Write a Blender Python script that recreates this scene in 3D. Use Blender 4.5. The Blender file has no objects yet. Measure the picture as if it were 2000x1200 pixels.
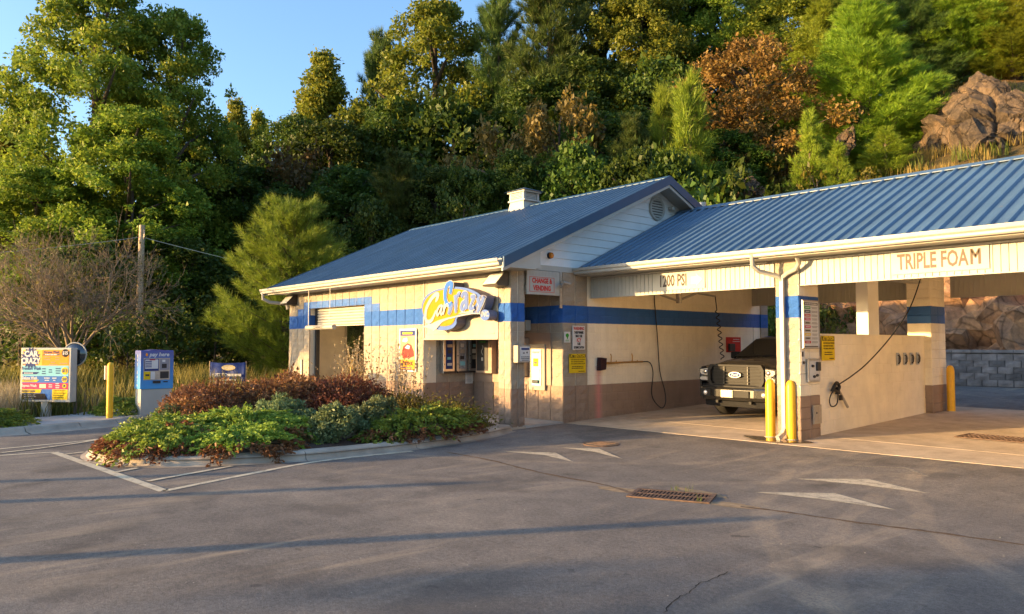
import bpy, bmesh, math, random
import numpy as np
from mathutils import Vector, Matrix, noise
PI = math.pi
sc = bpy.context.scene
COL = sc.collection
rnd = random.Random(7)
# ------------------------------------------------------------------ camera, world, sun, exposure
FPX, HZ, TH = 1480.0, 673.0, math.radians(41.1)
PITCH = math.atan((HZ - 600) / FPX)
F0 = np.array([-math.cos(TH), math.sin(TH), 0.0]); RT = np.array([math.sin(TH), math.cos(TH), 0.0]); UP = np.array([0, 0, 1.0])
FW = F0 * math.cos(PITCH) + UP * math.sin(PITCH); UC = -F0 * math.sin(PITCH) + UP * math.cos(PITCH)
EYE = np.array([0, 0, 1.8])
cam_d = bpy.data.cameras.new('camera'); cam = bpy.data.objects.new('camera', cam_d); COL.objects.link(cam)
cam_d.sensor_width = 36; cam_d.lens = 36 * FPX / 2000; cam_d.clip_start = 0.05; cam_d.clip_end = 2000
cam.matrix_world = Matrix(((RT[0], UC[0], -FW[0], 0), (RT[1], UC[1], -FW[1], 0), (RT[2], UC[2], -FW[2], 1.8), (0, 0, 0, 1)))
sc.camera = cam
SUN_EL = math.radians(6.9); SAZ = math.atan2(-.475, -.88)
world = bpy.data.worlds.new('World'); sc.world = world; world.use_nodes = True
wn = world.node_tree; sky = wn.nodes.new('ShaderNodeTexSky'); sky.sky_type = 'NISHITA'; sky.sun_disc = False
sky.sun_elevation = SUN_EL; sky.sun_rotation = SAZ; sky.altitude = 900; sky.air_density = 1.0; sky.dust_density = 5.0; sky.ozone_density = 2.6
wn.links.new(sky.outputs[0], wn.nodes['Background'].inputs[0]); wn.nodes['Background'].inputs[1].default_value = 0.145
sun_d = bpy.data.lights.new('sun', 'SUN'); sun_d.energy = 3.0; sun_d.angle = math.radians(0.5); sun_d.color = (1.0, .63, .26)
sun = bpy.data.objects.new('sun', sun_d); COL.objects.link(sun)
sdir = Vector((math.sin(SAZ) * math.cos(SUN_EL), math.cos(SAZ) * math.cos(SUN_EL), math.sin(SUN_EL)))
sun.rotation_euler = sdir.to_track_quat('Z', 'Y').to_euler()
sc.view_settings.view_transform = 'Standard'; sc.view_settings.look = 'None'; sc.view_settings.exposure = 2.2; sc.view_settings.gamma = 1
sc.view_settings.use_curve_mapping = False
sc.render.engine = 'CYCLES'
sc.cycles.max_bounces = 12; sc.cycles.diffuse_bounces = 8; sc.cycles.transparent_max_bounces = 12; sc.cycles.use_denoising = True

def ray(px, py): return FW + RT * (px - 1000) / FPX + UC * (600 - py) / FPX
def hz(y): return .025 * max(0.0, min(y, 28) - 9.5)
def gz(px, py, z=0.0):
    v = ray(px, py); p = EYE + v * (z - 1.8) / v[2]; return p
def gs(px, py, off=0.0):
    p = gz(px, py, off)
    for _ in range(20): p = gz(px, py, hz(p[1]) + off)
    return p
def onY(px, py, y): v = ray(px, py); return EYE + v * (y / v[1])
def onX(px, py, x): v = ray(px, py); return EYE + v * (x / v[0])
def at(px, py, d): return EYE + ray(px, py) * d
# ------------------------------------------------------------------ materials
MATS = {}
def nodes(name):
    m = bpy.data.materials.new(name); m.use_nodes = True; t = m.node_tree
    b = t.nodes['Principled BSDF']; MATS[name] = m
    return m, t, b
def N(t, typ, **kw):
    n = t.nodes.new(typ)
    for k, v in kw.items():
        if k.startswith('i_'):
            key = k[2:]; key = int(key) if key.isdigit() else key.replace('_', ' ')
            n.inputs[key].default_value = v
        else: setattr(n, k, v)
    return n
def ramp(t, stops, fac=None, interp='LINEAR'):
    r = N(t, 'ShaderNodeValToRGB'); e = r.color_ramp; e.interpolation = interp
    while len(e.elements) < len(stops): e.elements.new(.5)
    for el, (p, c) in zip(e.elements, stops): el.position = p; el.color = (*c, 1) if len(c) == 3 else c
    if fac is not None: t.links.new(fac, r.inputs[0])
    return r
def pos(t): return N(t, 'ShaderNodeNewGeometry').outputs['Position']
def noi(t, scale, detail=4, rough=.55, vec=None, dist=0):
    n = N(t, 'ShaderNodeTexNoise', i_Scale=scale, i_Detail=detail, i_Roughness=rough, i_Distortion=dist)
    t.links.new(vec if vec is not None else pos(t), n.inputs['Vector']); return n.outputs['Fac']
def mixc(t, a, b, fac, mode='MIX'):
    m = N(t, 'ShaderNodeMix', data_type='RGBA', blend_type=mode)
    for val, idx in ((fac, 0), (a, 6), (b, 7)):
        if hasattr(val, 'is_output'): t.links.new(val, m.inputs[idx])
        else: m.inputs[idx].default_value = val if idx == 0 else (*val, 1)
    return m.outputs[2]
def mth(t, op, a, b=0.0, c=None):
    m = N(t, 'ShaderNodeMath', operation=op)
    for i, v in enumerate((a, b) if c is None else (a, b, c)):
        if hasattr(v, 'is_output'): t.links.new(v, m.inputs[i])
        else: m.inputs[i].default_value = v
    return m.outputs[0]
def bump(t, b, h, strength=.3, dist=.02):
    n = N(t, 'ShaderNodeBump', i_Strength=strength, i_Distance=dist); t.links.new(h, n.inputs['Height']); t.links.new(n.outputs[0], b.inputs['Normal'])
def M(name, col, rough=.6, var=.12, scale=6.0, metal=0.0, bmp=0.0, bscale=60.0, coat=0.0, spec=.4):
    if name in MATS: return MATS[name]
    m, t, b = nodes(name)
    c = np.array(col)
    n = noi(t, scale, 5)
    r = ramp(t, [(.3, tuple(np.clip(c * (1 - var), 0, 1))), (.7, tuple(np.clip(c * (1 + var), 0, 1)))], n)
    t.links.new(r.outputs[0], b.inputs['Base Color'])
    b.inputs['Roughness'].default_value = rough; b.inputs['Metallic'].default_value = metal
    b.inputs['Specular IOR Level'].default_value = spec; b.inputs['Coat Weight'].default_value = coat
    if bmp: bump(t, b, noi(t, bscale, 4), bmp, .01)
    return m
def glass(name, col=(.02, .025, .03), alpha=.35, rough=.03):
    m, t, b = nodes(name)
    b.inputs['Base Color'].default_value = (*col, 1); b.inputs['Roughness'].default_value = rough; b.inputs['Alpha'].default_value = alpha
    b.inputs['Specular IOR Level'].default_value = .6
    return m
CREAM, BROWN, BLUE = (.385, .325, .245), (.33, .23, .165), (.028, .12, .40)
BAND = (.87, 2.27, 2.67)
def painted(name, bm, bs, rough=.7, dirt=.25, CREAM=CREAM):
    """wall paint: brown dado, cream field, blue stripe, cream top - painted by height on the real wall"""
    m, t, b = nodes(name)
    p = pos(t); sx = N(t, 'ShaderNodeSeparateXYZ'); t.links.new(p, sx.inputs[0]); z = sx.outputs[2]
    wob = mth(t, 'MULTIPLY_ADD', noi(t, 9, 3), .012, -.006); z = mth(t, 'ADD', z, wob)
    f = mth(t, 'DIVIDE', z, 4.0)
    r = ramp(t, [(0, BROWN), (BAND[0] / 4, CREAM), (BAND[1] / 4, BLUE), (BAND[2] / 4, CREAM)], f, 'CONSTANT')
    n = noi(t, 3.0, 6, .6); n2 = noi(t, 35, 4)
    v = ramp(t, [(.25, (.88,) * 3), (.75, (1.08,) * 3)], n)
    c = mixc(t, r.outputs[0], v.outputs[0], .8, 'MULTIPLY')
    sy = sx.outputs[1]; dz = mth(t, 'DIVIDE', mth(t, 'SUBTRACT', sx.outputs[2], .15), .55); gr = mth(t, 'MAXIMUM', mth(t, 'SUBTRACT', 1.0, dz), 0.0)
    c = mixc(t, c, (.12, .09, .065), mth(t, 'MULTIPLY', mth(t, 'MULTIPLY', gr, ramp(t, [(.4, (0,) * 3), (.7, (1,) * 3)], noi(t, 2.2, 6, .7)).outputs[0]), .6))
    mp = N(t, 'ShaderNodeMapping'); mp.inputs['Scale'].default_value = (6, 6, .5); t.links.new(p, mp.inputs['Vector'])
    c = mixc(t, c, ramp(t, [(.42, (.93, .92, .90)), (.6, (1, 1, 1))], noi(t, 1.0, 5, .6, mp.outputs[0])).outputs[0], .7, 'MULTIPLY')
    st = mth(t, 'MAXIMUM', mth(t, 'SUBTRACT', 1.0, mth(t, 'ABSOLUTE', mth(t, 'DIVIDE', mth(t, 'SUBTRACT', sy, 13.06), .16))), 0.0)
    st = mth(t, 'MULTIPLY', mth(t, 'MULTIPLY', st, mth(t, 'LESS_THAN', sx.outputs[2], 1.3)), mth(t, 'LESS_THAN', sx.outputs[0], -11.8)); c = mixc(t, c, (.62, .22, .20), mth(t, 'MULTIPLY', st, .7))
    v2 = ramp(t, [(.35, (1 - dirt,) * 3), (.6, (1.04,) * 3)], n2)
    c = mixc(t, c, v2.outputs[0], .6, 'MULTIPLY')
    t.links.new(c, b.inputs['Base Color']); b.inputs['Roughness'].default_value = rough; b.inputs['Specular IOR Level'].default_value = .25
    bump(t, b, noi(t, bs, 5, .65), bm, .02)
    return m
m_split = painted('painted_split_block', .8, 38, .7, .14)
m_smooth = painted('painted_smooth_block', .15, 80, .5, .04, (.88, .79, .61))  # bay cream lifted to offset shade; facade cream held down against the sun
m_cream = M('cream_paint', CREAM, .6, .1, 4, bmp=.1)
m_bluepaint = M('blue_paint_block', BLUE, .6, .15, 9, bmp=.4, bscale=40)
m_brownp = M('brown_paint', BROWN, .6, .1, 5, bmp=.15)
m_white = M('white_vinyl', (.40, .385, .335), .5, .06, 3, bmp=.05)
m_sidingm = M('white_siding', (.70, .69, .66), .45, .06, 2.5)
m_gutter = M('gutter_white', (.40, .375, .32), .4, .08, 2.5)
def roof_mat():
    m, t, b = nodes('blue_roof_metal'); mp = N(t, 'ShaderNodeMapping'); mp.inputs['Scale'].default_value = (9, .35, .35); t.links.new(pos(t), mp.inputs['Vector'])
    oi = N(t, 'ShaderNodeObjectInfo'); v = mth(t, 'MULTIPLY_ADD', oi.outputs['Random'], .22, .90)
    c = ramp(t, [(.3, (.055, .105, .175)), (.55, (.070, .128, .198)), (.75, (.095, .152, .21))], noi(t, 1.0, 6, .65, mp.outputs[0])).outputs[0]
    c = mixc(t, c, ramp(t, [(.3, (.82,) * 3), (.7, (1.12,) * 3)], noi(t, 1.3, 5)).outputs[0], .8, 'MULTIPLY')
    vc = N(t, 'ShaderNodeCombineColor'); [t.links.new(v, vc.inputs[k]) for k in range(3)]; c = mixc(t, c, vc.outputs[0], 1.0, 'MULTIPLY')
    c = mixc(t, c, (.20, .17, .12), mth(t, 'MULTIPLY', ramp(t, [(.66, (0,) * 3), (.74, (1,) * 3)], noi(t, 7, 4, .6)).outputs[0], .5))
    t.links.new(c, b.inputs['Base Color']); b.inputs['Roughness'].default_value = .42; bump(t, b, noi(t, 2.5, 3), .12, .02); return m
m_roof = roof_mat()
m_rooftrim = M('blue_roof_trim', (.022, .07, .135), .35, .1, 3, metal=.1)
m_yellow = M('yellow_paint', (.78, .42, .02), .38, .08, 8, bmp=.06)
m_black = M('black_rubber', (.012, .012, .012), .55, .2, 20)
m_dark = M('dark_plastic', (.025, .025, .028), .4, .15, 10)
m_steel = M('stainless_steel', (.55, .55, .55), .28, .1, 12, metal=.9)
m_galv = M('galvanised_pipe', (.42, .38, .32), .45, .15, 14, metal=.6)
m_brass = M('brass_pipe', (.5, .28, .08), .4, .2, 16, metal=.6)
m_paper = M('white_print', (.62, .61, .58), .6, .05, 5, spec=.08)
m_red = M('red_print', (.55, .045, .035), .5, .1, 8, spec=.08)
m_blackink = M('black_print', (.02, .02, .022), .6, .1, 8, spec=.08)
m_navy = M('navy_print', (.03, .05, .17), .5, .1, 8, spec=.08)
m_green = M('green_print', (.05, .32, .04), .5, .1, 8, spec=.08)
m_sy = M('sign_yellow', (.72, .50, .02), .5, .08, 8, spec=.08)
m_orange = M('orange_print', (.80, .30, .03), .5, .08, 8, spec=.08)
m_cyan = M('light_blue_print', (.22, .52, .60), .5, .06, 8, spec=.08)
m_mid = M('mid_blue_print', (.05, .16, .45), .5, .08, 8, spec=.08)
m_magenta = M('magenta_print', (.55, .05, .13), .5, .08, 8, spec=.08)
m_amber = M('amber_lens', (.65, .22, .02), .25, .1, 20)
m_lens = M('lamp_lens', (.7, .68, .62), .12, .1, 30, spec=.7)
m_bronze = M('bronze_housing', (.07, .055, .04), .45, .15, 12)
m_wood = M('weathered_pole_wood', (.44, .32, .20), .8, .3, 9, bmp=.5, bscale=30)
m_bark = M('tree_bark', (.10, .075, .05), .9, .35, 6, bmp=.8, bscale=18)
m_twig = M('grey_twigs', (.22, .165, .105), .9, .25, 5)
m_curb = M('concrete_curb', (.36, .30, .23), .85, .28, 2.2, bmp=.4, bscale=45)
m_mulch = M('brown_mulch', (.055, .032, .02), .95, .5, 25, bmp=1, bscale=60)
m_iron = M('rusty_iron', (.12, .07, .045), .7, .4, 14, bmp=.4, bscale=40)
m_void = M('drain_void', (.006, .006, .006), .9, .1, 5)
def worn_paint(name, c, lo, hi):
    m, t, b = nodes(name)
    k = mth(t, 'ADD', mth(t, 'MULTIPLY', noi(t, 7, 6, .7), .65), mth(t, 'MULTIPLY', noi(t, 55, 4, .7), .35))
    t.links.new(mixc(t, c, (.17, .14, .115), ramp(t, [(lo, (0,) * 3), (hi, (1,) * 3)], k).outputs[0]), b.inputs['Base Color']); b.inputs['Roughness'].default_value = .8; b.inputs['Specular IOR Level'].default_value = .2
    bump(t, b, noi(t, 120, 3), .4, .005); return m
m_paintline = worn_paint('road_paint', (.56, .48, .34), .50, .66)
m_arrowpaint = worn_paint('worn_arrow_paint', (.56, .47, .33), .47, .66)

def asphalt_mat():
    m, t, b = nodes('asphalt')
    p = pos(t)
    big = noi(t, .35, 5, .6); med = noi(t, 2.3, 6, .65, dist=.6); fine = noi(t, 90, 3, .6); grit = noi(t, 260, 2)
    c = ramp(t, [(.28, (.128, .115, .106)), (.5, (.176, .157, .141)), (.75, (.236, .204, .174))], big).outputs[0]
    c = mixc(t, c, ramp(t, [(.3, (.72,) * 3), (.72, (1.28, 1.25, 1.2))], med).outputs[0], .75, 'MULTIPLY')
    c = mixc(t, c, ramp(t, [(.3, (.55,) * 3), (.7, (1.45,) * 3)], fine).outputs[0], .7, 'MULTIPLY')
    c = mixc(t, c, ramp(t, [(.32, (.62,) * 3), (.68, (1.36,) * 3)], noi(t, 24, 5, .75)).outputs[0], .75, 'MULTIPLY')
    # dried mud carried out of the wash bays on tyres: streaks that run out of the bays and curve to the right
    mp = N(t, 'ShaderNodeMapping'); mp.inputs['Rotation'].default_value = (0, 0, math.radians(-25)); mp.inputs['Scale'].default_value = (2.2, .22, 1)
    t.links.new(p, mp.inputs['Vector'])
    st = noi(t, 1.5, 6, .6, mp.outputs[0], .4)
    mk = mth(t, 'MULTIPLY', ramp(t, [(.52, (0,) * 3), (.75, (1,) * 3)], st).outputs[0], ramp(t, [(.4, (0,) * 3), (.62, (1,) * 3)], noi(t, .5, 4)).outputs[0])
    mk = mth(t, 'MULTIPLY', mk, .7)
    c = mixc(t, c, (.42, .33, .23), mk)
    # dusty tyre tracks: arcs swept out of the bays (centre x, y, radius, half width)
    sx = N(t, 'ShaderNodeSeparateXYZ'); wv = N(t, 'ShaderNodeVectorMath', operation='ADD'); t.links.new(p, wv.inputs[0])
    ns = N(t, 'ShaderNodeTexNoise', i_Scale=.6, i_Detail=3.0); t.links.new(p, ns.inputs['Vector']); sc_ = N(t, 'ShaderNodeVectorMath', operation='SCALE'); sc_.inputs[3].default_value = .5; t.links.new(ns.outputs['Color'], sc_.inputs[0]); t.links.new(sc_.outputs[0], wv.inputs[1])
    t.links.new(wv.outputs[0], sx.inputs[0]); brk = ramp(t, [(.36, (0,) * 3), (.62, (1,) * 3)], noi(t, 1.6, 6, .7)).outputs[0]; tread = ramp(t, [(.4, (.35,) * 3), (.6, (1,) * 3)], noi(t, 42, 3, .6)).outputs[0]
    for cx_, cy_, r_, hw, amt in ((4.5, 13.0, 10.2, .13, .55), (4.5, 13.0, 8.6, .13, .5), (6.0, 11.0, 8.2, .10, .6), (6.0, 11.0, 9.9, .12, .45), (-14.0, 15.5, 9.2, .14, .4), (-14.0, 15.5, 10.9, .14, .35), (14, -2, 15.6, .12, .35)):
        dx = mth(t, 'SUBTRACT', sx.outputs[0], cx_); dy = mth(t, 'SUBTRACT', sx.outputs[1], cy_); d = mth(t, 'SQRT', mth(t, 'ADD', mth(t, 'MULTIPLY', dx, dx), mth(t, 'MULTIPLY', dy, dy)))
        e = mth(t, 'DIVIDE', mth(t, 'ABSOLUTE', mth(t, 'SUBTRACT', d, r_)), hw); e = mth(t, 'MAXIMUM', mth(t, 'SUBTRACT', 1.0, e), 0.0)
        k = mth(t, 'MULTIPLY', mth(t, 'MULTIPLY', mth(t, 'MULTIPLY', mth(t, 'MINIMUM', mth(t, 'MULTIPLY', e, 2.5), 1.0), brk), tread), amt)
        c = mixc(t, c, (.42, .33, .23), k)
    stain = mth(t, 'MULTIPLY', ramp(t, [(.54, (0,) * 3), (.62, (1,) * 3)], noi(t, .55, 5, .6)).outputs[0], .45)
    c = mixc(t, c, (.075, .066, .06), stain)
    spots = ramp(t, [(.70, (0,) * 3), (.74, (1,) * 3)], noi(t, 3.1, 3, .5)).outputs[0]
    c = mixc(t, c, (.06, .052, .047), mth(t, 'MULTIPLY', spots, .6))
    # pale flecks of grit
    c = mixc(t, c, (.4, .36, .3), ramp(t, [(.735, (0,) * 3), (.76, (1,) * 3)], noi(t, 28, 2, .5)).outputs[0])
    oil = ramp(t, [(.62, (1,) * 3), (.8, (.55,) * 3)], noi(t, .9, 4, .5)).outputs[0]
    c = mixc(t, c, oil, .7, 'MULTIPLY')
    t.links.new(c, b.inputs['Base Color']); b.inputs['Roughness'].default_value = .82; b.inputs['Specular IOR Level'].default_value = .25
    h = mth(t, 'ADD', mth(t, 'ADD', mth(t, 'MULTIPLY', fine, .6), grit), mth(t, 'MULTIPLY', noi(t, 30, 4, .7), 1.1))
    bump(t, b, h, .8, .010)
    return m
def concrete_mat(name, c0, c1):
    m, t, b = nodes(name)
    a = noi(t, .8, 6, .65, dist=.5); f = noi(t, 45, 4); s = noi(t, 3.2, 5, .6)
    c = ramp(t, [(.3, c0), (.7, c1)], a).outputs[0]
    c = mixc(t, c, ramp(t, [(.3, (.7,) * 3), (.65, (1.1,) * 3)], s).outputs[0], .7, 'MULTIPLY')
    c = mixc(t, c, ramp(t, [(.35, (.85,) * 3), (.65, (1.1,) * 3)], f).outputs[0], .6, 'MULTIPLY')
    t.links.new(c, b.inputs['Base Color']); b.inputs['Roughness'].default_value = .75; b.inputs['Specular IOR Level'].default_value = .3
    bump(t, b, f, .25, .006)
    return m
m_asphalt = asphalt_mat()
m_conc = concrete_mat('wash_bay_concrete', (.40, .31, .215), (.58, .46, .33))
m_walk = concrete_mat('walk_concrete', (.30, .29, .27), (.42, .41, .38))
def rock_mat():
    m, t, b = nodes('orange_brown_rock')
    a = noi(t, .55, 6, .65, dist=.8); f = noi(t, 6, 6, .7)
    c = ramp(t, [(.25, (.13, .085, .055)), (.45, (.28, .165, .095)), (.62, (.42, .23, .11)), (.8, (.48, .33, .20))], a).outputs[0]
    c = mixc(t, c, ramp(t, [(.3, (.55,) * 3), (.65, (1.15,) * 3)], f).outputs[0], .8, 'MULTIPLY')
    v = N(t, 'ShaderNodeTexVoronoi', feature='DISTANCE_TO_EDGE', i_Scale=1.1); t.links.new(pos(t), v.inputs['Vector'])
    c = mixc(t, c, ramp(t, [(0, (.25,) * 3), (.06, (1,) * 3)], v.outputs[0]).outputs[0], .7, 'MULTIPLY')
    t.links.new(c, b.inputs['Base Color']); b.inputs['Roughness'].default_value = .9; b.inputs['Specular IOR Level'].default_value = .2
    bump(t, b, f, .9, .08)
    return m
m_rock = rock_mat()
def boulder_mat():
    m, t, b = nodes('cracked_boulder_rock')
    a = noi(t, .7, 6, .7, dist=1.0); f = noi(t, 5, 7, .75)
    c = ramp(t, [(.3, (.050, .040, .030)), (.47, (.105, .080, .056)), (.6, (.19, .132, .082)), (.78, (.25, .19, .125))], a).outputs[0]
    c = mixc(t, c, ramp(t, [(.3, (.45,) * 3), (.7, (1.2,) * 3)], f).outputs[0], .85, 'MULTIPLY')
    v = N(t, 'ShaderNodeTexVoronoi', feature='DISTANCE_TO_EDGE', i_Scale=.75, i_Randomness=1.0); wp = N(t, 'ShaderNodeVectorMath', operation='ADD'); ns = N(t, 'ShaderNodeTexNoise', i_Scale=1.3, i_Detail=5.0); t.links.new(pos(t), ns.inputs['Vector']); t.links.new(pos(t), wp.inputs[0]); t.links.new(ns.outputs['Color'], wp.inputs[1]); t.links.new(wp.outputs[0], v.inputs['Vector'])
    c = mixc(t, c, ramp(t, [(0, (.12,) * 3), (.035, (1,) * 3)], v.outputs[0]).outputs[0], .85, 'MULTIPLY')
    t.links.new(c, b.inputs['Base Color']); b.inputs['Roughness'].default_value = .92; b.inputs['Specular IOR Level'].default_value = .15
    bump(t, b, f, 1.0, .12)
    return m
m_boulder = boulder_mat()
def terrain_mat():
    m, t, b = nodes('hillside_soil_and_grass')
    a = noi(t, .25, 6, .6); f = noi(t, 5, 6, .7)
    c = ramp(t, [(.3, (.06, .055, .02)), (.48, (.16, .11, .045)), (.62, (.28, .165, .08)), (.8, (.34, .22, .11))], a).outputs[0]
    c = mixc(t, c, ramp(t, [(.3, (.5,) * 3), (.7, (1.2,) * 3)], f).outputs[0], .8, 'MULTIPLY')
    t.links.new(c, b.inputs['Base Color']); b.inputs['Roughness'].default_value = .95; b.inputs['Specular IOR Level'].default_value = .1
    bump(t, b, f, .8, .1)
    return m
m_terrain = terrain_mat()
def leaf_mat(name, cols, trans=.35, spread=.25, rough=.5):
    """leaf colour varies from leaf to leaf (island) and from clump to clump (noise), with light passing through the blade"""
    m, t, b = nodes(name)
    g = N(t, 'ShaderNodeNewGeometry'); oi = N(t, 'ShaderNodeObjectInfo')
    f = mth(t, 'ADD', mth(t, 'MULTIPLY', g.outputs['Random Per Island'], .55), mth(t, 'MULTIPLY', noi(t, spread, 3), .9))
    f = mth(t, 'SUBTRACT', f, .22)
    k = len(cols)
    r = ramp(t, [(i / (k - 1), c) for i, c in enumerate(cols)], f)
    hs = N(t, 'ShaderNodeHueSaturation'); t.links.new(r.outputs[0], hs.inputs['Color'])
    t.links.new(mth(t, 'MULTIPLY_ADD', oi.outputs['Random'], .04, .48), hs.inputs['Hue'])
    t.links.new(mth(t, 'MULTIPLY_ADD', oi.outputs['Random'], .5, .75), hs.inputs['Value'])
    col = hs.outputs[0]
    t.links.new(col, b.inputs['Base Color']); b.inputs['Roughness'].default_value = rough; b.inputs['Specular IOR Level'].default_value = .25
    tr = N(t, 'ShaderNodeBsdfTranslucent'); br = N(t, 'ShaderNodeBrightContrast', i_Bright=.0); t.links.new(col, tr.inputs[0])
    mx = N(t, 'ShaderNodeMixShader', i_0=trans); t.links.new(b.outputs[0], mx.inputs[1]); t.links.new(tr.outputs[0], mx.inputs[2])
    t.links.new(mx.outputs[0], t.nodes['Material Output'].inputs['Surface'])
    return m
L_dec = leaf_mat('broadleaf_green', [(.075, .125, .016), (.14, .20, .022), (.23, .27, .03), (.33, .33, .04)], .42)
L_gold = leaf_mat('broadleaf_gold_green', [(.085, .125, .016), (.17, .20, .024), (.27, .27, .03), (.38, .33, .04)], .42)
L_shaded = leaf_mat('broadleaf_shaded_green', [(.036, .070, .011), (.066, .112, .016), (.12, .16, .022)], .36)  # green darkened in the colour for trees that stand in shade
L_pine = leaf_mat('pine_needles_green', [(.05, .09, .02), (.09, .14, .028), (.15, .19, .036)], .25)
L_pineb = leaf_mat('pine_needles_bright', [(.13, .21, .024), (.24, .33, .03), (.36, .42, .04)], .35)
L_near = leaf_mat('young_pine_needles', [(.11, .19, .026), (.20, .29, .034), (.31, .38, .042)], .3)
L_rust = leaf_mat('rusty_leaves', [(.11, .068, .021), (.22, .122, .033), (.29, .18, .044), (.20, .18, .036)], .35)
L_brown = leaf_mat('brown_green_leaves', [(.07, .055, .014), (.14, .09, .022), (.20, .13, .03)], .3)
L_barb = leaf_mat('barberry_red_leaves', [(.085, .036, .022), (.165, .068, .036), (.24, .11, .045), (.20, .13, .042)], .3, 1.2)
L_jun = leaf_mat('juniper_green', [(.10, .16, .024), (.21, .28, .036), (.34, .40, .055)], .3, 1.3)
L_junb = leaf_mat('juniper_brown_tips', [(.10, .035, .018), (.20, .07, .03), (.26, .12, .05)], .2, 2)
L_blue = leaf_mat('blue_green_cypress', [(.085, .125, .055), (.145, .19, .075), (.23, .27, .10)], .15, 2)
L_yel = leaf_mat('yellow_green_shrub', [(.07, .075, .012), (.14, .13, .018), (.21, .17, .025)], .35, 1.5)
L_grass = leaf_mat('tall_dry_grass', [(.17, .15, .03), (.32, .25, .06), (.44, .33, .10)], .35, .6)
L_pink = leaf_mat('pinkish_seed_grass', [(.30, .24, .13), (.40, .32, .19), (.46, .38, .25)], .35, .8)
L_gg = leaf_mat('green_grass', [(.05, .08, .012), (.10, .13, .02), (.16, .17, .03)], .35, .8)
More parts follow.
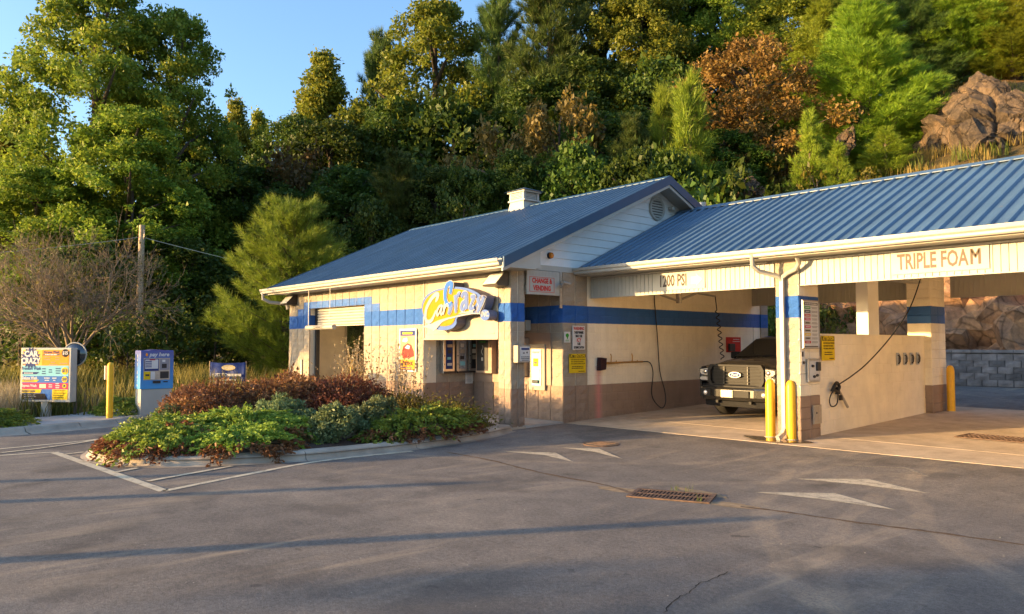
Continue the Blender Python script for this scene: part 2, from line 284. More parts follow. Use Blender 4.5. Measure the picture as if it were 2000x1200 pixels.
# ------------------------------------------------------------------ mesh helpers
OFF = {}
class MB:
    def __init__(s): s.v = []; s.f = []; s.m = []
    def add(s, vs, fs, mi=0):
        o = len(s.v); s.v.extend([tuple(map(float, p)) for p in vs]); s.f.extend([tuple(i + o for i in q) for q in fs]); s.m.extend([mi] * len(fs)); return s
    def box(s, x0, x1, y0, y1, z0, z1, mi=0):
        return s.add([(x0, y0, z0), (x1, y0, z0), (x1, y1, z0), (x0, y1, z0), (x0, y0, z1), (x1, y0, z1), (x1, y1, z1), (x0, y1, z1)],
                     [(0, 3, 2, 1), (4, 5, 6, 7), (0, 1, 5, 4), (1, 2, 6, 5), (2, 3, 7, 6), (3, 0, 4, 7)], mi)
    def hexa(s, p, mi=0):
        return s.add(p, [(0, 3, 2, 1), (4, 5, 6, 7), (0, 1, 5, 4), (1, 2, 6, 5), (2, 3, 7, 6), (3, 0, 4, 7)], mi)
    def quad(s, a, b, c, d, mi=0): return s.add([a, b, c, d], [(0, 1, 2, 3)], mi)
    def prism(s, poly, ax, d0, d1, mi=0):
        def P(u, w, d): return {'y': (u, d, w), 'x': (d, u, w), 'z': (u, w, d)}[ax]
        n = len(poly); vs = [P(u, w, d0) for u, w in poly] + [P(u, w, d1) for u, w in poly]
        fs = [tuple(range(n)), tuple(range(2 * n - 1, n - 1, -1))] + [(i, i + n, (i + 1) % n + n, (i + 1) % n) for i in range(n)]
        return s.add(vs, fs, mi)
    def tube(s, path, r, n=8, mi=0, caps=True):
        path = [Vector(p) for p in path]; k = len(path); rs = r if hasattr(r, '__len__') else [r] * k
        vs = []; ref = None
        for i, p in enumerate(path):
            d = (path[min(i + 1, k - 1)] - path[max(i - 1, 0)]).normalized()
            if ref is None: ref = d.orthogonal().normalized()
            a = (ref - d * ref.dot(d)); a = a.normalized() if a.length > 1e-6 else d.orthogonal().normalized(); ref = a; b = d.cross(a)
            vs += [p + (a * math.cos(2 * PI * j / n) + b * math.sin(2 * PI * j / n)) * rs[i] for j in range(n)]
        fs = [(i * n + j, i * n + (j + 1) % n, (i + 1) * n + (j + 1) % n, (i + 1) * n + j) for i in range(k - 1) for j in range(n)]
        if caps: fs += [tuple(range(n - 1, -1, -1)), tuple(range((k - 1) * n, k * n))]
        return s.add(vs, fs, mi)
    def cyl(s, p0, p1, r0, r1=None, n=16, mi=0): return s.tube([p0, p1], [r0, r0 if r1 is None else r1], n, mi)
    def ball(s, c, r, n=12, m=8, mi=0, jit=0):
        r = r if hasattr(r, '__len__') else (r, r, r); vs = [(c[0], c[1], c[2] - r[2])]
        for i in range(1, m):
            ph = PI * i / m - PI / 2
            for j in range(n):
                th = 2 * PI * j / n; k = 1 + (rnd.uniform(-jit, jit) if jit else 0)
                vs.append((c[0] + r[0] * math.cos(ph) * math.cos(th) * k, c[1] + r[1] * math.cos(ph) * math.sin(th) * k, c[2] + r[2] * math.sin(ph) * k))
        vs.append((c[0], c[1], c[2] + r[2])); L = len(vs) - 1
        fs = [(0, 1 + (j + 1) % n, 1 + j) for j in range(n)]
        for i in range(m - 2): fs += [(1 + i * n + j, 1 + i * n + (j + 1) % n, 1 + (i + 1) * n + (j + 1) % n, 1 + (i + 1) * n + j) for j in range(n)]
        fs += [(1 + (m - 2) * n + j, 1 + (m - 2) * n + (j + 1) % n, L) for j in range(n)]
        return s.add(vs, fs, mi)
    def disc(s, c, r, ax, n=24, mi=0, d=.004):
        return s.prism([(c[0] + r * math.cos(2 * PI * i / n), c[1] + r * math.sin(2 * PI * i / n)) for i in range(n)], ax, d[0], d[1], mi)
    def mesh(s, name, mats, off=(0, 0, 0), smooth=False):
        me = bpy.data.meshes.new(name); me.from_pydata([(a - off[0], b - off[1], c - off[2]) for a, b, c in s.v], [], s.f)
        for m in (mats if isinstance(mats, (list, tuple)) else [mats]): me.materials.append(m)
        me.polygons.foreach_set('material_index', s.m)
        bm = bmesh.new(); bm.from_mesh(me); bmesh.ops.recalc_face_normals(bm, faces=bm.faces); bm.to_mesh(me); bm.free()
        if smooth: me.shade_smooth()
        me.update(); return me
    def build(s, name, mats, parent=None, smooth=False, bevel=0, label=None):
        me = s.mesh(name, mats, OFF.get(parent.name, (0, 0, 0)) if parent else (0, 0, 0), smooth)
        o = bpy.data.objects.new(name, me); COL.objects.link(o)
        if parent: o.parent = parent; OFF[o.name] = OFF.get(parent.name, (0, 0, 0))
        if smooth:
            md = o.modifiers.new('es', 'EDGE_SPLIT'); md.split_angle = math.radians(38)
        if bevel:
            md = o.modifiers.new('bv', 'BEVEL'); md.width = bevel; md.segments = 2; md.limit_method = 'ANGLE'; md.angle_limit = math.radians(40)
        if label: o['label'] = label
        return o
def tag(o, label, cat, group=None, kind=None):
    if label: o['label'] = label
    if cat: o['category'] = cat
    if group: o['group'] = group
    if kind: o['kind'] = kind
    return o
def thing(name, label, cat, loc=(0, 0, 0), rotz=0.0, group=None, local=False):
    """an Empty at the base of the thing; parts are given in world metres (or in its own frame when local)"""
    o = bpy.data.objects.new(name, None); COL.objects.link(o); o.location = loc; o.rotation_euler = (0, 0, rotz); o.empty_display_size = .2
    OFF[o.name] = (0, 0, 0) if local else tuple(map(float, loc))
    return tag(o, label, cat, group)
def struct(name, mb, mats, smooth=False, kind='structure'):
    o = mb.build(name, mats, None, smooth); o['kind'] = kind; return o
def put(me, name, parent, loc=(0, 0, 0), rot=(0, 0, 0), scale=(1, 1, 1)):
    o = bpy.data.objects.new(name, me); COL.objects.link(o); o.parent = parent
    of = OFF.get(parent.name, (0, 0, 0)) if parent else (0, 0, 0)
    o.location = (loc[0] - of[0], loc[1] - of[1], loc[2] - of[2]); o.rotation_euler = rot; o.scale = scale; return o
def dup(root, loc, rotz=0.0, scale=(1, 1, 1), label=None):
    r = root.copy(); COL.objects.link(r); r.location = loc; r.rotation_euler = (0, 0, rotz); r.scale = scale
    if label: r['label'] = label
    for c in list(root.children):
        k = c.copy(); COL.objects.link(k); k.parent = r
        for g in list(c.children): q = g.copy(); COL.objects.link(q); q.parent = k
    return r
def text(s, parent, x, z, size, mat, y=-.006, align='CENTER', sx=1.0, bold=0.0, shear=0.0, name='lettering', roty=0.0, vert=False):
    cu = bpy.data.curves.new(name, 'FONT'); cu.body = s; cu.size = size; cu.align_x = align; cu.align_y = 'CENTER'; cu.offset = bold; cu.shear = shear
    cu.resolution_u = 2; cu.extrude = .0008; tmp = bpy.data.objects.new(name, cu); COL.objects.link(tmp)
    me = bpy.data.meshes.new_from_object(tmp); bpy.data.objects.remove(tmp); bpy.data.curves.remove(cu); me.name = name; me.materials.clear(); me.materials.append(mat)
    o = bpy.data.objects.new(name, me); COL.objects.link(o); o.parent = parent
    o.location = (x, y, z); o.rotation_euler = (PI / 2, roty, 0); o.scale = (sx, 1, 1); return o
# ------------------------------------------------------------------ terrain, asphalt, kerbs
X0, YF, XL = -11.93, 10.37, -22.53
def sst(a, b, x): t = max(0.0, min(1.0, (x - a) / (b - a))); return t * t * (3 - 2 * t)
def terr(x, y):
    toe = 28.6 + 14 * sst(-30, -60, x)
    w = .45 + .55 * sst(-48, -24, x)
    z = 0.0
    d = y - toe
    if d > 0:
        f = sst(-30, -24, x); z = (8.6 * sst(-1.5, 9.0, d) * (1 - f) + 8.0 * sst(4.2, 9.4, d) * f) * w + .52 * max(0, d - 8) * w
        z = min(z, 8.6 * w + 28 * w)
    z += hz(y) * sst(-24, -16, x)
    # bank behind the left kerb
    z += .35 * sst(-21.5, -27, x) * sst(60, 0, y)
    if d > -2: z += (noise.noise(Vector((x * .12, y * .12, 0))) * 1.3 + noise.noise(Vector((x * .45, y * .45, 3))) * .45) * sst(-2, 3, d)
    if x < -24: z += noise.noise(Vector((x * .2, y * .2, 5))) * .25
    return z
def axis_pts(lo, a, b, hi, fine, k):
    pts = list(np.arange(a, b + .01, fine)); s = fine; p = a
    L = []
    while p > lo: s *= k; p -= s; L.append(max(p, lo))
    s = fine; p = b; R = []
    while p < hi: s *= k; p += s; R.append(min(p, hi))
    return L[::-1] + pts + R
xs = axis_pts(-600, -66, 12, 400, 1.0, 1.35); ys = axis_pts(-500, -6, 66, 600, 1.0, 1.35)
def lot(x, y): return (-17.6 < x < 45 and -70 < y < 28.2) or (-24 < x < -11 and 2.0 < y < 21)
mb = MB(); nx = len(xs)
for y in ys:
    for x in xs:
        mb.v.append((x, y, terr(x, y) - (.25 if lot(x, y) else .06 if x > -19 and y < 28 else 0)))
for j in range(len(ys) - 1):
    for i in range(nx - 1):
        a = j * nx + i; mb.f.append((a, a + 1, a + nx + 1, a + nx)); mb.m.append(0)
struct('terrain', mb, m_terrain, True)

KERB = [(-17.9, -40), (-17.95, -6), (-18.08, 1.2), (-18.12, 2.4), (-18.2, 3.0), (-18.43, 3.77), (-18.6, 4.29), (-18.9, 4.84), (-19.35, 5.4), (-20.0, 6.2), (-20.7, 7.5), (-21.1, 9.0), (-21.2, 10.2)]
def kerb_x(y):
    for (x0, y0), (x1, y1) in zip(KERB, KERB[1:]):
        if y0 <= y <= y1: return x0 + (x1 - x0) * (y - y0) / (y1 - y0)
    return KERB[0][0] if y < KERB[0][1] else KERB[-1][0]
mb = MB(); cols = [-1, 0, .06, .15, .25, .4, .6, .8, 1]
yy = sorted(set([-70, -40, -6, 1.2, 2.4, 3, 3.77, 4.29, 4.84, 5.4, 6.2, 7.5, 9, 9.5] + list(np.arange(10.3, 28.3, .9))))
def edge_l(y): return kerb_x(y) - .05 if y <= 10.3 else (-11.93 if y < 20.4 else -24.0)
rows = [(y, edge_l(y)) for y in yy]
rows = [r for r in rows if r[0] <= 10.3] + [(10.35, -11.93)] + [r for r in rows if 10.35 < r[0] < 20.4] + [(20.45, -24.0)] + [r for r in rows if r[0] > 20.45]
for y, xl in rows:
    for f in cols[1:]: mb.v.append((xl + (45 - xl) * f, y, hz(y)))
k = len(cols) - 1
for j in range(len(rows) - 1):
    for i in range(k - 1):
        a = j * k + i; mb.f.append((a, a + 1, a + k + 1, a + k)); mb.m.append(0)
struct('asphalt_lot', mb, m_asphalt)

def sweep(path, prof, closed=False):
    """kerb: profile (outward, up) swept along a ground path; outward is to the right of the path"""
    mb = MB(); n = len(prof); P = [Vector((x, y, 0)) for x, y in path]; L = len(P)
    for i, p in enumerate(P):
        a = P[(i - 1) % L] if closed or i > 0 else p; b = P[(i + 1) % L] if closed or i < L - 1 else p
        d = (b - a).normalized(); r = Vector((d.y, -d.x, 0))
        mb.v += [tuple(p + r * u + Vector((0, 0, w + hz(p.y)))) for u, w in prof]
    for i in range(L if closed else L - 1):
        q = (i + 1) % L
        for j in range(n - 1): mb.f.append((i * n + j, i * n + j + 1, q * n + j + 1, q * n + j)); mb.m.append(0)
    return mb
def smooth_path(pts, closed=False, sub=6):
    out = []; L = len(pts)
    for i in range(L if closed else L - 1):
        g = lambda k: np.array(pts[k % L] if closed else pts[max(0, min(L - 1, k))], float)
        a, b, c, d = g(i - 1), g(i), g(i + 1), g(i + 2)
        for j in range(sub):
            t = j / sub; out.append(tuple(.5 * ((2 * b) + (-a + c) * t + (2 * a - 5 * b + 4 * c - d) * t * t + (-a + 3 * b - 3 * c + d) * t ** 3)))
    if not closed: out.append(tuple(pts[-1]))
    return out
kprof = [(.34, -.06), (.34, .004), (.30, .012), (.05, .03), (.0, .07), (-.04, .108), (-.08, .118), (-.30, .12), (-.34, .11), (-.34, -.1)]
kp = smooth_path(KERB[2:], sub=4)
# cast in lengths with open joints, each length a piece of the kerb
kroot = thing('lane_kerb', 'long cast concrete kerb along the left side of the drive lane', 'kerb', (kp[8][0], kp[8][1], 0))
for a in range(0, len(kp) - 1, 6):
    seg = kp[a:a + 7]
    if len(seg) < 2: continue
    s0 = np.array(seg[0]); s1 = np.array(seg[1]); d = (s1 - s0) / np.linalg.norm(s1 - s0); seg[0] = tuple(s0 + d * .012)
    sweep(seg, kprof).build('kerb_length', m_curb, kroot, True)
sweep([(KERB[0][0], KERB[0][1]), (KERB[1][0], KERB[1][1]), (KERB[2][0], KERB[2][1])], kprof).build('kerb_length', m_curb, kroot, True)
mb = MB()
wp = [(x - .34, y) for x, y in KERB if 2.3 < y < 8]
mb.add([(x, y, .105) for x, y in wp] + [(x - 2.1 - (.4 if y > 4 else 0), y + .2, .105) for x, y in wp],
       [(i, i + 1, len(wp) + i + 1, len(wp) + i) for i in range(len(wp) - 1)])
struct('sidewalk', mb, m_walk)

ISL = [(-14.05, 3.02), (-13.4, 2.9), (-12.7, 3.0), (-12.1, 3.35), (-11.6, 3.95), (-11.25, 4.7), (-11.03, 5.6), (-11.0, 6.9), (-11.12, 8.2), (-11.45, 9.4), (-11.8, 10.28)]
ISLB = [(-17.45, 10.3), (-17.5, 8.5), (-17.5, 7.0), (-17.35, 5.8), (-16.8, 4.75), (-16.0, 4.1), (-15.1, 3.5)]
ipath = smooth_path(ISLB + ISL, sub=5)
iprof = [(.10, -.06), (.10, .003), (.02, .008), (.0, .03), (-.03, .11), (-.07, .13), (-.28, .135), (-.32, .12), (-.34, .0)]
iroot = thing('planting_bed_kerb', 'curved concrete kerb round the planting bed in front of the building', 'kerb', (-14, 6, 0))
for a in range(0, len(ipath) - 1, 8):
    seg = ipath[a:a + 9]
    if len(seg) < 2: continue
    s0 = np.array(seg[0]); s1 = np.array(seg[1]); d = (s1 - s0) / np.linalg.norm(s1 - s0); seg[0] = tuple(s0 + d * .01)
    sweep(seg, iprof).build('kerb_length', m_curb, iroot, True)
# mulch mound inside the kerb
def isl_inside(x, y, pts=ISLB + ISL):
    c = False; j = len(pts) - 1
    for i in range(len(pts)):
        (xi, yi), (xj, yj) = pts[i], pts[j]
        if (yi > y) != (yj > y) and x < (xj - xi) * (y - yi) / (yj - yi) + xi: c = not c
        j = i
    return c
ip = np.array(ipath)
def isl_z(x, y):
    d = float(np.min(np.hypot(ip[:, 0] - x, ip[:, 1] - y)))
    return .10 + .20 * sst(.2, 2.2, d) + .02 * noise.noise(Vector((x * 3, y * 3, 0)))
mb = MB(); cen = (-14.2, 6.4); rings = [1.0, .93, .85, .72, .55, .35, .15]
ring_src = ISLB + ISL; ring_src = smooth_path(ring_src, sub=4) + [(-13.5, 10.3), (-15.5, 10.3)]
for f in rings:
    for x, y in ring_src:
        q = (cen[0] + (x - cen[0]) * f, cen[1] + (y - cen[1]) * f); mb.v.append((q[0], q[1], isl_z(*q) if f < 1 else .09))
n = len(ring_src)
for r in range(len(rings) - 1):
    for i in range(n): mb.f.append((r * n + i, r * n + (i + 1) % n, (r + 1) * n + (i + 1) % n, (r + 1) * n + i)); mb.m.append(0)
mb.f.append(tuple((len(rings) - 1) * n + i for i in range(n))); mb.m.append(0)
struct('mulch_bed', mb, m_mulch, True)
# concrete slabs of the wash bays (with open joints), the vending floor, the tunnel floor
def slab(name, poly, top, mat, lipped=0):
    mb = MB(); n = len(poly)
    mb.v = [(x, y, hz(y) + (.006 if i < lipped else top)) for i, (x, y) in enumerate(poly)] + [(x, y, hz(y) - .1) for x, y in poly]
    mb.f = [tuple(range(n))] + [(i, (i + 1) % n, (i + 1) % n + n, i + n) for i in range(n)]; mb.m = [0] * len(mb.f)
    return struct(name, mb, mat)
XS = [-11.93, -6.98, -1.9, 4.0]
def lip(x): return 11.97 + .05 * (x + 11.9)
for a, b in zip(XS, XS[1:]):
    a2, b2 = a + .008, b - .008
    slab('bay_slab', [(a2, lip(a2)), (b2, lip(b2)), (b2, 13.44), (a2, 13.44)], .022, m_conc, 2)
    slab('bay_slab', [(a2, 13.46), (b2, 13.46), (b2, 16.7), (a2, 16.7)], .022, m_conc)
    slab('bay_slab', [(a2, 16.715), (b2, 16.715), (b2, 20.3), (a2, 20.3)], .022, m_conc)
mb = MB(); mb.box(-15.13, -11.93, 10.33, 11.93, -.1, .095); struct('vending_floor', mb, m_walk)
mb = MB(); mb.box(-21.6, -17.4, 10.2, 20.4, -.1, .03); struct('tunnel_floor', mb, m_walk)
# painted lines and arrows (sheets 4 mm above the asphalt)
def line(pts, w, name='painted_line', mat=None, dz=.005, jit=.0):
    mb = MB(); P = [Vector((x, y, 0)) for x, y in pts]
    for i, p in enumerate(P):
        d = (P[min(i + 1, len(P) - 1)] - P[max(i - 1, 0)]).normalized(); r = Vector((d.y, -d.x, 0)) * w / 2
        j = 1 + rnd.uniform(-jit, jit)
        for s in (-j, j): q = p + r * s; mb.v.append((q.x, q.y, hz(q.y) + dz))
    mb.f = [(2 * i, 2 * i + 1, 2 * i + 3, 2 * i + 2) for i in range(len(P) - 1)]; mb.m = [0] * len(mb.f)
    return struct(name, mb, mat or m_paintline)
def seg(a, b, n=2): return [(a[0] + (b[0] - a[0]) * i / (n - 1), a[1] + (b[1] - a[1]) * i / (n - 1)) for i in range(n)]
Ppt, Qpt = (-9.89, 2.96), (-14.63, 2.62)
line(seg(Ppt, Qpt, 8), .13, jit=.06)
line(smooth_path([Ppt, (-10.35, 4.1), (-10.78, 5.28), (-10.85, 6.2), (-10.8, 7.2)], sub=4), .11, jit=.1)
line(seg(Qpt, (-14.9, 1.2), 5), .10, jit=.1)
line(seg((-10.72, 3.0), (-11.22, 4.3), 4), .09, dz=.009, jit=.1)
line(seg((-11.75, 2.85), (-11.95, 3.2), 3), .09, dz=.009, jit=.1)
line(seg((-13.2, 2.74), (-13.05, 2.85), 3), .09, dz=.009)
line(seg((-14.2, 2.68), (-14.3, 3.0), 3), .09, dz=.009, jit=.1)
line(smooth_path([(-15.5, .8), (-15.7, 2.0), (-15.95, 3.3), (-16.4, 4.1)], sub=4), .10, jit=.1)
line(smooth_path([(-14.95, .8), (-15.12, 2.0), (-15.5, 2.9), (-15.95, 3.55)], sub=4), .09, dz=.009, jit=.1)
def arrow(a, mid, b, inner, name='painted_arrow'):
    mb = MB(); mb.add([(x, y, hz(y) + .005) for x, y in (a, mid, b, inner)], [(0, 1, 3), (1, 2, 3)]); struct(name, mb, m_arrowpaint)
arrow((-5.08, 8.36), (-4.40, 9.02), (-3.54, 8.62), (-4.36, 8.56))
arrow((-5.21, 9.59), (-4.52, 10.2), (-3.64, 9.82), (-4.46, 9.78))
arrow((-9.81, 8.33), (-9.08, 8.88), (-8.2, 8.40), (-9.0, 8.55))
arrow((-9.45, 9.4), (-8.9, 9.75), (-7.9, 9.2), (-8.75, 9.45))
m_worn = M('worn_paint', (.26, .22, .165), .8, .5, 20)
line(seg((-5.35, 10.9), (-4.5, 11.35), 4), .05, mat=m_worn, jit=.4); line(seg((-4.5, 11.35), (-4.05, 10.9), 4), .06, mat=m_worn, jit=.4)
# tar and dirt seam from the bed past the drain
m_seam = M('dirt_seam', (.12, .075, .045), .9, .4, 12)
cr = [(-10.38, 7.58), (-9.14, 7.55), (-7.77, 7.35), (-6.72, 7.36), (-6.05, 7.2)]
cr2 = [(-4.75, 7.5), (-4.3, 7.62), (-3.6, 7.72), (-3.0, 7.86), (-2.18, 8.0), (-.5, 8.2)]
def wob(p, a=.03): return [(x + rnd.uniform(-a, a), y + rnd.uniform(-a, a)) for x, y in p]
line(wob(smooth_path(cr, sub=9), .012), .05, 'asphalt_seam', m_seam, .004, .5); line(wob(smooth_path(cr2, sub=9), .012), .045, 'asphalt_seam', m_seam, .004, .5)
line(wob(smooth_path([tuple(gz(*q)[:2]) for q in ((1296, 1199), (1325, 1168), (1345, 1160), (1365, 1142), (1390, 1133), (1420, 1118))], sub=6), .012), .007, 'asphalt_crack', m_void, .004, .5)
m_sand = M('sandy_silt', (.27, .19, .11), .95, .3, 9, bmp=.4, bscale=80)
def blob(c, rx, ry, rot, name, mat, dz):
    mb = MB(); n = 26; mb.v.append((c[0], c[1], hz(c[1]) + dz))
    for i in range(n):
        th = 2 * PI * i / n; k = 1 + .28 * noise.noise(Vector((math.cos(th) * 1.6 + c[0], math.sin(th) * 1.6, 1))) + rnd.uniform(-.07, .07)
        u, v = rx * math.cos(th) * k, ry * math.sin(th) * k
        x, y = c[0] + u * math.cos(rot) - v * math.sin(rot), c[1] + u * math.sin(rot) + v * math.cos(rot); mb.v.append((x, y, hz(y) + dz))
    mb.f = [(0, 1 + i, 1 + (i + 1) % n) for i in range(n)]; mb.m = [0] * n; struct(name, mb, mat)
blob((-6.25, 7.25), .38, .13, .2, 'silt_patch', m_sand, .0035); blob((-5.5, 7.85), .38, .10, -.1, 'silt_patch', m_sand, .0035); blob((-4.85, 7.5), .30, .12, .25, 'silt_patch', m_sand, .0035)
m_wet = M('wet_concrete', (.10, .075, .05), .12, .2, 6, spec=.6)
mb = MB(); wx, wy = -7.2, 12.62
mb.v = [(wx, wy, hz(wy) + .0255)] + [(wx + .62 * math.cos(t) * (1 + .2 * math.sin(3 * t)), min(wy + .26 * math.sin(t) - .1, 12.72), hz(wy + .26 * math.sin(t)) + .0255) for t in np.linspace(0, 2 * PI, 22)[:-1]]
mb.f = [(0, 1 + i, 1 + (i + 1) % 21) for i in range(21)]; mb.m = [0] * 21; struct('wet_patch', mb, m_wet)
# ------------------------------------------------------------------ wall blocks
def split_mesh(w, seed):
    r = random.Random(seed); mb = MB(); nx, nz = 3, 2; c = .008
    for k in range(nz + 1):
        for i in range(nx + 1):
            e = i in (0, nx) or k in (0, nz)
            mb.v.append((-w / 2 + w * i / nx, (r.uniform(-.004, .006) if e else r.uniform(-.022, -.004)), .2 * k / nz - .1 + 0))
    mb.f = [(k * (nx + 1) + i, k * (nx + 1) + i + 1, (k + 1) * (nx + 1) + i + 1, (k + 1) * (nx + 1) + i) for k in range(nz) for i in range(nx)]
    bd = list(range(nx + 1)) + [(nx + 1) * k + nx for k in range(1, nz + 1)] + [(nx + 1) * nz + i for i in range(nx - 1, -1, -1)] + [(nx + 1) * k for k in range(nz - 1, 0, -1)]
    o = len(mb.v)
    for b in bd: x, y, z = mb.v[b]; mb.v.append((x, .03, z))
    n = len(bd); mb.f += [(bd[i], o + i, o + (i + 1) % n, bd[(i + 1) % n]) for i in range(n)]; mb.m = [0] * len(mb.f)
    s = (w - .020) / w
    mb.v = [(x * s, y, z * (.1985 / .2)) for x, y, z in mb.v]
    return mb
def plain_mesh(w):
    mb = MB(); a, b, c = w / 2 - .003, .097, .009
    mb.v = [(-a + c, 0, -b + c), (a - c, 0, -b + c), (a - c, 0, b - c), (-a + c, 0, b - c), (-a, c, -b), (a, c, -b), (a, c, b), (-a, c, b), (-a, .03, -b), (a, .03, -b), (a, .03, b), (-a, .03, b)]
    mb.f = [(0, 1, 2, 3)] + [(i, i + 4, (i + 1) % 4 + 4, (i + 1) % 4) for i in range(4)] + [(i + 4, i + 8, (i + 1) % 4 + 8, (i + 1) % 4 + 4) for i in range(4)]; mb.m = [0] * 9
    return mb
SPL = {w: [split_mesh(w, 11 * i + int(w * 100)) for i in range(4)] for w in (.4, .2)}
SPM = {(w, i, c): SPL[w][i].mesh('split_block', mt) for w in SPL for i in range(4) for c, mt in (('p', m_split), ('b', m_bluepaint), ('c', m_cream))}
PLB = {w: plain_mesh(w) for w in (.4, .2)}; PLM = {w: PLB[w].mesh('plain_block', m_smooth) for w in PLB}
def blk(parent, x, y, z, rot, w=.4, kind='p'):
    """one split-faced block; the front face looks along -Y turned by rot"""
    return put(SPM[(w, rnd.randrange(4), kind)], 'block', parent, (x, y, z), (0, 0, rot))
def blk_join(mb, src, x, y, z, rot):
    c, s = math.cos(rot), math.sin(rot); mb.add([(x + a * c - b * s, y + a * s + b * c, z + d) for a, b, d in src.v], src.f)
Z0 = .07
# ------------------------------------------------------------------ main building
m_bright = M('clean_white', (.78, .75, .68), .5, .05, 3)
MBL = thing('car_wash_building', 'cream block car wash building with blue stripe and gabled blue metal roof', 'building', (-17.2, 15.1, 0))
b = MB()  # wall cores behind the blocks
b.box(XL + .02, -21.15, YF + .012, YF + .38, -.3, 3.5); b.box(-17.91, -15.13, YF + .012, YF + .38, -.3, 3.5)
b.box(-21.15, -17.91, YF + .012, YF + .38, 2.88, 3.5)
b.box(-12.33 + .012, X0 - .012, YF + .012, YF + .39, -.1, 3.5)
b.box(-15.13, -12.33, YF + .03, YF + .38, 1.95, 3.5)
b.box(-17.2, -15.4, 11.95, 12.15, -.1, 3.4)   # cross wall stub (inside)
b.build('wall_core', m_smooth, MBL)
b = MB()
b.box(XL, XL + .2, YF + .38, 12.2, -.3, 3.5); b.box(XL, XL + .2, 14.6, 20.4, -.3, 3.5); b.box(XL, XL + .2, 12.2, 14.6, -.3, .6); b.box(XL, XL + .2, 12.2, 14.6, 2.7, 3.5)
b.build('end_wall', M('tunnel_wall_paint', (.78, .72, .60), .55, .1, 3), MBL)
b = MB(); b.box(XL, -21.3, 20.2, 20.4, -.3, 3.5); b.box(-17.6, X0 - .05, 20.2, 20.4, -.3, 3.5); b.box(-21.3, -17.6, 20.2, 20.4, 2.7, 3.5); b.build('rear_wall', m_smooth, MBL)
b = MB(); b.box(-17.45, -17.2, YF + .4, 20.2, -.3, 3.5); b.build('tunnel_wall', MATS['tunnel_wall_paint'], MBL)
b = MB(); b.box(XL + .2, X0 - .3, 10.8, 20.2, 3.40, 3.48); b.build('ceiling', m_bright, MBL)
# tunnel side window glass and frame
g = MB(); g.box(XL + .09, XL + .10, 12.2, 14.6, .6, 2.7); wf = MB()
for y in (12.2, 13.36, 14.52): wf.box(XL + .03, XL + .215, y, y + .08, .6, 2.7)
for z in (.6, 2.62): wf.box(XL + .032, XL + .213, 12.2, 14.6, z, z + .08)
wo = wf.build('window', m_white, MBL); g.build('pane', glass('window_glass', (.05, .06, .05), .35), wo)
# facade blocks
def facade_kind(x, k):
    z = Z0 + .2 * k + .1
    e = x - .2, x + .2
    if z > 2.27 and z < 2.67: return 'p'
    if -17.93 - .01 < x - .2 and x < -17.5 and 2.27 < z < 3.07: return 'b'
    if -17.5 < x < -17.1 and 2.27 < z < 2.87: return 'b'
    if -21.6 < x < -21.1 and 2.27 < z < 3.07: return 'b'
    if -22.0 < x < -21.6 and 2.27 < z < 2.87: return 'b'
    if -21.2 < x < -17.9 and 2.87 < z < 3.07: return 'b'
    return 'p'
for k in range(-1, 17):
    z = Z0 + .2 * k + .1
    for i in range(2, 27):
        x = X0 - .4 * i - .2; w = .4
        if i == 26: x, w = X0 - .4 * 26 - .1, .2
        if -21.13 < x < -17.93 and z < 2.87: continue
        if -15.13 < x < -12.33: continue
        if k < 0 and x > -17.5: continue
        blk(MBL, x, YF, z, 0, w, facade_kind(x, k))
for k in range(0, 17):   # corner column, front and side
    z = Z0 + .2 * k + .1
    for x in (X0 - .1, X0 - .3): blk(MBL, x, YF, z, 0, .2)
    for y in (YF + .1, YF + .3): blk(MBL, X0, y, z, PI / 2, .2)
jm = MB()
for k in range(0, 17):
    z = Z0 + .2 * k + .1
    for y in (12.1, 12.5): blk_join(jm, SPL[.4][(k * 3 + int(y * 10)) % 4], X0, y, z, PI / 2)
    for x in [-12.13 - .4 * i for i in range(8)]: blk_join(jm, SPL[.4][(k + int(-x * 10)) % 4], x, 11.9, z, 0)
    for y in (10.95, 11.35, 11.7): blk_join(jm, SPL[.4][(k + int(y * 10)) % 4], -15.13, y, z, PI / 2)
jo = jm.build('block_facing', m_split, MBL); jo['kind'] = 'stuff'
b = MB(); b.box(X0 - .35, X0 - .012, 11.912, 12.72, -.1, 3.5); b.box(-15.1, X0 - .35, 11.915, 12.1, -.1, 3.5); b.box(-15.35, -15.145, YF + .38, 12.0, -.1, 3.4); b.build('wall_core', m_smooth, MBL)
b = MB(); b.box(-15.1, X0 - .05, YF + .38, 11.88, 2.95, 3.05); b.build('alcove_ceiling', m_cream, MBL)
b = MB(); b.box(-15.125, -12.335, YF - .004, YF + .03, 1.93, 3.46); pb = b.build('sign_board', m_cream, MBL)
b = MB(); b.box(-15.11, -15.06, YF - .022, YF - .005, 1.95, 3.44); b.box(-15.0, -14.975, YF - .014, YF - .005, 2.05, 3.4); b.box(-15.0, -12.45, YF - .014, YF - .005, 2.03, 2.05); b.box(-15.125, -12.335, YF - .014, YF + .36, 1.905, 1.929); b.build('board_trim', m_cream, MBL)
# brown painted door panel on the vending back wall
b = MB(); b.box(-15.08, -12.28, 11.868, 11.880, .88, 2.06); b.build('painted_panel', m_brownp, MBL)
for q in ((XL - .01, -21.13, YF + .02, YF + .3, -.3, Z0), (-17.93, -15.13, YF + .02, YF + .3, -.3, Z0), (-12.36, X0 + .005, YF - .004, YF + .42, -.2, Z0 + .005)): b = MB(); b.box(*q); b.build('footing', m_curb, MBL)
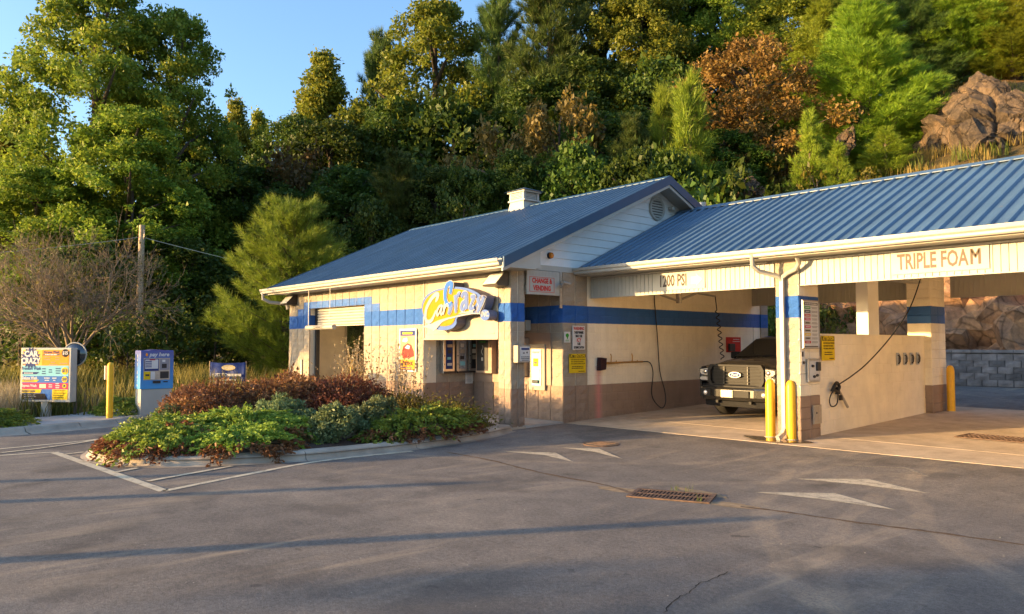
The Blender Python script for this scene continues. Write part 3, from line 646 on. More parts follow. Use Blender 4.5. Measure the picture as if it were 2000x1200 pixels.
# roll-up door at the tunnel entry
ro = thing('roll_up_door', 'white roll-up door half raised in the tunnel entry under blue band', 'door', (-19.53, YF + .3, 2.2), local=False)
for i in range(6): b = MB(); z = 2.86 - .082 * (i + 1); b.prism([(YF + .24, z), (YF + .215, z + .02), (YF + .215, z + .062), (YF + .24, z + .078)], 'x', -21.05, -18.0); b.build('slat', m_white, ro)
b = MB(); b.box(-21.13, -21.05, YF + .18, YF + .3, .05, 2.87); b.box(-18.0, -17.93, YF + .18, YF + .3, .05, 2.87); b.build('guide_rail', m_dark, ro)
b = MB(); b.box(-21.05, -18.0, YF + .2, YF + .26, 2.33, 2.36); b.build('bottom_bar', m_galv, ro)
# roof
RS = .447; EY, EZ = 9.74, 3.51; RY = 15.1; RZ = EZ + RS * (RY - EY)
def roof_panels(parent, x0, x1, ey, ez, ry, rs, p=.23):
    rz = ez + rs * (ry - ey); mb = MB(); n = Vector((0, -rs, 1)).normalized()
    pr = [(0, 0), (p - .075, 0), (p - .055, .040), (p - .02, .040), (p, 0)]
    for yq, zq in ((ey, ez), (ry, rz)):
        for u, h in pr: mb.v.append((u, yq + n.y * h, zq + n.z * h))
    m = len(pr)
    for i in range(m - 1): mb.f.append((i, i + 1, i + 1 + m, i + m)); mb.m.append(0)
    mb.f.append((0, m - 1, 1)) ; mb.m.append(0); mb.f.append((1, 4, 3, 2)); mb.m.append(0)
    me = mb.mesh('roof_panel', m_roof); k = int(round((x1 - x0) / p))
    for i in range(k): put(me, 'roof_panel', parent, (x0 + i * p, 0 + OFF[parent.name][1] * 0, 0))
    return rz
RX0, RX1 = -22.75, -11.40
roof_panels(MBL, RX0, RX1, EY, EZ, RY, RS)
b = MB(); t = .05
b.hexa([(RX0, EY + .02, EZ - .05), (RX1, EY + .02, EZ - .05), (RX1, RY, RZ - .04), (RX0, RY, RZ - .04), (RX0, EY + .02, EZ - .012), (RX1, EY + .02, EZ - .012), (RX1, RY, RZ - .008), (RX0, RY, RZ - .008)])
b.hexa([(RX0, RY, RZ - .04), (RX1, RY, RZ - .04), (RX1, 2 * RY - EY, EZ - .05), (RX0, 2 * RY - EY, EZ - .05), (RX0, RY, RZ), (RX1, RY, RZ), (RX1, 2 * RY - EY, EZ), (RX0, 2 * RY - EY, EZ)])
b.build('roof_deck', m_roof, MBL)
b = MB(); b.prism([(RY - .16, RZ - .07 + .045), (RY, RZ + .055), (RY + .16, RZ - .07 + .045), (RY + .16, RZ - .07 + .03), (RY, RZ + .03), (RY - .16, RZ - .07 + .03)], 'x', RX0 - .02, RX1 + .02); b.build('ridge_cap', m_rooftrim, MBL)
def rake(x0, x1, top, bot, mat, name, off=0.0):
    b = MB()
    for s in (1, -1):
        f = lambda y: RY + s * (y - RY)
        ya, yb = EY - .03 + off, RY
        za, zb = EZ + RS * (ya - EY), RZ
        b.hexa([(x0, f(ya), za + bot), (x1, f(ya), za + bot), (x1, f(yb), zb + bot), (x0, f(yb), zb + bot), (x0, f(ya), za + top), (x1, f(ya), za + top), (x1, f(yb), zb + top), (x0, f(yb), zb + top)])
    b.build(name, mat, MBL)
rake(RX1 - .004, RX1 + .03, .05, -.17, m_rooftrim, 'rake_trim'); rake(RX0 - .03, RX0 + .004, .05, -.17, m_rooftrim, 'rake_trim')
rake(RX1 - .05, RX1 - .006, -.06, -.24, m_white, 'rake_board'); rake(X0 - .02, RX1 - .051, -.08, -.12, m_white, 'rake_soffit', .35)
b = MB(); ye = EY + .04
b.prism([(ye, 3.37), (10.78, 3.37), (10.78, EZ + RS * (10.78 - EY) - .15), (ye, EZ - .10)], 'x', X0 - .1, RX1 - .055); b.build('eave_return', m_white, MBL)
# siding boards in the gable
for i in range(14):
    z0, z1 = 3.52 + .18 * i, 3.70 + .18 * i
    y0, y1 = max(10.4, RY - (RZ - .13 - z0) / RS), max(10.4, RY - (RZ - .13 - z1) / RS)
    if y0 >= RY - .06: continue
    y1 = min(y1, RY - .02)
    b = MB(); xo, xi = X0 + .030, X0 + .012
    P = [(y0, z0), (2 * RY - y0, z0), (2 * RY - y1, z1), (y1, z1)]
    b.hexa([(X0 - .03, P[0][0], z0), (xo, P[0][0], z0), (xo, P[1][0], z0), (X0 - .03, P[1][0], z0), (X0 - .03, P[3][0], z1), (xi, P[3][0], z1), (xi, P[2][0], z1), (X0 - .03, P[2][0], z1)])
    b.build('siding_board', m_sidingm, MBL)
b = MB(); b.box(X0 - .03, X0 + .034, 10.5, 12.4, 3.40, 3.518); b.box(X0 - .3, X0 + .0, 10.4, 20.1, 3.40, 3.515); b.build('frieze_board', m_white, MBL)
b = MB(); b.box(RX0 + .05, RX1 - .02, EY + .02, YF + .25, 3.345, 3.375); b.build('soffit', m_white, MBL)
def gutter(parent, x0, x1, y, z, name='gutter'):
    b = MB(); b.prism([(y, z - .14), (y - .085, z - .14), (y - .10, z - .12), (y - .10, z - .085), (y - .13, z - .055), (y - .135, z - .01), (y - .135, z), (y - .115, z), (y - .11, z - .012), (y - .115, z - .05), (y - .01, z - .05), (y - .01, z + .0), (y, z)], 'x', x0, x1); return b.build(name, m_gutter, parent)
gutter(MBL, -23.05, -11.46, EY, EZ + .005)
b = MB(); b.box(-22.95, -11.47, EY + .002, EY + .022, 3.33, 3.5); b.build('fascia_board', m_gutter, MBL)
b = MB(); b.tube([(-22.95, EY - .06, 3.38), (-22.95, EY - .05, 3.22), (-22.86, EY + .12, 3.12), (-22.7, YF - .16, 3.08), (-22.6, YF - .05, 3.05), (-22.57, YF - .03, 2.9)], .055, 8); b.build('downspout', m_gutter, MBL, True)
# cupola on the ridge
cx0, cx1, cy = -17.10, -16.40, RY
cp = MB(); cp.hexa([(cx0 - .04, cy - .36, RZ - .3), (cx1 + .04, cy - .36, RZ - .3), (cx1 + .04, cy + .36, RZ - .3), (cx0 - .04, cy + .36, RZ - .3), (cx0 + .05, cy - .30, RZ + .14), (cx1 - .05, cy - .30, RZ + .14), (cx1 - .05, cy + .30, RZ + .14), (cx0 + .05, cy + .30, RZ + .14)])
cup = cp.build('cupola', m_white, MBL)
b = MB(); b.box(cx0 - .02, cx1 + .02, cy - .33, cy + .33, RZ + .14, RZ + .18); b.box(cx0 - .03, cx1 + .03, cy - .345, cy + .345, RZ + .40, RZ + .45)
for x in (cx0 + .03, cx1 - .11):
    for y in (cy - .31, cy + .23): b.box(x, x + .08, y, y + .08, RZ + .18, RZ + .40)
b.build('frame', m_white, cup)
for i in range(5):
    b = MB(); z = RZ + .185 + .043 * i
    b.box(cx0 + .11, cx1 - .11, cy - .305, cy - .29, z, z + .03); b.box(cx1 - .075, cx1 - .055, cy - .22, cy + .22, z, z + .03); b.build('louvre', m_white, cup)
b = MB(); b.box(cx0 + .12, cx1 - .12, cy - .28, cy + .28, RZ + .18, RZ + .40); b.build('core', m_bronze, cup)
b = MB(); e = .1; b.add([(cx0 - e, cy - .42, RZ + .45), (cx1 + e, cy - .42, RZ + .45), (cx1 + e, cy + .42, RZ + .45), (cx0 - e, cy + .42, RZ + .45), ((cx0 + cx1) / 2, cy, RZ + .60)], [(0, 1, 4), (1, 2, 4), (2, 3, 4), (3, 0, 4), (3, 2, 1, 0)]); b.build('cap_roof', m_roof, cup)
# round gable vent
gv = thing('gable_vent', 'round white louvred vent high in the white siding gable', 'vent', (X0 + .03, 15.22, 5.22), PI / 2, local=True)
b = MB()
b.tube([(.27 * math.cos(a), -.02, .27 * math.sin(a)) for a in np.linspace(0, 2 * PI, 25)], .035, 6, caps=False); b.build('rim', m_white, gv, True)
b = MB(); b.disc((0, 0), .26, 'y', d=(-.012, .0)); b.build('backing', m_bronze, gv)
for i in range(7):
    z = -.2 + .066 * i; w = math.sqrt(.26 ** 2 - z * z); b = MB(); b.hexa([(-w, -.012, z + .02), (w, -.012, z + .02), (w, .0, z + .05), (-w, .0, z + .05), (-w, -.035, z - .012), (w, -.035, z - .012), (w, -.012, z + .035), (-w, -.012, z + .035)]); b.build('slat', m_white, gv)
b = MB(); b.cyl((X0 + .03, 15.75, 5.28), (X0 + .12, 15.75, 5.28), .05); b.ball((X0 + .14, 15.75, 5.27), .06); tag(b.build('gable_lamp', m_white, None, True), 'small white lamp fixed beside the round gable vent', 'lamp')
b = MB(); b.cyl((-11.9, 17.2, 4.6), (-11.9, 17.2, 5.55), .06); b.cyl((-11.9, 17.2, 5.5), (-11.9, 17.2, 5.62), .1); tag(b.build('vent_pipe', m_galv, None, True), 'grey vent pipe poking up behind the gable of the main roof', 'pipe')
b = MB(); b.cyl((X0 + .03, 11.47, 3.74), (X0 + .07, 11.47, 3.74), .075, .07); ab = b.build('amber_beacon', m_dark, None, True); tag(ab, 'amber beacon light on the white gable siding', 'lamp'); b = MB(); b.ball((X0 + .09, 11.47, 3.74), (.05, .065, .065)); b.build('lens', m_amber, ab, True)
# ------------------------------------------------------------------ self-serve bays
BAY = thing('wash_bay_building', 'open self-serve wash bays under a long blue ribbed metal roof', 'building', (-7.0, 16.1, .2))
BEY, BEZ, BRY, BRS = 12.30, 3.50, 16.15, .45
BX0, BX1 = -11.90, 3.9
BRZ = roof_panels(BAY, BX0, BX1, BEY, BEZ, BRY, BRS)
YR = 2 * BRY - BEY
b = MB()
b.hexa([(BX0, BEY + .02, BEZ - .05), (BX1, BEY + .02, BEZ - .05), (BX1, BRY, BRZ - .04), (BX0, BRY, BRZ - .04), (BX0, BEY + .02, BEZ - .012), (BX1, BEY + .02, BEZ - .012), (BX1, BRY, BRZ - .008), (BX0, BRY, BRZ - .008)])
b.hexa([(BX0, BRY, BRZ - .04), (BX1, BRY, BRZ - .04), (BX1, YR, BEZ - .05), (BX0, YR, BEZ - .05), (BX0, BRY, BRZ), (BX1, BRY, BRZ), (BX1, YR, BEZ), (BX0, YR, BEZ)])
b.build('roof_deck', m_roof, BAY)
b = MB(); b.prism([(BRY - .18, BRZ - .035), (BRY, BRZ + .055), (BRY + .18, BRZ - .035), (BRY + .18, BRZ - .05), (BRY, BRZ + .03), (BRY - .18, BRZ - .05)], 'x', BX0 + .02, BX1); b.build('ridge_cap', m_roof, BAY)
gutter(BAY, BX0 + .02, BX1, BEY, BEZ + .003)
b = MB(); b.box(BX0 + .02, BX1, BEY + .002, BEY + .025, 3.345, 3.49); b.build('fascia_board', m_gutter, BAY)
b = MB(); b.box(BX0 + .02, BX1, BEY + .025, 12.74, 3.34, 3.36); b.build('soffit', m_white, BAY)
b = MB(); b.box(BX0, BX1, 12.85, 19.6, 3.42, 3.46); b.build('ceiling', m_bright, BAY)
b = MB(); b.tube([(BX0 + .1, 12.70, 3.31), (-7.4, 12.70, 3.31)], .018, 6); b.tube([(-6.7, 12.70, 3.31), (-2.2, 12.70, 3.31)], .018, 6); b.build('conduit', m_gutter, BAY)
def ribbed(name, x0, x1, y, z0, z1, p=.105, sgn=-1, lab=None):
    """fascia sheet with upright ribs"""
    b = MB(); prof = []; x = x0; i = 0
    while x < x1 - .001:
        q = min(x + p, x1); prof += [(x, 0), (q - .022, 0), (q - .015, -.012), (q - .006, -.012)]; x = q
    prof.append((x1, 0)); prof = [(u, y - sgn * v * 1.0) for u, v in prof]
    m = len(prof); b.v = [(u, w, z0) for u, w in prof] + [(u, w, z1) for u, w in prof]; b.f = [(i, i + 1, i + 1 + m, i + m) for i in range(m - 1)]; b.m = [0] * len(b.f)
    b.box(x0, x1, y - sgn * .03, y - sgn * .05, z0, z1); b.box(x0, x1, y + sgn * .012, y - sgn * .05, z0 - .02, z0)
    return b.build(name, m_white, BAY)
COLX = [(-7.28, -6.82), (-2.25, -1.79), (2.9, 3.36)]
ribbed('fascia_panel', X0 + .03, -7.30, 12.78, 2.87, 3.35); ribbed('fascia_panel', -6.80, -2.27, 12.78, 2.87, 3.35); ribbed('fascia_panel', -1.77, 2.88, 12.78, 2.87, 3.35)
ribbed('rear_fascia', X0 - .2, -7.22, 19.62, 2.92, 3.45, sgn=-1); ribbed('rear_fascia', -6.68, -2.2, 19.62, 2.92, 3.45); ribbed('rear_fascia', -1.7, 3.4, 19.62, 2.92, 3.45)
# inner left wall of bay one: smooth blocks laid in running bond
k0 = 0; jm = MB()
for k in range(0, 17):
    z = Z0 + .2 * k + .1
    y = 12.72 + (.0 if k % 2 else .2); row = []
    if k % 2 == 0: row.append((12.82, .2))
    while y < 20.05: row.append((y + .2, .4)); y += .4
    for yc, w in row:
        if k0 < 292: put(PLM[w], 'block', BAY, (X0, yc, z), (0, 0, PI / 2)); k0 += 1
        else: blk_join(jm, PLB[w], X0, yc, z, PI / 2)
jm.build('block_facing', m_smooth, BAY)['kind'] = 'stuff'
b = MB(); b.box(X0 - .3, X0 - .004, 12.72, 20.1, -.1, 3.45); b.build('wall_core', m_smooth, BAY)
b = MB()
for k in range(17):
    for y in (20.12,): blk_join(b, SPL[.4][k % 4], X0 + .03, y + .1, Z0 + .2 * k + .1, PI / 2)
b.box(X0 - .3, X0 + .02, 20.1, 20.42, 0, 3.45); b.build('end_pier', m_split, BAY)
def make_column(x0, x1, y0, y1, rough):
    b = MB(); b.box(x0 + .012, x1 - .012, y0 + .014, y1 - .012, -.1, 3.44); core = b.build('block_column', m_smooth, BAY)
    xm = (x0 + x1) / 2; w = (x1 - x0) / 2
    for k in range(17):
        z = Z0 + .2 * k + .1
        if rough: put(SPM[(.4, rnd.randrange(4), 'p')], 'block', core, (xm, y0, z), (0, 0, 0), ((x1 - x0) / .4, 1, 1))
        else: put(PLM[.4], 'block', core, (xm, y0, z), (0, 0, 0), ((x1 - x0) / .4, 1, 1))
        n = max(1, round((y1 - y0) / .4)); L = (y1 - y0) / n
        for i in range(n): put(PLM[.4], 'block', core, (x1, y0 + L * (i + .5), z), (0, 0, PI / 2), (L / .4, 1, 1))
    return core
make_column(-7.28, -6.82, 12.75, 13.47, True); make_column(-7.22, -6.70, 18.45, 19.3, False)
make_column(-2.25, -1.79, 12.75, 13.47, True); make_column(-2.2, -1.68, 18.45, 19.3, False)
b = MB(); b.box(-7.10, -6.86, 15.62, 16.12, 1.98, 3.44); b.build('post', m_bright, BAY)
b = MB()
for x in (-7.0, -2.0): b.box(x - .12, x + .12, 13.5, 19.4, 3.2, 3.42)
b.build('beam', m_white, BAY)
def partition(xc, lab):
    P = thing('partition_wall', lab, 'wall', (xc, 16, .15))
    b = MB(); b.box(xc - .12, xc + .116, 13.48, 18.44, -.1, 1.985); b.build('wall_core', m_smooth_cream, P)
    for k in range(10):
        z = Z0 + .2 * k + .02; y = 13.48 + (.2 if k % 2 else 0)
        if k % 2: put(PLC[.2], 'block', P, (xc + .12, 13.58, z), (0, 0, PI / 2))
        while y < 18.3: put(PLC[.4], 'block', P, (xc + .12, y + .2, z), (0, 0, PI / 2)); y += .4
    b = MB(); b.box(xc - .125, xc + .123, 13.48, 18.44, 1.985, 2.0); b.build('cap', m_smooth_cream, P)
m_smooth_cream = M('bay_cream_lifted', (.86, .76, .58), .5, .10, 2.2, bmp=.15, bscale=70)  # partition cream raised to make up for the dim bay light
PLC = {w: PLB[w].mesh('plain_block', m_smooth_cream) for w in PLB}
partition(-6.98, 'low cream block partition carrying mat clamps and a spray hose')
partition(-1.96, 'low cream block partition between the second and third wash bays')
# downspouts on the front column
ds = thing('downspout', 'white square downspout with a forked top on the split-face column', 'downspout', (-7.08, 12.66, .1))
b = MB(); b.tube([(-7.10, 12.68, 3.02), (-7.10, 12.68, .3), (-7.10, 12.62, .2), (-7.12, 12.48, .13)], [.05, .05, .05, .055], 4); b.build('pipe', m_gutter, ds)
b = MB(); b.tube([(-7.42, 12.22, 3.42), (-7.42, 12.24, 3.22), (-7.36, 12.35, 3.12), (-7.16, 12.62, 3.04), (-7.10, 12.68, 2.95)], .042, 8); b.build('elbow', m_gutter, ds, True)
b = MB(); b.tube([(-6.72, 12.5, 3.36), (-6.72, 12.6, 3.24), (-6.82, 12.67, 3.14), (-6.98, 12.68, 3.08), (-7.10, 12.68, 3.0)], .042, 8); b.build('elbow', m_gutter, ds, True)
# bollards
bol = thing('bollard', 'yellow bollard left of the downspout at the front column', 'bollard', (-7.44, 12.80, hz(12.8) + .02), group='yellow bollards by the wash bays')
bb = MB(); n = 20; prof = [(.085, 0), (.085, .93), (.078, .985), (.06, 1.03), (.035, 1.055), (.0, 1.06)]
for r, z in prof:
    for i in range(n): bb.v.append((r * math.cos(2 * PI * i / n), r * math.sin(2 * PI * i / n), z))
bb.f = [(j * n + i, j * n + (i + 1) % n, (j + 1) * n + (i + 1) % n, (j + 1) * n + i) for j in range(5) for i in range(n)]; bb.m = [0] * len(bb.f)
me = bb.mesh('post', m_yellow, smooth=True); put(me, 'post', bol, OFF[bol.name])
b = MB(); b.tube([(.1 * math.cos(a), .1 * math.sin(a), .004) for a in np.linspace(0, 2 * PI, 17)], .014, 5, caps=False); put(b.mesh('collar', m_conc), 'collar', bol, OFF[bol.name])
dup(bol, (-6.99, 12.72, hz(12.7) + .02), .7, label='yellow bollard standing on the bay side of the downspout at the front column')
dup(bol, (-6.55, 19.1, hz(19.1) + .02), 1.4, label='yellow bollard at the far end of the low partition, by the rear column')
dup(bol, (-1.6, 12.75, hz(12.7) + .02), 2, label='yellow bollard at the second front column of the bays')
# ------------------------------------------------------------------ signs
def board(name, label, cat, loc, rotz, w, h, mat, t=.012, rim=None, rimw=.012, group=None):
    """flat sign, local frame: X right, Z up, faces -Y; loc is its lower-left back corner"""
    s = thing(name, label, cat, loc, rotz, group, local=True)
    b = MB(); b.box(0, w, -t, 0, 0, h); b.build('panel', mat, s, bevel=.002)
    if rim:
        b = MB(); y0, y1 = -t - .004, -t - .0005; o = .0 if isinstance(rim, tuple) else 0
        m = rim; i = .012
        for x0, x1, z0, z1 in ((i, w - i, i, i + rimw), (i, w - i, h - i - rimw, h - i), (i, i + rimw, i, h - i), (w - i - rimw, w - i, i, h - i)): b.box(x0, x1, y0, y1, z0, z1)
        b.build('border', m, s)
    return s
def rows(s, x0, x1, z0, dz, n, mat, y=-.016, hgt=None, name='print', ragged=.25, centred=True):
    """small print too fine to read: separate word-length strokes on the sign face"""
    b = MB(); hgt = hgt or dz * .5
    for i in range(n):
        z = z0 - i * dz; L = (x1 - x0) * (1 - rnd.random() * ragged); a = (x0 + x1 - L) / 2 if centred else x0; e = a + L
        while a < e - .004:
            q = min(e, a + (x1 - x0) * rnd.uniform(.07, .2)); b.box(a, q, y, y + .002, z - hgt / 2, z + hgt / 2); a = q + (x1 - x0) * .025
    return b.build(name, mat, s)
XP = X0 + .03
P2 = PI / 2
# CHANGE & VENDING
cv = board('change_vending_sign', 'white CHANGE & VENDING sign board with red border over the alcove', 'sign', (XP - .02, 10.78, 2.87), P2, .97, .52, m_white, .05)
rb = MB()
for i in range(22): rb.box(.02 + i * .043, .024 + i * .043, -.053, -.05, .41, .52)
rb.build('panel_rib', m_white, cv)
b = MB()
for x0, x1, z0, z1 in ((.07, .80, .055, .063), (.07, .80, .372, .38), (.07, .078, .055, .38), (.792, .80, .055, .38)): b.box(x0, x1, -.055, -.0505, z0, z1)
b.build('border', m_red, cv)
text('CHANGE &', cv, .435, .295, .15, m_red, -.054, sx=.78, bold=.006); text('VENDING', cv, .435, .135, .15, m_red, -.054, sx=.78, bold=.006)
b = MB(); b.box(X0 + .005, X0 + .04, 11.78, 11.85, 2.6, 3.4); tag(b.build('conduit', m_galv), 'grey conduit on the wall right of the CHANGE & VENDING sign', 'conduit')
scam = thing('security_camera', 'twin-headed security camera right of the CHANGE & VENDING sign', 'camera', (X0 + .08, 11.8, 3.15))
b = MB(); b.cyl((X0 + .04, 11.8, 3.15), (X0 + .1, 11.8, 3.15), .04); b.build('base', m_galv, scam, True)
b = MB(); b.tube([(X0 + .1, 11.78, 3.13), (X0 + .18, 11.66, 3.06)], [.028, .04], 8); b.build('head', m_galv, scam, True); b = MB(); b.tube([(X0 + .1, 11.83, 3.17), (X0 + .15, 12.0, 3.13)], [.025, .035], 8); b.build('head', m_galv, scam, True)
# wall signs on the rough pier
ws = board('icy_warning_sign', 'white WARNING sign about icy premises in red and black letters', 'sign', (XP, 12.17, 1.68), P2, .40, .54, m_paper)
for t_, z, m, s_ in (('WARNING', .475, m_red, .10), ('THESE PREMISES', .385, m_blackink, .075), ('MAY BE', .305, m_blackink, .08), ('ICY', .215, m_red, .115), ('USE', .13, m_blackink, .075), ('EXTREME CAUTION', .05, m_blackink, .07)):
    text(t_, ws, .2, z, s_, m, -.015, sx={'WARNING': .72, 'THESE PREMISES': .56, 'EXTREME CAUTION': .52}.get(t_, .8), bold=.003)
def attention(loc, w, h, lab, rim=True):
    a = board('attention_sign', lab, 'sign', loc, P2, w, h, m_sy, .01, group='yellow attention signs')
    b = MB(); b.box(.012, w - .012, -.0135, -.0105, h * .80, h - .012); b.build('header', m_blackink, a)
    text('ATTENTION', a, w / 2, h * .885, h * .2, m_sy, -.015, sx=w / h * .78, bold=.004)
    for i, t_ in enumerate(('- NO TRUCK BED WASHING', '- NO TRAILER WASHING', '- NO LANDSCAPING EQUIP.')): text(t_, a, w * .07, h * (.70 - .11 * i), h * .088, m_blackink, -.0135, 'LEFT', sx=w / h * .80)
    rows(a, w * .14, w * .86, h * .33, h * .085, 2, m_blackink, -.0125, h * .035); rows(a, w * .55, w * .92, h * .08, .05, 1, m_blackink, -.0125, h * .035); return a
attention((XP, 12.06, 1.16), .535, .43, 'yellow ATTENTION sign below the white icy warning sign')
gb = board('emblem_sign', 'small white rounded sign with a green tree emblem and small print', 'sign', (XP, 11.905, 1.84), P2, .19, .24, m_paper)
b = MB(); b.ball((.095, -.014, .16), (.05, .004, .045)); b.build('emblem', m_green, gb); b = MB(); b.add([(.065, -.0145, .14), (.125, -.0145, .14), (.103, -.0145, .075), (.087, -.0145, .075)], [(0, 1, 2, 3)]); b.build('emblem', m_green, gb)
rows(gb, .03, .16, .055, .02, 2, m_green, -.0145, .009)
# box on the column side with its notice
nb = thing('notice_box', 'cream wall box with a printed white notice on the corner column', 'box', (X0 + .02, 10.41, 1.42), P2, local=True)
b = MB(); b.box(0, .35, -.16, -.02, 0, .36); b.build('case', m_cream, nb, bevel=.008)
b = MB(); b.box(.06, .335, -.168, -.1605, .03, .33); b.build('notice', m_paper, nb)
b = MB(); b.box(.09, .31, -.171, -.1685, .265, .305); b.build('print', m_navy, nb); rows(nb, .08, .32, .12, .035, 3, m_blackink, -.1705, .014)
b = MB(); b.ball((.16, -.169, .2), (.03, .002, .012)); b.ball((.25, -.169, .21), (.02, .002, .02)); b.build('print', m_blackink, nb)
# change machine in the sun on the vending wall
cm = thing('change_machine', 'sunlit change machine with a pale frame and blue front in alcove', 'machine', (-12.96, 11.865, .76), 0, local=True)
b = MB(); b.box(0, .52, -.04, 0, 0, 1.05); b.build('frame', m_cream, cm, bevel=.006)
b = MB(); b.box(.10, .42, -.055, -.041, .10, .93); b.build('face', m_galv, cm)
b = MB(); b.box(.14, .38, -.06, -.0555, .13, .50); b.build('panel', m_cyan, cm)
b = MB(); b.box(.17, .33, -.064, -.0555, .54, .72); b.build('bill_slot_sign', m_sy, cm); b = MB(); b.box(.20, .30, -.067, -.0645, .60, .64); b.build('bill_slot', m_dark, cm)
b = MB(); b.box(.15, .36, -.10, -.061, .16, .23); b.build('coin_cup', m_dark, cm, bevel=.01)
b = MB(); b.box(.12, .40, -.058, -.0555, .82, .9); b.build('print', m_paper, cm); rows(cm, .14, .38, .86, .04, 1, m_navy, -.0605, .02)
# dark vending machine beside it, and its door-height neighbour seen by the column
dv = thing('vending_machine', 'dark glass-fronted vending machine on the back wall of the alcove', 'machine', (-14.78, 11.86, 1.1), 0, local=True)
b = MB(); b.box(0, .62, -.16, 0, 0, .98); b.build('case', m_brownp, dv, bevel=.006); b = MB(); b.box(.06, .48, -.17, -.1605, .06, .86); b.build('front', m_dark, dv)
text('CHANGER', dv, .27, .76, .07, m_green, -.173, sx=.8); b = MB()
b.tube([(.27 + .03 * math.sin(i * .9), -.173, .68 - i * .03) for i in range(9)], .008, 5); b.build('print', m_paper, dv); b = MB(); b.box(.24, .3, -.174, -.1705, .3, .38); b.build('print', m_paper, dv)
tv = thing('vending_machine', 'narrow brown vending cabinet by the corner column, bottom edge dark', 'machine', (-13.56, 11.86, 1.06), 0, local=True)
b = MB(); b.box(0, .56, -.20, 0, 0, .88); b.build('case', M('tan_cabinet', (.40, .27, .17), .4, .1, 6), tv, bevel=.006); b = MB(); b.box(.02, .54, -.215, -.201, .0, .06); b.build('base', m_dark, tv); b = MB(); b.box(.06, .42, -.205, -.2005, .1, .8); b.build('front', m_brownp, tv)
wc = thing('wall_lamp', 'white box lamp above the painted panel on the alcove back wall', 'lamp', (-13.35, 11.86, 2.12), 0, local=True)
b = MB(); b.box(0, .42, -.16, 0, 0, .24); b.build('case', m_white, wc, bevel=.01); b = MB(); b.box(.3, .38, -.165, -.1605, .03, .07); b.build('lens', m_dark, wc)
# three product dispensers on the left wall of the alcove
for i, (y, lab, mt, mt2) in enumerate(((11.02, 'chrome product dispenser with a purple header, nearest the facade', MATS['navy_print'], m_magenta), (11.42, 'middle chrome product dispenser with an orange and yellow header', M('grey_products', (.28, .3, .33), .4, .5, 30), m_orange), (11.80, 'chrome product dispenser with dark packets, next to the back wall', m_dark, m_blackink))):
    d = thing('product_dispenser', lab, 'machine', (-15.10, y - .17, 1.1), P2, 'chrome product dispensers in the vending alcove', local=True)
    b = MB(); b.box(0, .34, -.14, 0, 0, .98); b.build('case', m_steel, d, bevel=.006)
    b = MB(); b.box(.07, .27, -.15, -.141, .10, .94); b.build('window', mt, d); b = MB(); b.box(.07, .27, -.155, -.1505, .80, .93); b.build('header', mt2, d)
    b = MB(); b.box(0, .34, -.20, -.141, .0, .045); b.build('tray', m_dark, d)
    for j in range(4): b = MB(); z = .18 + .15 * j; b.box(.09 + rnd.uniform(0, .03), .24 + rnd.uniform(-.03, .02), -.157, -.1505, z, z + rnd.uniform(.06, .11)); b.build('packet', [m_paper, m_cyan, m_dark, m_galv][(i + j) % 4], d)
    b = MB(); b.ball((.03, -.15, .42), .014); b.ball((.03, -.15, .22), .012); b.build('lock', m_dark, d)
pn = board('paper_notice', 'white paper notice taped under the last product dispenser', 'notice', (-15.10, 11.62, .82), P2, .24, .30, m_paper, .004); rows(pn, .04, .2, .25, .03, 8, m_blackink, -.0065, .006)
# poster between the tunnel and the alcove
po = board('advert_poster', 'framed orange poster of a red car on the facade beside the logo sign', 'poster', (-16.12, YF - .025, 1.13), 0, .76, 1.06, m_paper, .02)
b = MB(); b.box(.05, .71, -.023, -.0205, .05, 1.01); b.build('print', M('poster_sunset', (.62, .30, .13), .5, .35, 3), po)
b = MB(); b.box(.05, .71, -.0255, -.0235, .88, 1.01); b.build('print', m_navy, po); rows(po, .12, .64, .945, .05, 1, m_sy, -.0275, .05)
b = MB(); b.prism([(.12, .42), (.2, .62), (.38, .70), (.55, .66), (.66, .5), (.68, .38), (.5, .34), (.2, .33)], 'y', -.0265, -.0238); b.build('print', m_red, po)
b = MB(); b.prism([(.26, .58), (.38, .66), (.5, .63), (.46, .55)], 'y', -.0285, -.0268); b.build('print', m_cyan, po); b = MB(); b.prism([(.14, .74), (.2, .82), (.36, .84), (.4, .76), (.3, .72)], 'y', -.0262, -.0238); b.build('print', m_paper, po)
b = MB(); b.box(.05, .71, -.0262, -.0238, .05, .29); b.build('print', m_orange, po); text('rain-x', po, .4, .22, .19, m_blackink, -.028, bold=.006); rows(po, .1, .66, .1, .05, 2, m_navy, -.0275, .022)
# clearance bar hung in front of the tunnel entry
cb = thing('clearance_bar', 'white hanging CLEARANCE 7\' tube on thin wires before tunnel entry', 'sign', (-19.28, 9.78, 2.27), 0, local=True)
b = MB(); b.cyl((-.78, 0, 0), (.78, 0, 0), .062, n=16); b.build('tube', m_gutter, cb, True)
for x in (-.8, .74): b = MB(); b.cyl((x, 0, 0), (x + .06, 0, 0), .068, n=16); b.build('end_cap', m_gutter, cb, True)
for x in (-.72, .55): b = MB(); b.tube([(x, 0, .06), (x, 0, 1.12)], .006, 5); b.build('wire', m_galv, cb)
text("CLEARANCE 7'", cb, 0, 0, .10, m_blackink, -.064, sx=.95)
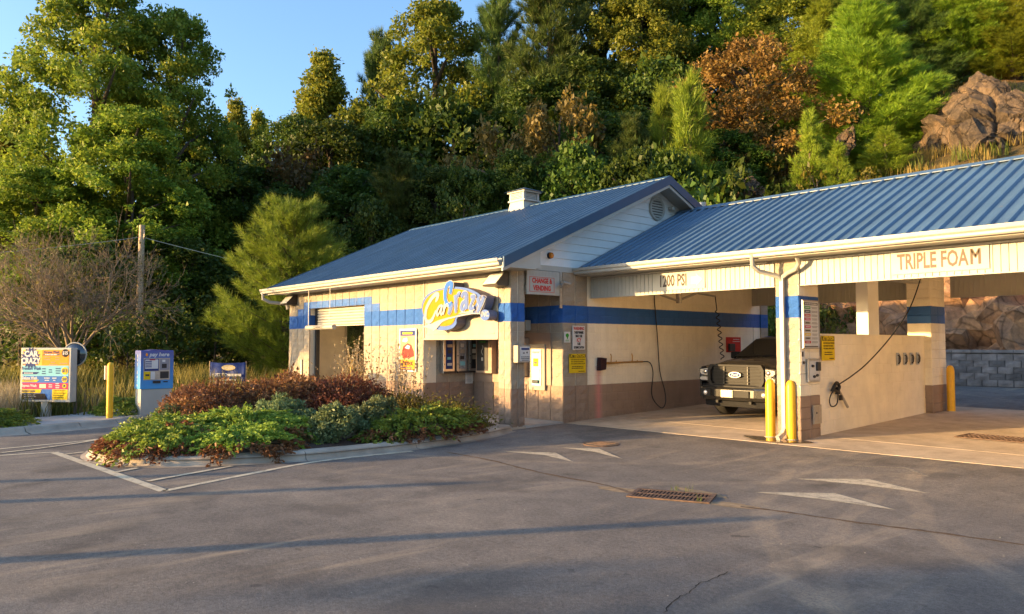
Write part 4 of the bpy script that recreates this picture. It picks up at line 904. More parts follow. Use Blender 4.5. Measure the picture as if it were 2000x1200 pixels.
# floodlights under the eave
def flood(loc, lab):
    f = thing('floodlight', lab, 'lamp', loc, 0, 'bronze floodlights under the eave', local=True)
    b = MB(); b.prism([(0, .02), (0, .30), (-.10, .30), (-.34, .06), (-.32, .0), (-.05, .0)], 'x', -.24, .24); b.build('housing', m_bronze, f)
    b = MB(); b.hexa([(-.215, -.36, .04), (.215, -.36, .04), (.215, -.345, .04), (-.215, -.345, .04), (-.215, -.13, .285), (.215, -.13, .285), (.215, -.115, .275), (-.215, -.115, .275)]); b.build('lens', m_lens, f)
flood((-12.22, YF, 3.02), 'bronze floodlight right of the round logo sign, under the eave')
flood((-22.22, YF, 3.02), 'bronze floodlight above the far corner by the gutter elbow')
# small rods and post in front of the tunnel
b = MB(); b.cyl((-21.05, 10.1, .0), (-21.05, 10.1, 1.35), .035, n=8); tag(b.build('guide_post', m_galv, None, True), 'thin grey guide post on the far side of the tunnel entry', 'post')
b = MB(); b.cyl((-18.1, 10.1, .0), (-18.1, 10.1, 1.4), .035, n=8); tag(b.build('guide_post', m_yellow, None, True), 'thin yellow guide post on the near side of the tunnel entry', 'post')
# ------------------------------------------------------------------ the 3-D logo sign
SY = 10.10
def SP(x, y):
    t = x / 1457; u = t * (1 + .155 * (1 - t)); zt = 3.55 - .24 * u; zb = 1.84 - .01 * u
    return (-15.14 + 3.22 * u, zt + (zb - zt) * y / 1200)
lg = thing('logo_sign', 'raised logo sign of big script letters on a yellow oval with blue rim', 'sign', (-13.7, SY, 2.6))
def plate(poly, d0, d1, mat, name): b = MB(); b.prism(poly, 'y', SY - d0, SY - d1); return b.build(name, mat, lg)
def cr_poly(p, closed=True, sub=6): return smooth_path([SP(*q) for q in p], closed, sub)
oval = [(140, 600), (160, 500), (230, 400), (360, 320), (520, 280), (700, 262), (860, 280), (1000, 325), (1100, 390), (1130, 470), (1080, 560), (1000, 640), (1020, 700), (800, 745), (722, 800), (715, 880), (660, 950), (560, 985), (430, 990), (300, 940), (200, 830), (155, 720)]
inner = [(162, 640), (185, 530), (250, 430), (370, 350), (520, 310), (700, 300), (850, 320), (970, 365), (1050, 420), (1060, 480), (1030, 560), (960, 640), (900, 700), (720, 740), (685, 830), (640, 890), (560, 918), (460, 920), (330, 890), (240, 820), (180, 730)]
m_rim = M('logo_rim_blue', (.085, .15, .38), .45, .08, 5, spec=.08); m_side = M('logo_return', (.16, .16, .22), .5, .1, 5, spec=.08); m_face = M('logo_yellow', (.33, .20, .002), .45, .06, 6, spec=.08); m_lw = M('logo_white', (.33, .34, .34), .45, .04, 6, spec=.08); m_lb = M('logo_letter_blue', (.10, .155, .36), .45, .08, 6, spec=.08); m_lb2 = M('logo_letter_deep_blue', (.035, .14, .52), .45, .08, 6, spec=.08)
plate(cr_poly(oval), -.26, 0, m_side, 'body'); plate(cr_poly(oval), .002, .014, m_rim, 'rim'); plate(cr_poly(inner), .016, .024, m_face, 'oval')
def ribbon(pts, w, d, mat, name, sub=7, parent=None):
    """brush letter: a stroke of changing width, in sign pixels, as a solid of small depth"""
    P = smooth_path([SP(x, y) for x, y in pts], False, sub); n = len(P)
    ws = np.interp(np.linspace(0, 1, n), np.linspace(0, 1, len(w)), w) * .00195 if hasattr(w, '__len__') else np.full(n, w * .00195)
    L, R = [], []
    for i, p in enumerate(P):
        a, c = np.array(P[max(0, i - 1)]), np.array(P[min(n - 1, i + 1)]); t = (c - a) / (np.linalg.norm(c - a) + 1e-9); q = np.array([-t[1], t[0]])
        L.append(tuple(np.array(p) + q * ws[i] / 2)); R.append(tuple(np.array(p) - q * ws[i] / 2))
    b = MB(); y0 = SY - d; Y1 = [SY - d - .005 - .0035 * i / n for i in range(n)]   # the stroke climbs a little so that it crosses over itself
    b.v = [(x, y, z) for (x, z), y in zip(L, Y1)] + [(x, y, z) for (x, z), y in zip(R, Y1)] + [(x, y0, z) for x, z in L] + [(x, y0, z) for x, z in R]
    for i in range(n - 1):
        b.f += [(i, i + 1, n + i + 1, n + i), (i, 2 * n + i, 2 * n + i + 1, i + 1), (n + i, n + i + 1, 3 * n + i + 1, 3 * n + i)]
    b.f += [(0, n, 3 * n, 2 * n), (n - 1, 3 * n - 1, 4 * n - 1, 2 * n - 1)]; b.m = [0] * len(b.f)
    return b.build(name, mat, parent or lg)
# the tall C loop behind the oval top: its own raised block
topC = [(520, 420), (530, 300), (570, 220), (620, 185), (665, 195), (680, 240), (672, 330), (600, 420)]
plate(cr_poly(topC), -.26, .012, m_side, 'letter_block')
plate(cr_poly([(1060, 430), (1215, 420), (1170, 620), (1090, 690), (1010, 690)]), -.2, .012, m_side, 'letter_block')
def letter(pts, w, d, inner_mat, outline=m_lw, ow=22, nm='letter'):
    w = np.array(w, float) if hasattr(w, '__len__') else w
    ribbon(pts, w + ow, d, outline, nm); ribbon(pts, w, d + .009, inner_mat, nm)
Cb = [(625, 385), (640, 300), (650, 225), (615, 205), (570, 250), (545, 350), (545, 460), (575, 545), (620, 570), (655, 520)]
letter(Cb, [40, 52, 60, 52, 55, 56, 50, 46, 42, 20], .030, m_lb2)
letter([(650, 530), (628, 640), (600, 725)], [60, 58, 30], .030, m_lb)
letter([(715, 400), (722, 520), (718, 620), (722, 705)], [55, 55, 45, 12], .030, m_lb)
letter([(720, 470), (765, 390), (790, 400)], [20, 45, 50], .030, m_lb)
letter([(815, 440), (850, 375), (890, 400), (893, 520), (905, 640)], [40, 42, 60, 62, 40], .030, m_lb)
letter([(885, 490), (835, 540), (815, 610), (840, 650), (885, 580)], [26, 46, 50, 40, 24], .030, m_lb)
letter([(965, 435), (1030, 432), (985, 540), (960, 630), (1030, 610)], [34, 40, 34, 42, 30], .030, m_lb)
letter([(1088, 440), (1105, 520), (1125, 560)], [50, 50, 36], .030, m_lb)
letter([(1190, 430), (1140, 560), (1085, 690)], [46, 52, 30], .030, m_lb)
ribbon([(425, 455), (400, 490), (380, 515), (410, 440), (420, 390), (370, 400), (290, 500), (225, 640), (215, 790), (255, 850), (310, 830), (350, 760), (390, 660)], [20, 25, 10, 55, 46, 50, 52, 50, 46, 46, 46, 38, 24], .026, m_lw, 'letter')
ribbon([(495, 570), (445, 600), (410, 690), (425, 745), (470, 660), (500, 570), (475, 680), (490, 730), (530, 650)], [24, 30, 32, 26, 20, 32, 32, 26, 18], .040, m_lw, 'letter')
ribbon([(540, 540), (525, 640), (520, 725), (545, 620), (580, 560), (595, 600)], [34, 34, 18, 22, 34, 28], .040, m_lw, 'letter')
plate([SP(*q) for q in [(150, 940), (225, 910), (300, 890), (420, 830), (560, 785), (700, 755), (860, 715), (1010, 700), (1080, 705), (1120, 670), (1130, 720), (1000, 718), (850, 745), (720, 775), (600, 805), (500, 850), (420, 940), (350, 1020), (310, 975), (230, 945)]], .026, .036, m_lw, 'swoosh')
plate([SP(*q) for q in [(760, 715), (800, 690), (1000, 665), (1010, 690), (850, 705)]], .026, .036, m_lw, 'swoosh')
icp = [SP(1190 + 78 * math.cos(a), 735 + 92 * math.sin(a)) for a in np.linspace(0, 2 * PI, 29)[:-1]]
plate(icp, -.2, .004, m_side, 'badge'); plate(icp, .005, .012, m_rim, 'badge')
q = SP(1192, 722); text('INC.', lg, q[0] + 13.7, q[1] - 2.6, .15, m_lw, -.016, sx=.95, bold=.004, shear=.25)
# ------------------------------------------------------------------ bay equipment
br = thing('foam_brush', 'dark foam brush held on the bay wall with a pink stain below', 'brush', (X0 + .01, 13.08, 1.36))
b = MB(); b.hexa([(X0 + .02, 12.98, 1.2), (X0 + .14, 12.98, 1.2), (X0 + .14, 13.17, 1.22), (X0 + .02, 13.17, 1.22), (X0 + .02, 13.0, 1.5), (X0 + .14, 13.0, 1.5), (X0 + .14, 13.2, 1.48), (X0 + .02, 13.2, 1.48)]); b.build('bristles', M('maroon_bristles', (.035, .012, .014), .9, .3, 30, bmp=1, bscale=90), br)
b = MB(); b.tube([(X0 + .08, 13.15, 1.35), (X0 + .08, 13.9, 1.375)], .018, 8); b.build('handle', m_brass, br)
ra = thing('hose_bracket', 'brass rail with two wall brackets holding the foam brush handle', 'bracket', (X0, 14.0, 1.38))
b = MB(); b.tube([(X0 + .05, 13.2, 1.37), (X0 + .05, 14.6, 1.38)], .02, 8); b.build('rail', m_brass, ra)
for y in (13.42, 14.18):
    b = MB(); b.tube([(X0 + .0, y, 1.38), (X0 + .07, y, 1.38), (X0 + .08, y, 1.52), (X0 + .06, y, 1.58)], .013, 6); b.tube([(X0 + .0, y + .14, 1.37), (X0 + .09, y + .14, 1.37), (X0 + .1, y + .16, 1.42)], .013, 6); b.build('hook', m_brass, ra)
def sp3(pts, sub=6):
    out = []; L = len(pts)
    for i in range(L - 1):
        g = lambda k: np.array(pts[max(0, min(L - 1, k))], float); a, b_, c, d = g(i - 1), g(i), g(i + 1), g(i + 2)
        for j in range(sub):
            t = j / sub; out.append(tuple(.5 * ((2 * b_) + (-a + c) * t + (2 * a - 5 * b_ + 4 * c - d) * t * t + (-a + 3 * b_ - 3 * c + d) * t ** 3)))
    out.append(tuple(pts[-1])); return out
def hose(name, label, pts, r, mat, cat='hose', n=7):
    b = MB(); b.tube(sp3(pts), r, n); return tag(b.build(name, mat, None, True), label, cat)
hose('brush_hose', 'dark looped hose hanging down the left bay wall from the brush rail', [(X0 + .06, 14.6, 1.38), (X0 + .07, 14.85, 1.35), (X0 + .06, 14.98, 1.1), (X0 + .06, 14.92, .62), (X0 + .08, 15.02, .38), (X0 + .1, 15.27, .22), (X0 + .1, 15.42, .36), (X0 + .07, 15.42, .66), (X0 + .06, 15.25, 1.15), (X0 + .05, 15.18, 2.0), (X0 + .05, 15.08, 2.9), (X0 + .06, 15.08, 3.4)], .012, m_black)
bm_ = thing('swing_boom', 'ceiling swing boom over the truck carrying the spray hose', 'boom', (X0 + .6, 15.6, 3.2))
p0, p1, p2 = at(1316, 590, 18.2), at(1335, 592, 18.0), None
b = MB(); b.tube([tuple(onX(1290, 576, -11.2)), tuple(onX(1324, 588, -11.2)), tuple(onX(1360, 573, -11.2))], .03, 7); b.build('arm', m_galv, bm_, True)
b = MB(); b.tube([tuple(onX(1360, 573, -11.2)), tuple(onX(1397, 579, -11.2))], .025, 7); b.build('arm', m_galv, bm_, True)
a = onX(1326, 590, -11.2); b = MB(); b.cyl((a[0], a[1], a[2] - .03), (a[0], a[1], 3.45), .07, n=10); b.build('pivot', m_galv, bm_, True)
hx = onX(1397, 579, -11.2); tpts = []
coil = []
for i in range(90):
    t = i / 89; z = hx[2] - t * 1.62; r = .0 if t < .22 else .045
    coil.append((hx[0] + .03 * t + r * math.cos(i * .75), hx[1] + .25 * t + r * math.sin(i * .75), z))
b = MB(); b.tube(coil, .013, 5); tag(b.build('coiled_hose', m_black, None, True), 'thin coiled hose dangling from the boom beside the red sign', 'hose')
rs = board('red_sign', 'red sign with a black card box on the far bay wall', 'sign', (X0 + .01, 18.25, 1.58), P2, .72, .42, m_red)
b = MB(); b.box(.08, .34, -.08, -.013, .03, .24); b.build('card_box', m_dark, rs, bevel=.01); rows(rs, .3, .68, .36, .06, 2, m_paper, -.0145, .02)
b = MB(); b.tube([(X0 + .03, 18.3, 1.58), (X0 + .03, 18.32, .9)], .012, 5); b.build('wire', m_dark, rs)
# column face: price menu, labels, control panel, lower box
pm = board('dial_menu', 'tall framed wash dial menu with coloured rows on the column', 'sign', (-6.80, 12.80, 1.72), P2, .60, .88, m_paper, .02)
b = MB()
for x0, x1, z0, z1 in ((0, .6, 0, .02), (0, .6, .86, .88), (0, .02, 0, .88), (.58, .6, 0, .88)): b.box(x0, x1, -.034, -.02, z0, z1)
b.build('frame', m_galv, pm)
b = MB(); b.box(.05, .55, -.0235, -.0205, .79, .835); b.build('header', m_bronze, pm); rows(pm, .07, .53, .812, .03, 1, m_paper, -.0255, .02)
for i, m in enumerate((m_green, m_blackink, m_red, m_magenta, MATS['light_blue_print'] if 0 else m_cream, m_magenta, m_cream, m_sy, m_cream, m_red)):
    z = .72 - .069 * i; b = MB(); b.box(.07, .28, -.0235, -.0205, z, z + .046); b.build('row_tab', m, pm)
    rows(pm, .09, .26, z + .023, .02, 1, m_paper if m is not m_cream else m_blackink, -.0255, .016); rows(pm, .32, .54, z + .03, .02, 2, m_bronze, -.0225, .007)
b = MB(); b.box(.05, .55, -.0235, -.0205, .03, .05); b.build('footer', m_bronze, pm)
attention((-6.81, 13.53, 1.50), .50, .46, 'yellow ATTENTION sign on the low partition beside the dial menu')
dl = board('decal', 'small peeling white decals low on the column edge under the menu', 'decal', (-6.80, 12.77, 1.43), P2, .12, .26, m_paper, .003); b = MB(); b.box(.01, .07, -.006, -.0035, .15, .24); b.box(.03, .11, -.006, -.0035, .02, .07); b.build('print', m_dark, dl)
cp_ = thing('control_panel', 'stainless coin control panel set in the column face', 'control panel', (-6.80, 12.95, 1.12), P2, local=True)
b = MB(); b.box(0, .44, -.03, 0, 0, .42); b.build('frame', m_steel, cp_, bevel=.006); b = MB(); b.box(.05, .40, -.034, -.0305, .04, .38); b.build('plate', m_paper, cp_)
b = MB(); b.box(.27, .40, -.07, -.0345, .2, .36); b.build('coin_slot', m_dark, cp_, bevel=.006)
for x, z in ((.14, .29), (.19, .1), (.3, .12)): b = MB(); b.cyl((x, -.034, z), (x, -.06, z), .025, n=10); b.cyl((x - .04, -.05, z), (x + .04, -.05, z), .012, n=6); b.build('dial', m_dark, cp_)
lb = thing('drop_box', 'grey recessed steel drop box low in the column face', 'box', (-6.80, 13.13, .36), P2, local=True)
b = MB(); b.box(0, .30, -.02, 0, 0, .34); b.build('frame', m_galv, lb); b = MB(); b.box(.03, .2, -.026, -.0205, .03, .31); b.build('door', m_cream, lb); b = MB(); b.ball((.1, -.03, .2), .014); b.build('lock', m_dark, lb)
for i, y in enumerate((16.95, 17.31, 17.66, 18.0)):
    lab = ('mat clamp on the partition nearest the wash wand', 'second mat clamp from the wash wand', 'third mat clamp from the wash wand', 'mat clamp on the partition nearest the rear column')[i]
    c = thing('mat_clamp', lab, 'clamp', (-6.85, y, 1.35), P2, 'steel mat clamps on the partition', local=True)
    b = MB(); b.box(-.05, .05, -.03, 0, 0, .27); b.build('plate', m_steel, c, bevel=.003); b = MB(); b.tube([(-.04, -.03, .22), (-.02, -.06, .2), (.0, -.06, .08), (-.03, -.03, .03)], .014, 6); b.build('jaw', m_dark, c); b = MB(); b.tube([(.04, -.03, .24), (.05, -.055, .15), (.03, -.03, .02)], .012, 6); b.build('spring', m_galv, c)
wx = -6.80
hose('wash_hose', 'long black spray hose sagging from the ceiling to the wand on the partition', [(-6.3, 17.0, 3.35), (-6.35, 16.4, 2.55), (-6.5, 15.8, 1.95), (-6.65, 15.1, 1.45), (-6.74, 14.6, 1.2), (-6.78, 14.15, 1.05)], .012, m_black)
wd = thing('spray_wand', 'spray wand with black trigger grip and looped hose on the partition', 'wand', (-6.79, 14.0, .9))
b = MB(); b.tube([(-6.79, 14.02, 1.02), (-6.78, 14.2, .86), (-6.77, 14.44, .60)], [.022, .022, .028], 8); b.build('lance', m_galv, wd, True)
b = MB(); b.tube(sp3([(-6.79, 13.86, .92), (-6.76, 13.9, 1.02), (-6.77, 14.02, 1.08), (-6.76, 14.1, 1.0), (-6.77, 14.02, .92), (-6.78, 13.9, .96)]), .03, 7); b.box(-6.81, -6.75, 14.02, 14.1, .86, 1.0); b.box(-6.80, -6.76, 14.15, 14.22, .74, .84); b.build('trigger_grip', m_black, wd, True)
b = MB(); b.tube(sp3([(-6.78, 13.95, .95), (-6.79, 13.84, .88), (-6.80, 13.78, .76), (-6.80, 13.82, .66), (-6.79, 13.92, .64), (-6.78, 14.02, .68), (-6.78, 14.07, .78), (-6.78, 14.08, .92)]), .012, 6); b.build('hose_loop', m_black, wd, True)
# bay floor drain
fd = thing('floor_drain', 'rusty grated drain in the floor of the second wash bay', 'drain', (-4.4, 15.1, hz(15.1) + .022))
b = MB(); z = hz(15.1) + .0245
x0, x1, y0, y1 = -5.0, -3.4, 14.75, 15.5
b.box(x0, x1, y0, y1, z - .002, z); b.build('pit', m_void, fd)
b = MB()
for i in range(5): y = y0 + (y1 - y0) * i / 4; b.box(x0, x1, y - .012, y + .012, z + .001, z + .014)
b.box(x0 - .03, x0, y0, y1, z, z + .014); b.box(x1, x1 + .03, y0, y1, z, z + .014); b.build('frame', m_iron, fd)
for i in range(20): x = x0 + .08 * i + .03; b = MB(); b.box(x, x + .03, y0, y1, z + .002, z + .012); b.build('bar', m_iron, fd)
# storm drain in the asphalt
sd = thing('storm_drain', 'rusty iron storm drain grate set in the asphalt with weeds at its edge', 'drain', (-5.6, 7.4, 0), math.atan2(.36, .77), local=True)
L, Wd = .86, .44
b = MB(); b.box(-L / 2, L / 2, -Wd / 2, Wd / 2, .0035, .005); b.build('pit', m_void, sd)
b = MB()
for x0, x1, y0, y1 in ((-L / 2 - .05, L / 2 + .05, -Wd / 2 - .05, -Wd / 2), (-L / 2 - .05, L / 2 + .05, Wd / 2, Wd / 2 + .05), (-L / 2 - .05, -L / 2, -Wd / 2, Wd / 2), (L / 2, L / 2 + .05, -Wd / 2, Wd / 2), (-L / 2, L / 2, -.016, .016)): b.box(x0, x1, y0, y1, .004, .018)
b.build('frame', m_iron, sd)
for i in range(19):
    x = -L / 2 + .02 + i * (L - .04) / 18
    for a, c in ((-Wd / 2, -.017), (.017, Wd / 2)): b = MB(); b.box(x - .011, x + .011, a, c, .006, .016); b.build('bar', m_iron, sd)
mh = thing('manhole_cover', 'round cast iron cover with crumbling rim in the asphalt by the bay', 'cover', (-9.24, 10.18, hz(10.18)), local=True)
b = MB(); b.disc((0, 0), .30, 'z', d=(.002, .010)); b.build('lid', M('worn_iron_lid', (.11, .085, .062), .85, .35, 14, bmp=.8, bscale=40), mh); b = MB(); b.tube([(.32 * math.cos(a), .32 * math.sin(a), .003) for a in np.linspace(0, 2 * PI, 25)], .010, 5, caps=False); b.build('rim', m_iron, mh)
for i in range(5): b = MB(); b.box(-.2, .2, -.16 + .08 * i - .012, -.16 + .08 * i + .012, .0105, .016); b.build('rib', m_iron, mh)
# retaining wall of split grey blocks behind the bays
RWY = 27.9
rw = thing('retaining_wall', 'low grey concrete block retaining wall behind the wash bays', 'wall', (-6, RWY, hz(28)))
m_grey = M('grey_wall_block', (.20, .195, .19), .9, .35, 3.0, bmp=.9, bscale=25); m_grey2 = M('dark_grey_wall_block', (.12, .12, .12), .9, .35, 3.0, bmp=.9, bscale=25)
gm = [SPL[.4][i].mesh('wall_block', m) for i in range(4) for m in (m_grey, m_grey, m_grey2)]
b = MB(); b.box(-14, 3.9, RWY + .025, RWY + .4, .2, hz(28) + 1.06); b.build('wall_core', m_grey2, rw)
for k in range(5):
    for i in range(40):
        x = -13.8 + .45 * i + (.22 if k % 2 else 0)
        put(gm[rnd.randrange(12)], 'block', rw, (x, RWY + rnd.uniform(-.012, .012), hz(28) - .02 + .21 * k + .1), (0, 0, rnd.uniform(-.015, .015)), (1.11, 1, 1.04))
for i in range(30):
    x = -13.7 + .6 * i; b = MB(); b.box(x, x + .59, RWY - .04 + rnd.uniform(-.01, .01), RWY + .35, hz(28) + 1.06, hz(28) + 1.16); b.build('cap_block', m_grey, rw, bevel=.008)
# ------------------------------------------------------------------ rock cut
def cliff(name, x0, x1, nx, ny, yb, zb, yt, zt, seed, amp, mat, kind='structure', xf=None):
    mb = MB()
    for j in range(ny + 1):
        v = j / ny
        for i in range(nx + 1):
            u = i / nx; x = x0 + (x1 - x0) * u; y = yb + (yt - yb) * v ** 1.25; z = zb + (zt - zb) * v
            p = Vector((x * .34 + seed, z * .42, y * .3)); d = noise.turbulence(p, 4, True, noise_basis='VORONOI_F2F1', amplitude_scale=.55, frequency_scale=2.1) if False else 0
            cell = noise.cell(Vector((x * .8 + seed + z * .5, z * 1.1 - x * .35, 2))); c2 = noise.cell(Vector((x * 2.1 - z, z * 2.3 + x * .6, seed)))
            rid = abs(noise.noise(Vector((x * .5 + seed, z * .6, 0)))) * 1.5 + noise.fractal(Vector((x * .9 + seed, z * 1.0, y)), 1.0, 2.2, 5) * .6
            dd = amp * (rid + .55 * cell + .18 * c2 - .6)
            x2 = x + .25 * noise.noise(Vector((z * 1.3, x * 1.3, seed)))
            mb.v.append((x2, y - dd * .8, z + dd * .35))
    for j in range(ny):
        for i in range(nx):
            a = j * (nx + 1) + i; q = (a, a + 1, a + nx + 2, a + nx + 1)
            mb.f += [(q[0], q[1], q[2]), (q[0], q[2], q[3])] if (i + j) % 2 else [(q[0], q[1], q[3]), (q[1], q[2], q[3])]; mb.m += [0, 0]
    return struct(name, mb, mat, kind=kind)
cliff('rock_face', -27, 8, 120, 28, 30.3, .3, 37.6, 8.0, 3.3, 1.1, m_rock)
def boulder(name, label, c, r, seed, sub=5, sq=(1, 1, 1), ncut=16):
    bm = bmesh.new(); bmesh.ops.create_icosphere(bm, subdivisions=sub, radius=1)
    rr = random.Random(seed); cuts = []
    for _ in range(ncut):
        n = Vector((rr.uniform(-1, 1), rr.uniform(-1, 1), rr.uniform(-.5, 1))).normalized(); cuts.append((n, rr.uniform(.42, .80)))
    for v in bm.verts:
        p = v.co.copy()
        for n, d in cuts:
            e = p.dot(n) - d
            if e > 0: p -= n * e * .97
        q = p * 1.9 + Vector((seed, seed * .3, 0)); ds, _ = noise.voronoi(q); crack = max(0.0, .11 - (ds[1] - ds[0])) / .11
        st = noise.cell(Vector((p.x * 2.3 + p.z, p.y * 2.3, p.z * 3.1 + seed)))
        p *= 1 + .09 * noise.fractal(p * 3.2 + Vector((seed, 0, 0)), .9, 2.1, 5) - .17 * crack + .075 * st
        v.co = Vector((p.x * r * sq[0], p.y * r * sq[1], p.z * r * sq[2]))
    me = bpy.data.meshes.new(name); bm.to_mesh(me); bm.free(); me.materials.append(m_boulder)
    o = bpy.data.objects.new(name, me); COL.objects.link(o); o.location = c; return tag(o, label, 'boulder')
q = at(1955, 280, 38); boulder('boulder', 'huge rugged brown boulder with cracks above the bay roof ridge', tuple(q), 4.3, 5, 6, (.95, .85, 1.0), 12)
q = at(2050, 240, 39); boulder('boulder', 'darker boulder wedged against the right side of the huge boulder', tuple(q), 3.2, 9)
q = at(1652, 275, 41); boulder('boulder', 'small pale boulder between the young pines and yellow grass', tuple(q), .85, 12, 5, (1, 1, 1.2))
q = at(1470, 372, 38); boulder('boulder', 'low shaded boulder at the foot of the cut behind the roof valley', tuple(q), .9, 17)
# ------------------------------------------------------------------ pickup truck in bay one
TX, TY, TZ = -9.28, 14.50, hz(15.5) + .022
tk = thing('pickup_truck', 'dark grey pickup truck parked nose out in the first wash bay', 'truck', (TX, TY, TZ), 0, local=True)
m_tp = M('truck_paint', (.022, .021, .019), .2, .08, 3, metal=.35, coat=.6, spec=.5); m_chr = M('truck_chrome', (.35, .34, .33), .2, .1, 12, metal=.9); m_tg = glass('truck_glass', (.01, .012, .012), .82, .02); m_tyre = M('tyre_rubber', (.018, .017, .016), .85, .25, 30); m_dk = M('truck_black_trim', (.010, .010, .011), .5, .2, 10, spec=.2)
m_hl = M('headlight_lens', (.72, .70, .66), .08, .1, 30, metal=.55, spec=.9); m_gr = M('grille_grey', (.022, .022, .023), .3, .1, 10, metal=.3)
HWD = .99
def loft(secs, closed_ends=True):
    b = MB(); n = len(secs[0])
    for s in secs: b.v += s
    for i in range(len(secs) - 1): b.f += [(i * n + j, i * n + j + 1, (i + 1) * n + j + 1, (i + 1) * n + j) for j in range(n - 1)]
    b.m = [0] * len(b.f); return b
# side panels with wheel openings
def arch(yc, r, z0, zc=.42, n=14):
    a0 = math.asin((z0 - zc) / r); return [(yc + r * math.cos(t), zc + r * math.sin(t)) for t in np.linspace(a0, PI - a0, n)]
poly = [(.12, .60), (.10, .95), (.16, 1.16), (.5, 1.20), (1.55, 1.27), (3.95, 1.29), (4.0, 1.32), (5.80, 1.34), (5.82, .62), (5.3, .55)] + arch(4.70, .48, .5) + [(3.9, .46), (1.6, .46)] + arch(1.0, .49, .5)
for s in (-1, 1):
    b = MB(); b.prism(poly, 'x', s * (HWD - .05), s * HWD); o = b.build('side_panel', m_tp, tk, bevel=.02)
    for yc in (1.0, 4.70):
        b = MB(); b.tube([(s * (HWD + .005), y, z) for y, z in arch(yc, .47, .5)], .045, 6); b.build('arch_trim', m_tp, tk, True)
b = MB(); b.box(-.93, .93, .3, 5.7, .48, .95); b.box(-.9, .9, .6, 5.6, .35, .5); b.build('chassis', m_dk, tk)
# hood
secs = []
for y, zc, zs in ((.14, 1.20, 1.13), (.20, 1.255, 1.17), (.5, 1.315, 1.205), (1.0, 1.36, 1.24), (1.5, 1.385, 1.27)):
    secs.append([(x, y + .10 * (abs(x) / .95) ** 2, z) for x, z in ((-.97, zs - .03), (-.93, zs), (-.78, zs + .02), (-.62, zc - .035), (-.5, zc), (0, zc + .012), (.5, zc), (.62, zc - .035), (.78, zs + .02), (.93, zs), (.97, zs - .03))])
loft(secs).build('hood', m_tp, tk, True)
# front face: grille shell, bars, emblem
b = MB(); g = [(-.60, .76), (-.66, .86), (-.66, 1.10), (-.60, 1.20), (.60, 1.20), (.66, 1.10), (.66, .86), (.60, .76)]
b.prism(g, 'y', .10, .2); b.build('grille_opening', m_dk, tk)
def ring(poly, k, y0, y1, mat, name):
    cx_, cz_ = 0, .98; b = MB(); n = len(poly); inn = [(x * (1 - k), cz_ + (z - cz_) * (1 - k * 1.9)) for x, z in poly]
    b.v = [(x, y0, z) for x, z in poly] + [(x, y0, z) for x, z in inn] + [(x, y1, z) for x, z in poly] + [(x, y1, z) for x, z in inn]
    for i in range(n): j = (i + 1) % n; b.f += [(i, j, n + j, n + i), (i, 2 * n + i, 2 * n + j, j), (n + i, n + j, 3 * n + j, 3 * n + i)]
    b.m = [0] * len(b.f); return b.build(name, mat, tk)
ring([(x * 1.08, .98 + (z - .98) * 1.1) for x, z in g], .1, .03, .12, m_dk, 'grille_frame')
for i in range(5): z = .83 + .075 * i; b = MB(); b.box(-.62, .62, .055, .1, z, z + .020); b.build('grille_bar', m_dk, tk)
for x in (-.3, .3): b = MB(); b.box(x - .012, x + .012, .06, .1, .78, 1.18); b.build('grille_bar', m_gr, tk)
b = MB(); b.prism([(.155 * math.cos(a), .995 + .065 * math.sin(a)) for a in np.linspace(0, 2 * PI, 25)[:-1]], 'y', .02, .05); em = b.build('emblem', m_chr, tk)
b = MB(); b.prism([(.135 * math.cos(a), .995 + .05 * math.sin(a)) for a in np.linspace(0, 2 * PI, 25)[:-1]], 'y', .015, .0195); b.build('emblem_field', m_navy, em)
cu = text('Ford', em, 0, .995, .085, m_chr, .013, shear=.3)
for s in (-1, 1):
    hl = [(s * .70, .82), (s * .70, 1.155), (s * .97, 1.125), (s * .985, 1.05), (s * .93, .98), (s * .985, .9), (s * .96, .84)]
    b = MB(); b.prism(hl, 'y', .09, .3); h_ = b.build('headlight', m_dk, tk)
    b = MB(); b.prism([(s * .73, .98), (s * .73, 1.13), (s * .95, 1.10), (s * .955, 1.04), (s * .91, .985)], 'y', .075, .0895); b.prism([(s * .73, .85), (s * .73, .93), (s * .90, .95), (s * .955, .9), (s * .94, .86)], 'y', .075, .0895); b.build('lens', m_hl, h_)
    b = MB(); b.box(min(s * .70, s * .88), max(s * .70, s * .88), .06, .0895, .935, .978); b.build('signal_bar', m_gr, h_)
    b = MB(); b.ball((s * .80, .07, 1.05), (.055, .02, .055)); b.build('bulb', m_chr, h_, True)
# bumper
secs = []
for x, yo in ((-1.02, .42), (-1.0, .14), (-.86, .02), (-.5, -.03), (0, -.05), (.5, -.03), (.86, .02), (1.0, .14), (1.02, .42)):
    secs.append([(x, yo + .14, .70), (x, yo + .015, .70), (x, yo, .66), (x, yo - .005, .50), (x, yo + .03, .42), (x, yo + .14, .40)])
loft(secs).build('bumper', m_tp, tk)
secs = []
for x, yo in ((-1.0, .45), (-.98, .18), (-.84, .06), (-.5, .01), (0, -.01), (.5, .01), (.84, .06), (.98, .18), (1.0, .45)):
    secs.append([(x, yo + .2, .775), (x, yo + .03, .775), (x, yo, .75), (x, yo, .71), (x, yo + .1, .70)])
loft(secs).build('bumper_top', m_dk, tk)
secs = []
for x, yo in ((-.98, .4), (-.84, .12), (-.5, .05), (0, .03), (.5, .05), (.84, .12), (.98, .4)): secs.append([(x, yo + .1, .41), (x, yo, .40), (x, yo + .02, .28), (x, yo + .14, .26)])
loft(secs).build('air_dam', m_dk, tk)
b = MB(); b.box(.02, .40, -.072, -.05, .50, .65); b.build('bumper_opening', m_dk, tk)
